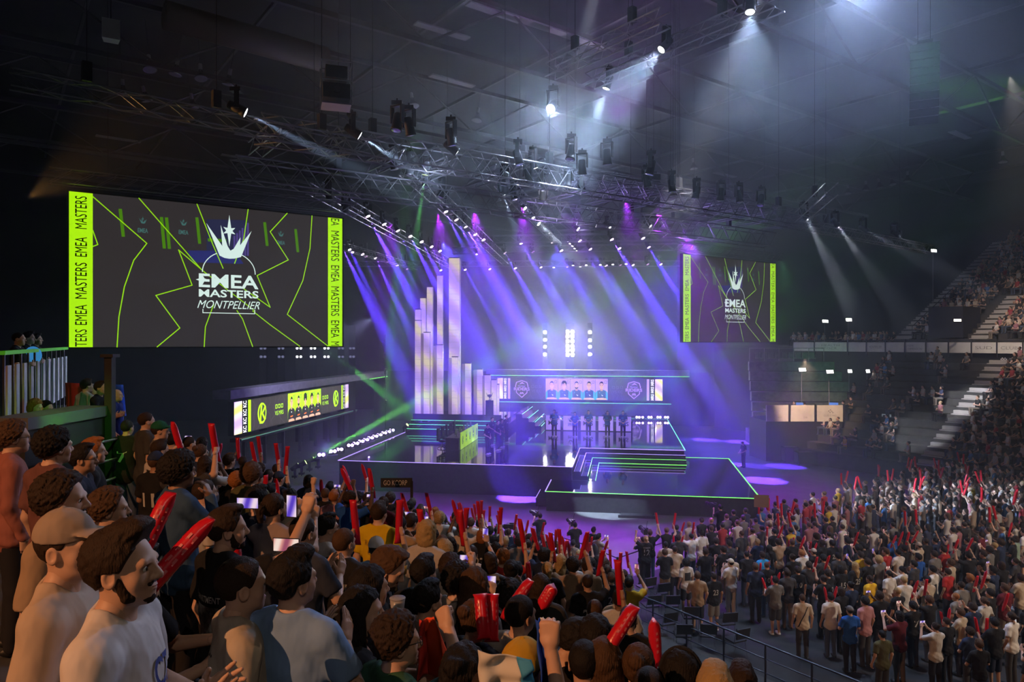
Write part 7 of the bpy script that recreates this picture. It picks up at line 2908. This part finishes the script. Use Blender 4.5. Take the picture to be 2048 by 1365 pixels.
def crew():
    def fl(x, ytop):
        d = (H - 1.78) * FPX / (ytop - 682.5)
        p = px(x, ytop, d)
        p.z = 0
        return p
    L = [(1080, 1027, 110, ('camera', 'camera', False), BLK, 'camera operator in black on the purple floor, holding a rig at eye height', 'cam'),
         (1150, 1045, 100, ('camera', 'camera', False), (.03, .03, .04), 'photographer with a camera raised on the purple floor beside the crowd', 'cam'),
         (1187, 1055, 60, D2, (.02, .02, .02), 'person in a dark t-shirt standing on the purple floor beside the backpack wearer', None),
         (1197, 1068, 40, ('phone', 'phone', False), (.30, .27, .27), 'person with a backpack and grey t-shirt holding a phone over the barrier', 'pack'),
         (1146, 1081, 70, D2, (.24, .19, .16), 'person in a tan t-shirt standing close to the barrier on the purple floor', None),
         (1292, 1072, 95, ('camera', 'fist', False), BLK, 'blond camera operator in black with number twelve on the back', 'big'),
         (1441, 1010, 110, ('camera', 'camera', False), BLK, 'photographer in black before the low stage, camera raised', 'cam'),
         (1013, 1060, 100, D2, BLK, 'dark dressed person at the tripod camera by the purple floor', 'tri')]
    for (x, y, fc, po, sh, lb, ex) in L:
        p = fl(x, y)
        r = person(lb, p, face=R(fc), pose=po, shirt=sh, lod=1, hair='pony' if ex == 'big' else 'short', hairc='blond' if ex == 'big' else 'black', bld='f' if ex == 'big' else 'm',
                   prints=[('12', 0, 1.22, .2, .22, M['prt_w']), ('COACH', 0, 1.38, .24, .05, M['prt_w'])] if ex == 'big' else ())
        w = wrist_world(r, 'camera', True, .1)
        if ex == 'cam':
            video_camera(w + Vector((-.12, .05, .06)), R(fc - 90), 'dark camera held by the ' + lb.split(' on ')[0].split(' before')[0].split(' with')[0] + (' in front' if x > 1400 else ' at the left' if x < 1100 else ' near the barrier'))
        if ex == 'big':
            video_camera(w + Vector((-.05, .0, .26)), R(fc - 90), 'large shoulder camera of the blond operator on the purple floor')
        if ex == 'tri':
            video_camera(p + Vector((.1, .55, 1.75)), R(80), 'video camera on a tall tripod by the purple floor', 1.73)
        if ex == 'pack':
            b = MB().ell((0, -.20, 1.25), (.15, .09, .22)).build('backpack', M['dark'], r, True)
            phone(wrist_world(r, 'phone', True, .11) + Vector((-.05, 0, .02)), (-.4, -1, 0), 'phone held over the barrier by the backpack wearer')
    # barrier
    pts = [fl(1330, 1100) + Vector((-.9, 1.0, 0)), px(1235, 1168, 0), None]
    base = gz(1235, 1172, 0.02)
    ends = [gz(1104, 1118, .02), gz(1165, 1140, .02), base, gz(1330, 1135, .02)]
    for i, q in enumerate(ends):
        o = thing('barrier_post', 'black belt barrier post on the purple floor, %s from the left' % ORD[i], 'barrier post', (q.x, q.y, 0), 0, 'belt barrier posts on the purple floor')
        MB().bar((0, 0, .03), (0, 0, 1.0), .03, 10).build('pole', M['dark'], o)
        MB().lathe([(.17, 0), (.17, .02), (.03, .045)], 16).build('base', M['dark'], o, True)
        MB().bar((0, 0, .93), (0, 0, 1.03), .04, 10).build('belt_head', M['dark'], o)
    for a, b, w in zip(ends[:-1], ends[1:], ('left', 'middle', 'right')):
        o = MB().bar((a.x, a.y, .98), (b.x, b.y, .98), .022, 6).build('barrier_belt', M['dark'])
        tag(o, 'dark belt strung between barrier posts, the %s stretch' % w, 'barrier belt')
    # technician bending by the stage, cases behind
    p = gz(1487, 935, 0.02)
    person('technician bending forward on the purple floor right of the low stage', (p.x, p.y, 0), face=R(200), pose=('lap', 'lap', False), shirt=BLK, lod=1, hrot=(0, -.6, 0))
    for i, (x, y, w, h) in enumerate(((1545, 918, 1.2, .7), (1580, 925, 1.0, 1.0), (1612, 930, 1.4, .8), (1640, 925, .9, 1.2), (1560, 890, 1.1, 1.1), (1600, 885, 1.3, .9))):
        q = gz(x, y, .02)
        c = thing('flight_case', 'dark flight case on the floor right of the stage, %s from the left' % ORD[i], 'flight case', (q.x, q.y, 0), R(-10 + 7 * i), 'flight cases right of the stage')
        MB().box((0, 0, .12 + h / 2), (w, .7, h)).build('body', M['dark'], c)
        e = MB()
        for sx in (-1, 1):
            for sy in (-1, 1):
                e.box((sx * w / 2, sy * .35, .12 + h / 2), (.04, .04, h + .02))
        for z in (.12, .12 + h):
            for s in (-1, 1):
                e.box((0, s * .35, z), (w, .04, .04)).box((s * w / 2, 0, z), (.04, .7, .04))
        e.build('edging', M['chrome'], c)
        for sx in (-1, 1):
            MB().bar((sx * w * .35, -.02, .06), (sx * w * .35, .02, .06), .06, 10).build('caster', M['black'], c)
    # folding chairs among the floor crowd
    proto = None
    spots = [(1290, 1200), (1318, 1212), (1340, 1238), (1300, 1238), (1380, 1262), (1330, 1275), (1415, 1300), (1450, 1275), (1790, 1046), (1815, 1056), (1845, 1048), (1870, 1062), (1770, 1060), (1900, 1058), (1365, 1300), (1470, 1310)]
    for i, (x, y) in enumerate(spots):
        q = gz(x, y, 0.02)
        lb = 'empty black stacking chair on the floor, %s %s' % (NTH[i], 'near the barrier' if x < 1700 else 'in the far gap')
        if proto is None:
            proto = thing('stacking_chair', lb, 'chair', (0, 0, 0))
            MB().box((0, 0, .45), (.44, .42, .035)).build('seat', M['dark'], proto)
            MB().prism([(-.22, -.02), (.22, -.02), (.22, .02), (-.22, .02)], .58, .86, Matrix.Translation((0, -.22, 0)) @ Matrix.Rotation(R(8), 4, 'X')).build('backrest', M['dark'], proto)
            for sx in (-1, 1):
                for sy in (-1, 1):
                    MB().bar((sx * .19, sy * .18, .44), (sx * .22, sy * .23, 0), .012, 6).build('leg', M['chrome'], proto)
                MB().bar((sx * .2, -.19, .44), (sx * .2, -.30, .86), .012, 6).build('back_post', M['chrome'], proto)
            o = proto
        else:
            o = dup(proto)
        o['label'], o['group'] = lb, 'empty chairs on the floor'
        o.location = (q.x, q.y, 0)
        dd = STAGE_C - o.location
        o.rotation_euler = (0, 0, math.atan2(dd.y, dd.x) - R(90) + rc.uniform(-.4, .4))
    # brown cardboard sign held up over the floor crowd
    q = gz(1522, 1100, 0) if False else px(1523, 1003, 27.0)
    o = MB().box((0, 0, 0), (.55, .012, .48)).build('cardboard_sign', M['card'], loc=q, rz=R(-12))
    tag(o, 'plain brown cardboard sign held up over the floor crowd', 'sign')


M['card'] = mat('brown cardboard', (.20, .12, .08), .85)
crew()


# ================================================================ left side: balcony, counter, flag group
def left_side():
    a, b = px(4, 713, 10.5), px(133, 703, 17.5)
    dv = b - a
    L = dv.xy.length
    o = thing('balcony', 'dark side balcony at the left with pale slats and a green lit rail', 'balcony', (a.x, a.y, 0), math.atan2(dv.y, dv.x))
    zt = 8.42
    MB().box2((0, 0, 6.9), (L, 2.2, 7.0)).build('deck', M['black'], o)
    MB().box((L / 2, 0, zt), (L, .08, .06)).build('rail', M['railg'], o)
    MB().box2((0, -.02, 5.9), (L, .03, 6.95)).build('fascia', M['black'], o)
    n = 11
    for k in range(n):
        x = L * (k + .35) / n
        MB().box2((x, -.03, 7.25), (x + .30, 0, 8.22)).build('slat', M['slat'], o)
        MB().bar((x - .12, 0, 7.0), (x - .12, 0, zt), .02, 5).build('post', M['dark'], o)
    for i, (x, y, lb) in enumerate(((36, 664, 'bald person leaning on the balcony rail at the left'), (56, 663, 'dark haired person behind the rail in the middle of the balcony'), (72, 667, 'person in dark clothes at the right on the balcony'))):
        d = 12.6 + i * 1.1
        p = px(x, y, d)
        person(lb, (p.x, p.y, 7.0), face=R(20), pose=('folded', 'folded', False), shirt=BLK, hair='buzz' if i == 0 else 'short', hairc='black', lod=1, scale=max(.9, (p.z - 7.0) / HEADTOP))
    q = px(66, 711, 13.4)
    o = MB().ell((0, 0, 0), (.17, .05, .17), 20, 12).build('round_sign', mat('round blue lit sign', (.05, .2, .5), emit=(.04, .22, .5), strength=.8), loc=q, smooth=True)
    tag(o, 'small round blue sign hung on the balcony rail', 'sign')
    # counter with green light
    a, b = px(50, 846, 9.2), px(214, 846, 11.0)
    dv = b - a
    o = thing('counter', 'dark counter with a pale top edge catching green light at the left', 'counter', (a.x, a.y, 0), math.atan2(dv.y, dv.x))
    z = px(50, 846, 9.2).z
    MB().box2((0, -.04, z - .10), (dv.xy.length, .5, z + .06)).build('top', M['railw'], o)
    MB().box2((0, 0, 4.6), (dv.xy.length, .4, z - .10)).build('front', M['black'], o)
    r = MB()
    for k in range(3):
        r.bar((0, -.2, z - .45 - .3 * k), (dv.xy.length, -.2, z - .45 - .3 * k), .018, 5)
    r.build('rail', M['grey'], o)
    light('counter_glow', 'SPOT', px(150, 790, 9.0), 70, (.2, 1.0, .08), target=px(150, 846, 10.2), spot_size=R(60), spot_blend=.8, shadow_soft_size=.02)
    o = MB().box2((-11.6, 10.6, 5.2), (-6.6, 15.5, 6.05)).build('side_platform', M['concrete'], rz=0)
    tag(o, 'dark side platform behind the counter', 'platform', kind='structure')
    for (x, y, sh, hr, hc, lb, fc, d) in ((65, 797, (.10, .09, .15), 'bob', 'ginger', 'person with ginger hair in a violet patterned top seated behind the counter', 0, 11.4), (88, 800, (.03, .03, .05), 'fade', 'black', 'person in dark clothes seated behind the counter, looking down', -10, 11.8)):
        p = px(x, y, d)
        person(lb, (p.x, p.y, p.z - 1.31), face=R(fc), pose=('lap', 'lap', True), shirt=sh, hair=hr, hairc=hc, lod=1, bld='f' if hr == 'bob' else 'm', hrot=(0, -.3, 0))
        st_ = thing('stool', 'dark stool under the ' + lb.split(' seated')[0], 'stool', (p.x, p.y, 4.9 if False else p.z - 1.31), 0)
        MB().box((0, -.02, .40), (.4, .4, .05)).build('seat', M['dark'], st_)
        for sx in (-1, 1):
            for sy in (-1, 1):
                MB().bar((sx * .16, sy * .16, .38), (sx * .18, sy * .18, 0), .015, 5).build('leg', M['dark'], st_)
    for (x, y, sh, hr, lb, fc, d, po) in ((200, 762, BLK, 'short', 'person in a black t-shirt with white print, in profile beside the draped flag', 5, 13.0, ('claplow', 'claplow', False)), (233, 778, (.01, .02, .14), 'buzz', 'bald person in a blue shirt behind the dark post', 10, 13.2, D2),
                                          (172, 758, (.40, .39, .38), 'short', 'person in a white t-shirt in front of the draped tricolour flag', 60, 13.2, D2)):
        p = px(x, y, d)
        person(lb, (p.x, p.y, 6.05), face=R(fc), pose=po, shirt=sh, hair=hr if hr != 'buzz' else None, lod=1, scale=min(1.1, max(.85, (p.z - 6.05) / HEADTOP)))
    c = [px(130, 766, 13.6), px(246, 770, 13.8)]
    zb = px(130, 835, 13.6).z
    root = thing('flag', 'draped blue white and red flag held up behind the group at the left', 'flag', c[0])
    for q, (m, a0, a1) in enumerate(((M['flag_r'], 0, .33), (M['flag_w'], .33, .66), (M['flag_b'], .66, 1.0))):
        mb = MB()
        vs = []
        n = 8
        for j in range(7):
            for i in range(n + 1):
                u = a0 + (a1 - a0) * i / n
                v = j / 6
                p = c[0].lerp(c[1], u)
                vs.append(Vector((p.x + .04 * v, p.y + .05 * math.sin(u * 26) * (.3 + v), p.z + (zb - p.z) * v)) - c[0])
        fs = [(j * (n + 1) + i, (j + 1) * (n + 1) + i, (j + 1) * (n + 1) + i + 1, j * (n + 1) + i + 1) for j in range(6) for i in range(n)]
        mb._add(vs, fs)
        w = mb.build('stripe', m, root, True)
        w.modifiers.new('thickness', 'SOLIDIFY').thickness = .004
    p = px(220, 800, 11.0)
    o = MB().box((0, 0, 0), (.115, .115, 4.2)).box((0, 0, 2.1), (.2, .2, .05)).build('dark_post', M['black'], loc=(p.x, p.y, px(220, 712, 11).z - 2.1))
    tag(o, 'tall dark square post standing beside the counter', 'post')


M['railg'] = mat('green lit rail', (.08, .4, .03), .5, emit=(.03, .22, .01), strength=.5)  # green light along the rail put into its colour and emission
M['slat'] = mat('pale grey slat', (.42, .42, .45), .6)
M['railw'] = mat('pale worn counter edge', (.10, .10, .10), .6)
left_side()
# ================================================================ theatrical haze in the hall
def haze(name, dens, a, b, loc, rz, label):
    m = bpy.data.materials.new(name)
    m.use_nodes = True
    nt = m.node_tree
    nt.nodes.remove(nt.nodes['Principled BSDF'])
    sc = nt.nodes.new('ShaderNodeVolumeScatter')
    sc.inputs['Color'].default_value = (0.80, 0.88, 1.0, 1)
    sc.inputs['Density'].default_value = dens
    sc.inputs['Anisotropy'].default_value = 0.2
    nt.links.new(sc.outputs['Volume'], nt.nodes['Material Output'].inputs['Volume'])
    o = MB().box2(a, b).build('haze', m, loc=loc, rz=rz)
    tag(o, label, 'haze', kind='stuff')


haze('thin haze', 0.0028, (-30, 12, 0.03), (46, 84, 27.9), (0, 0, 0), 0, 'thin theatrical haze filling the air of the hall')
haze('stage haze', 0.0085, (-19, -5, 0.04), (15.5, 34.3, 17.2), ST0, ST_ROT, 'denser blue lit haze hanging over the stage')
haze('roof haze', 0.008, (-6, 15, 14.6), (24, 48, 27.8), (0, 0, 0), 0, 'haze drifting under the roof round the white lamps')
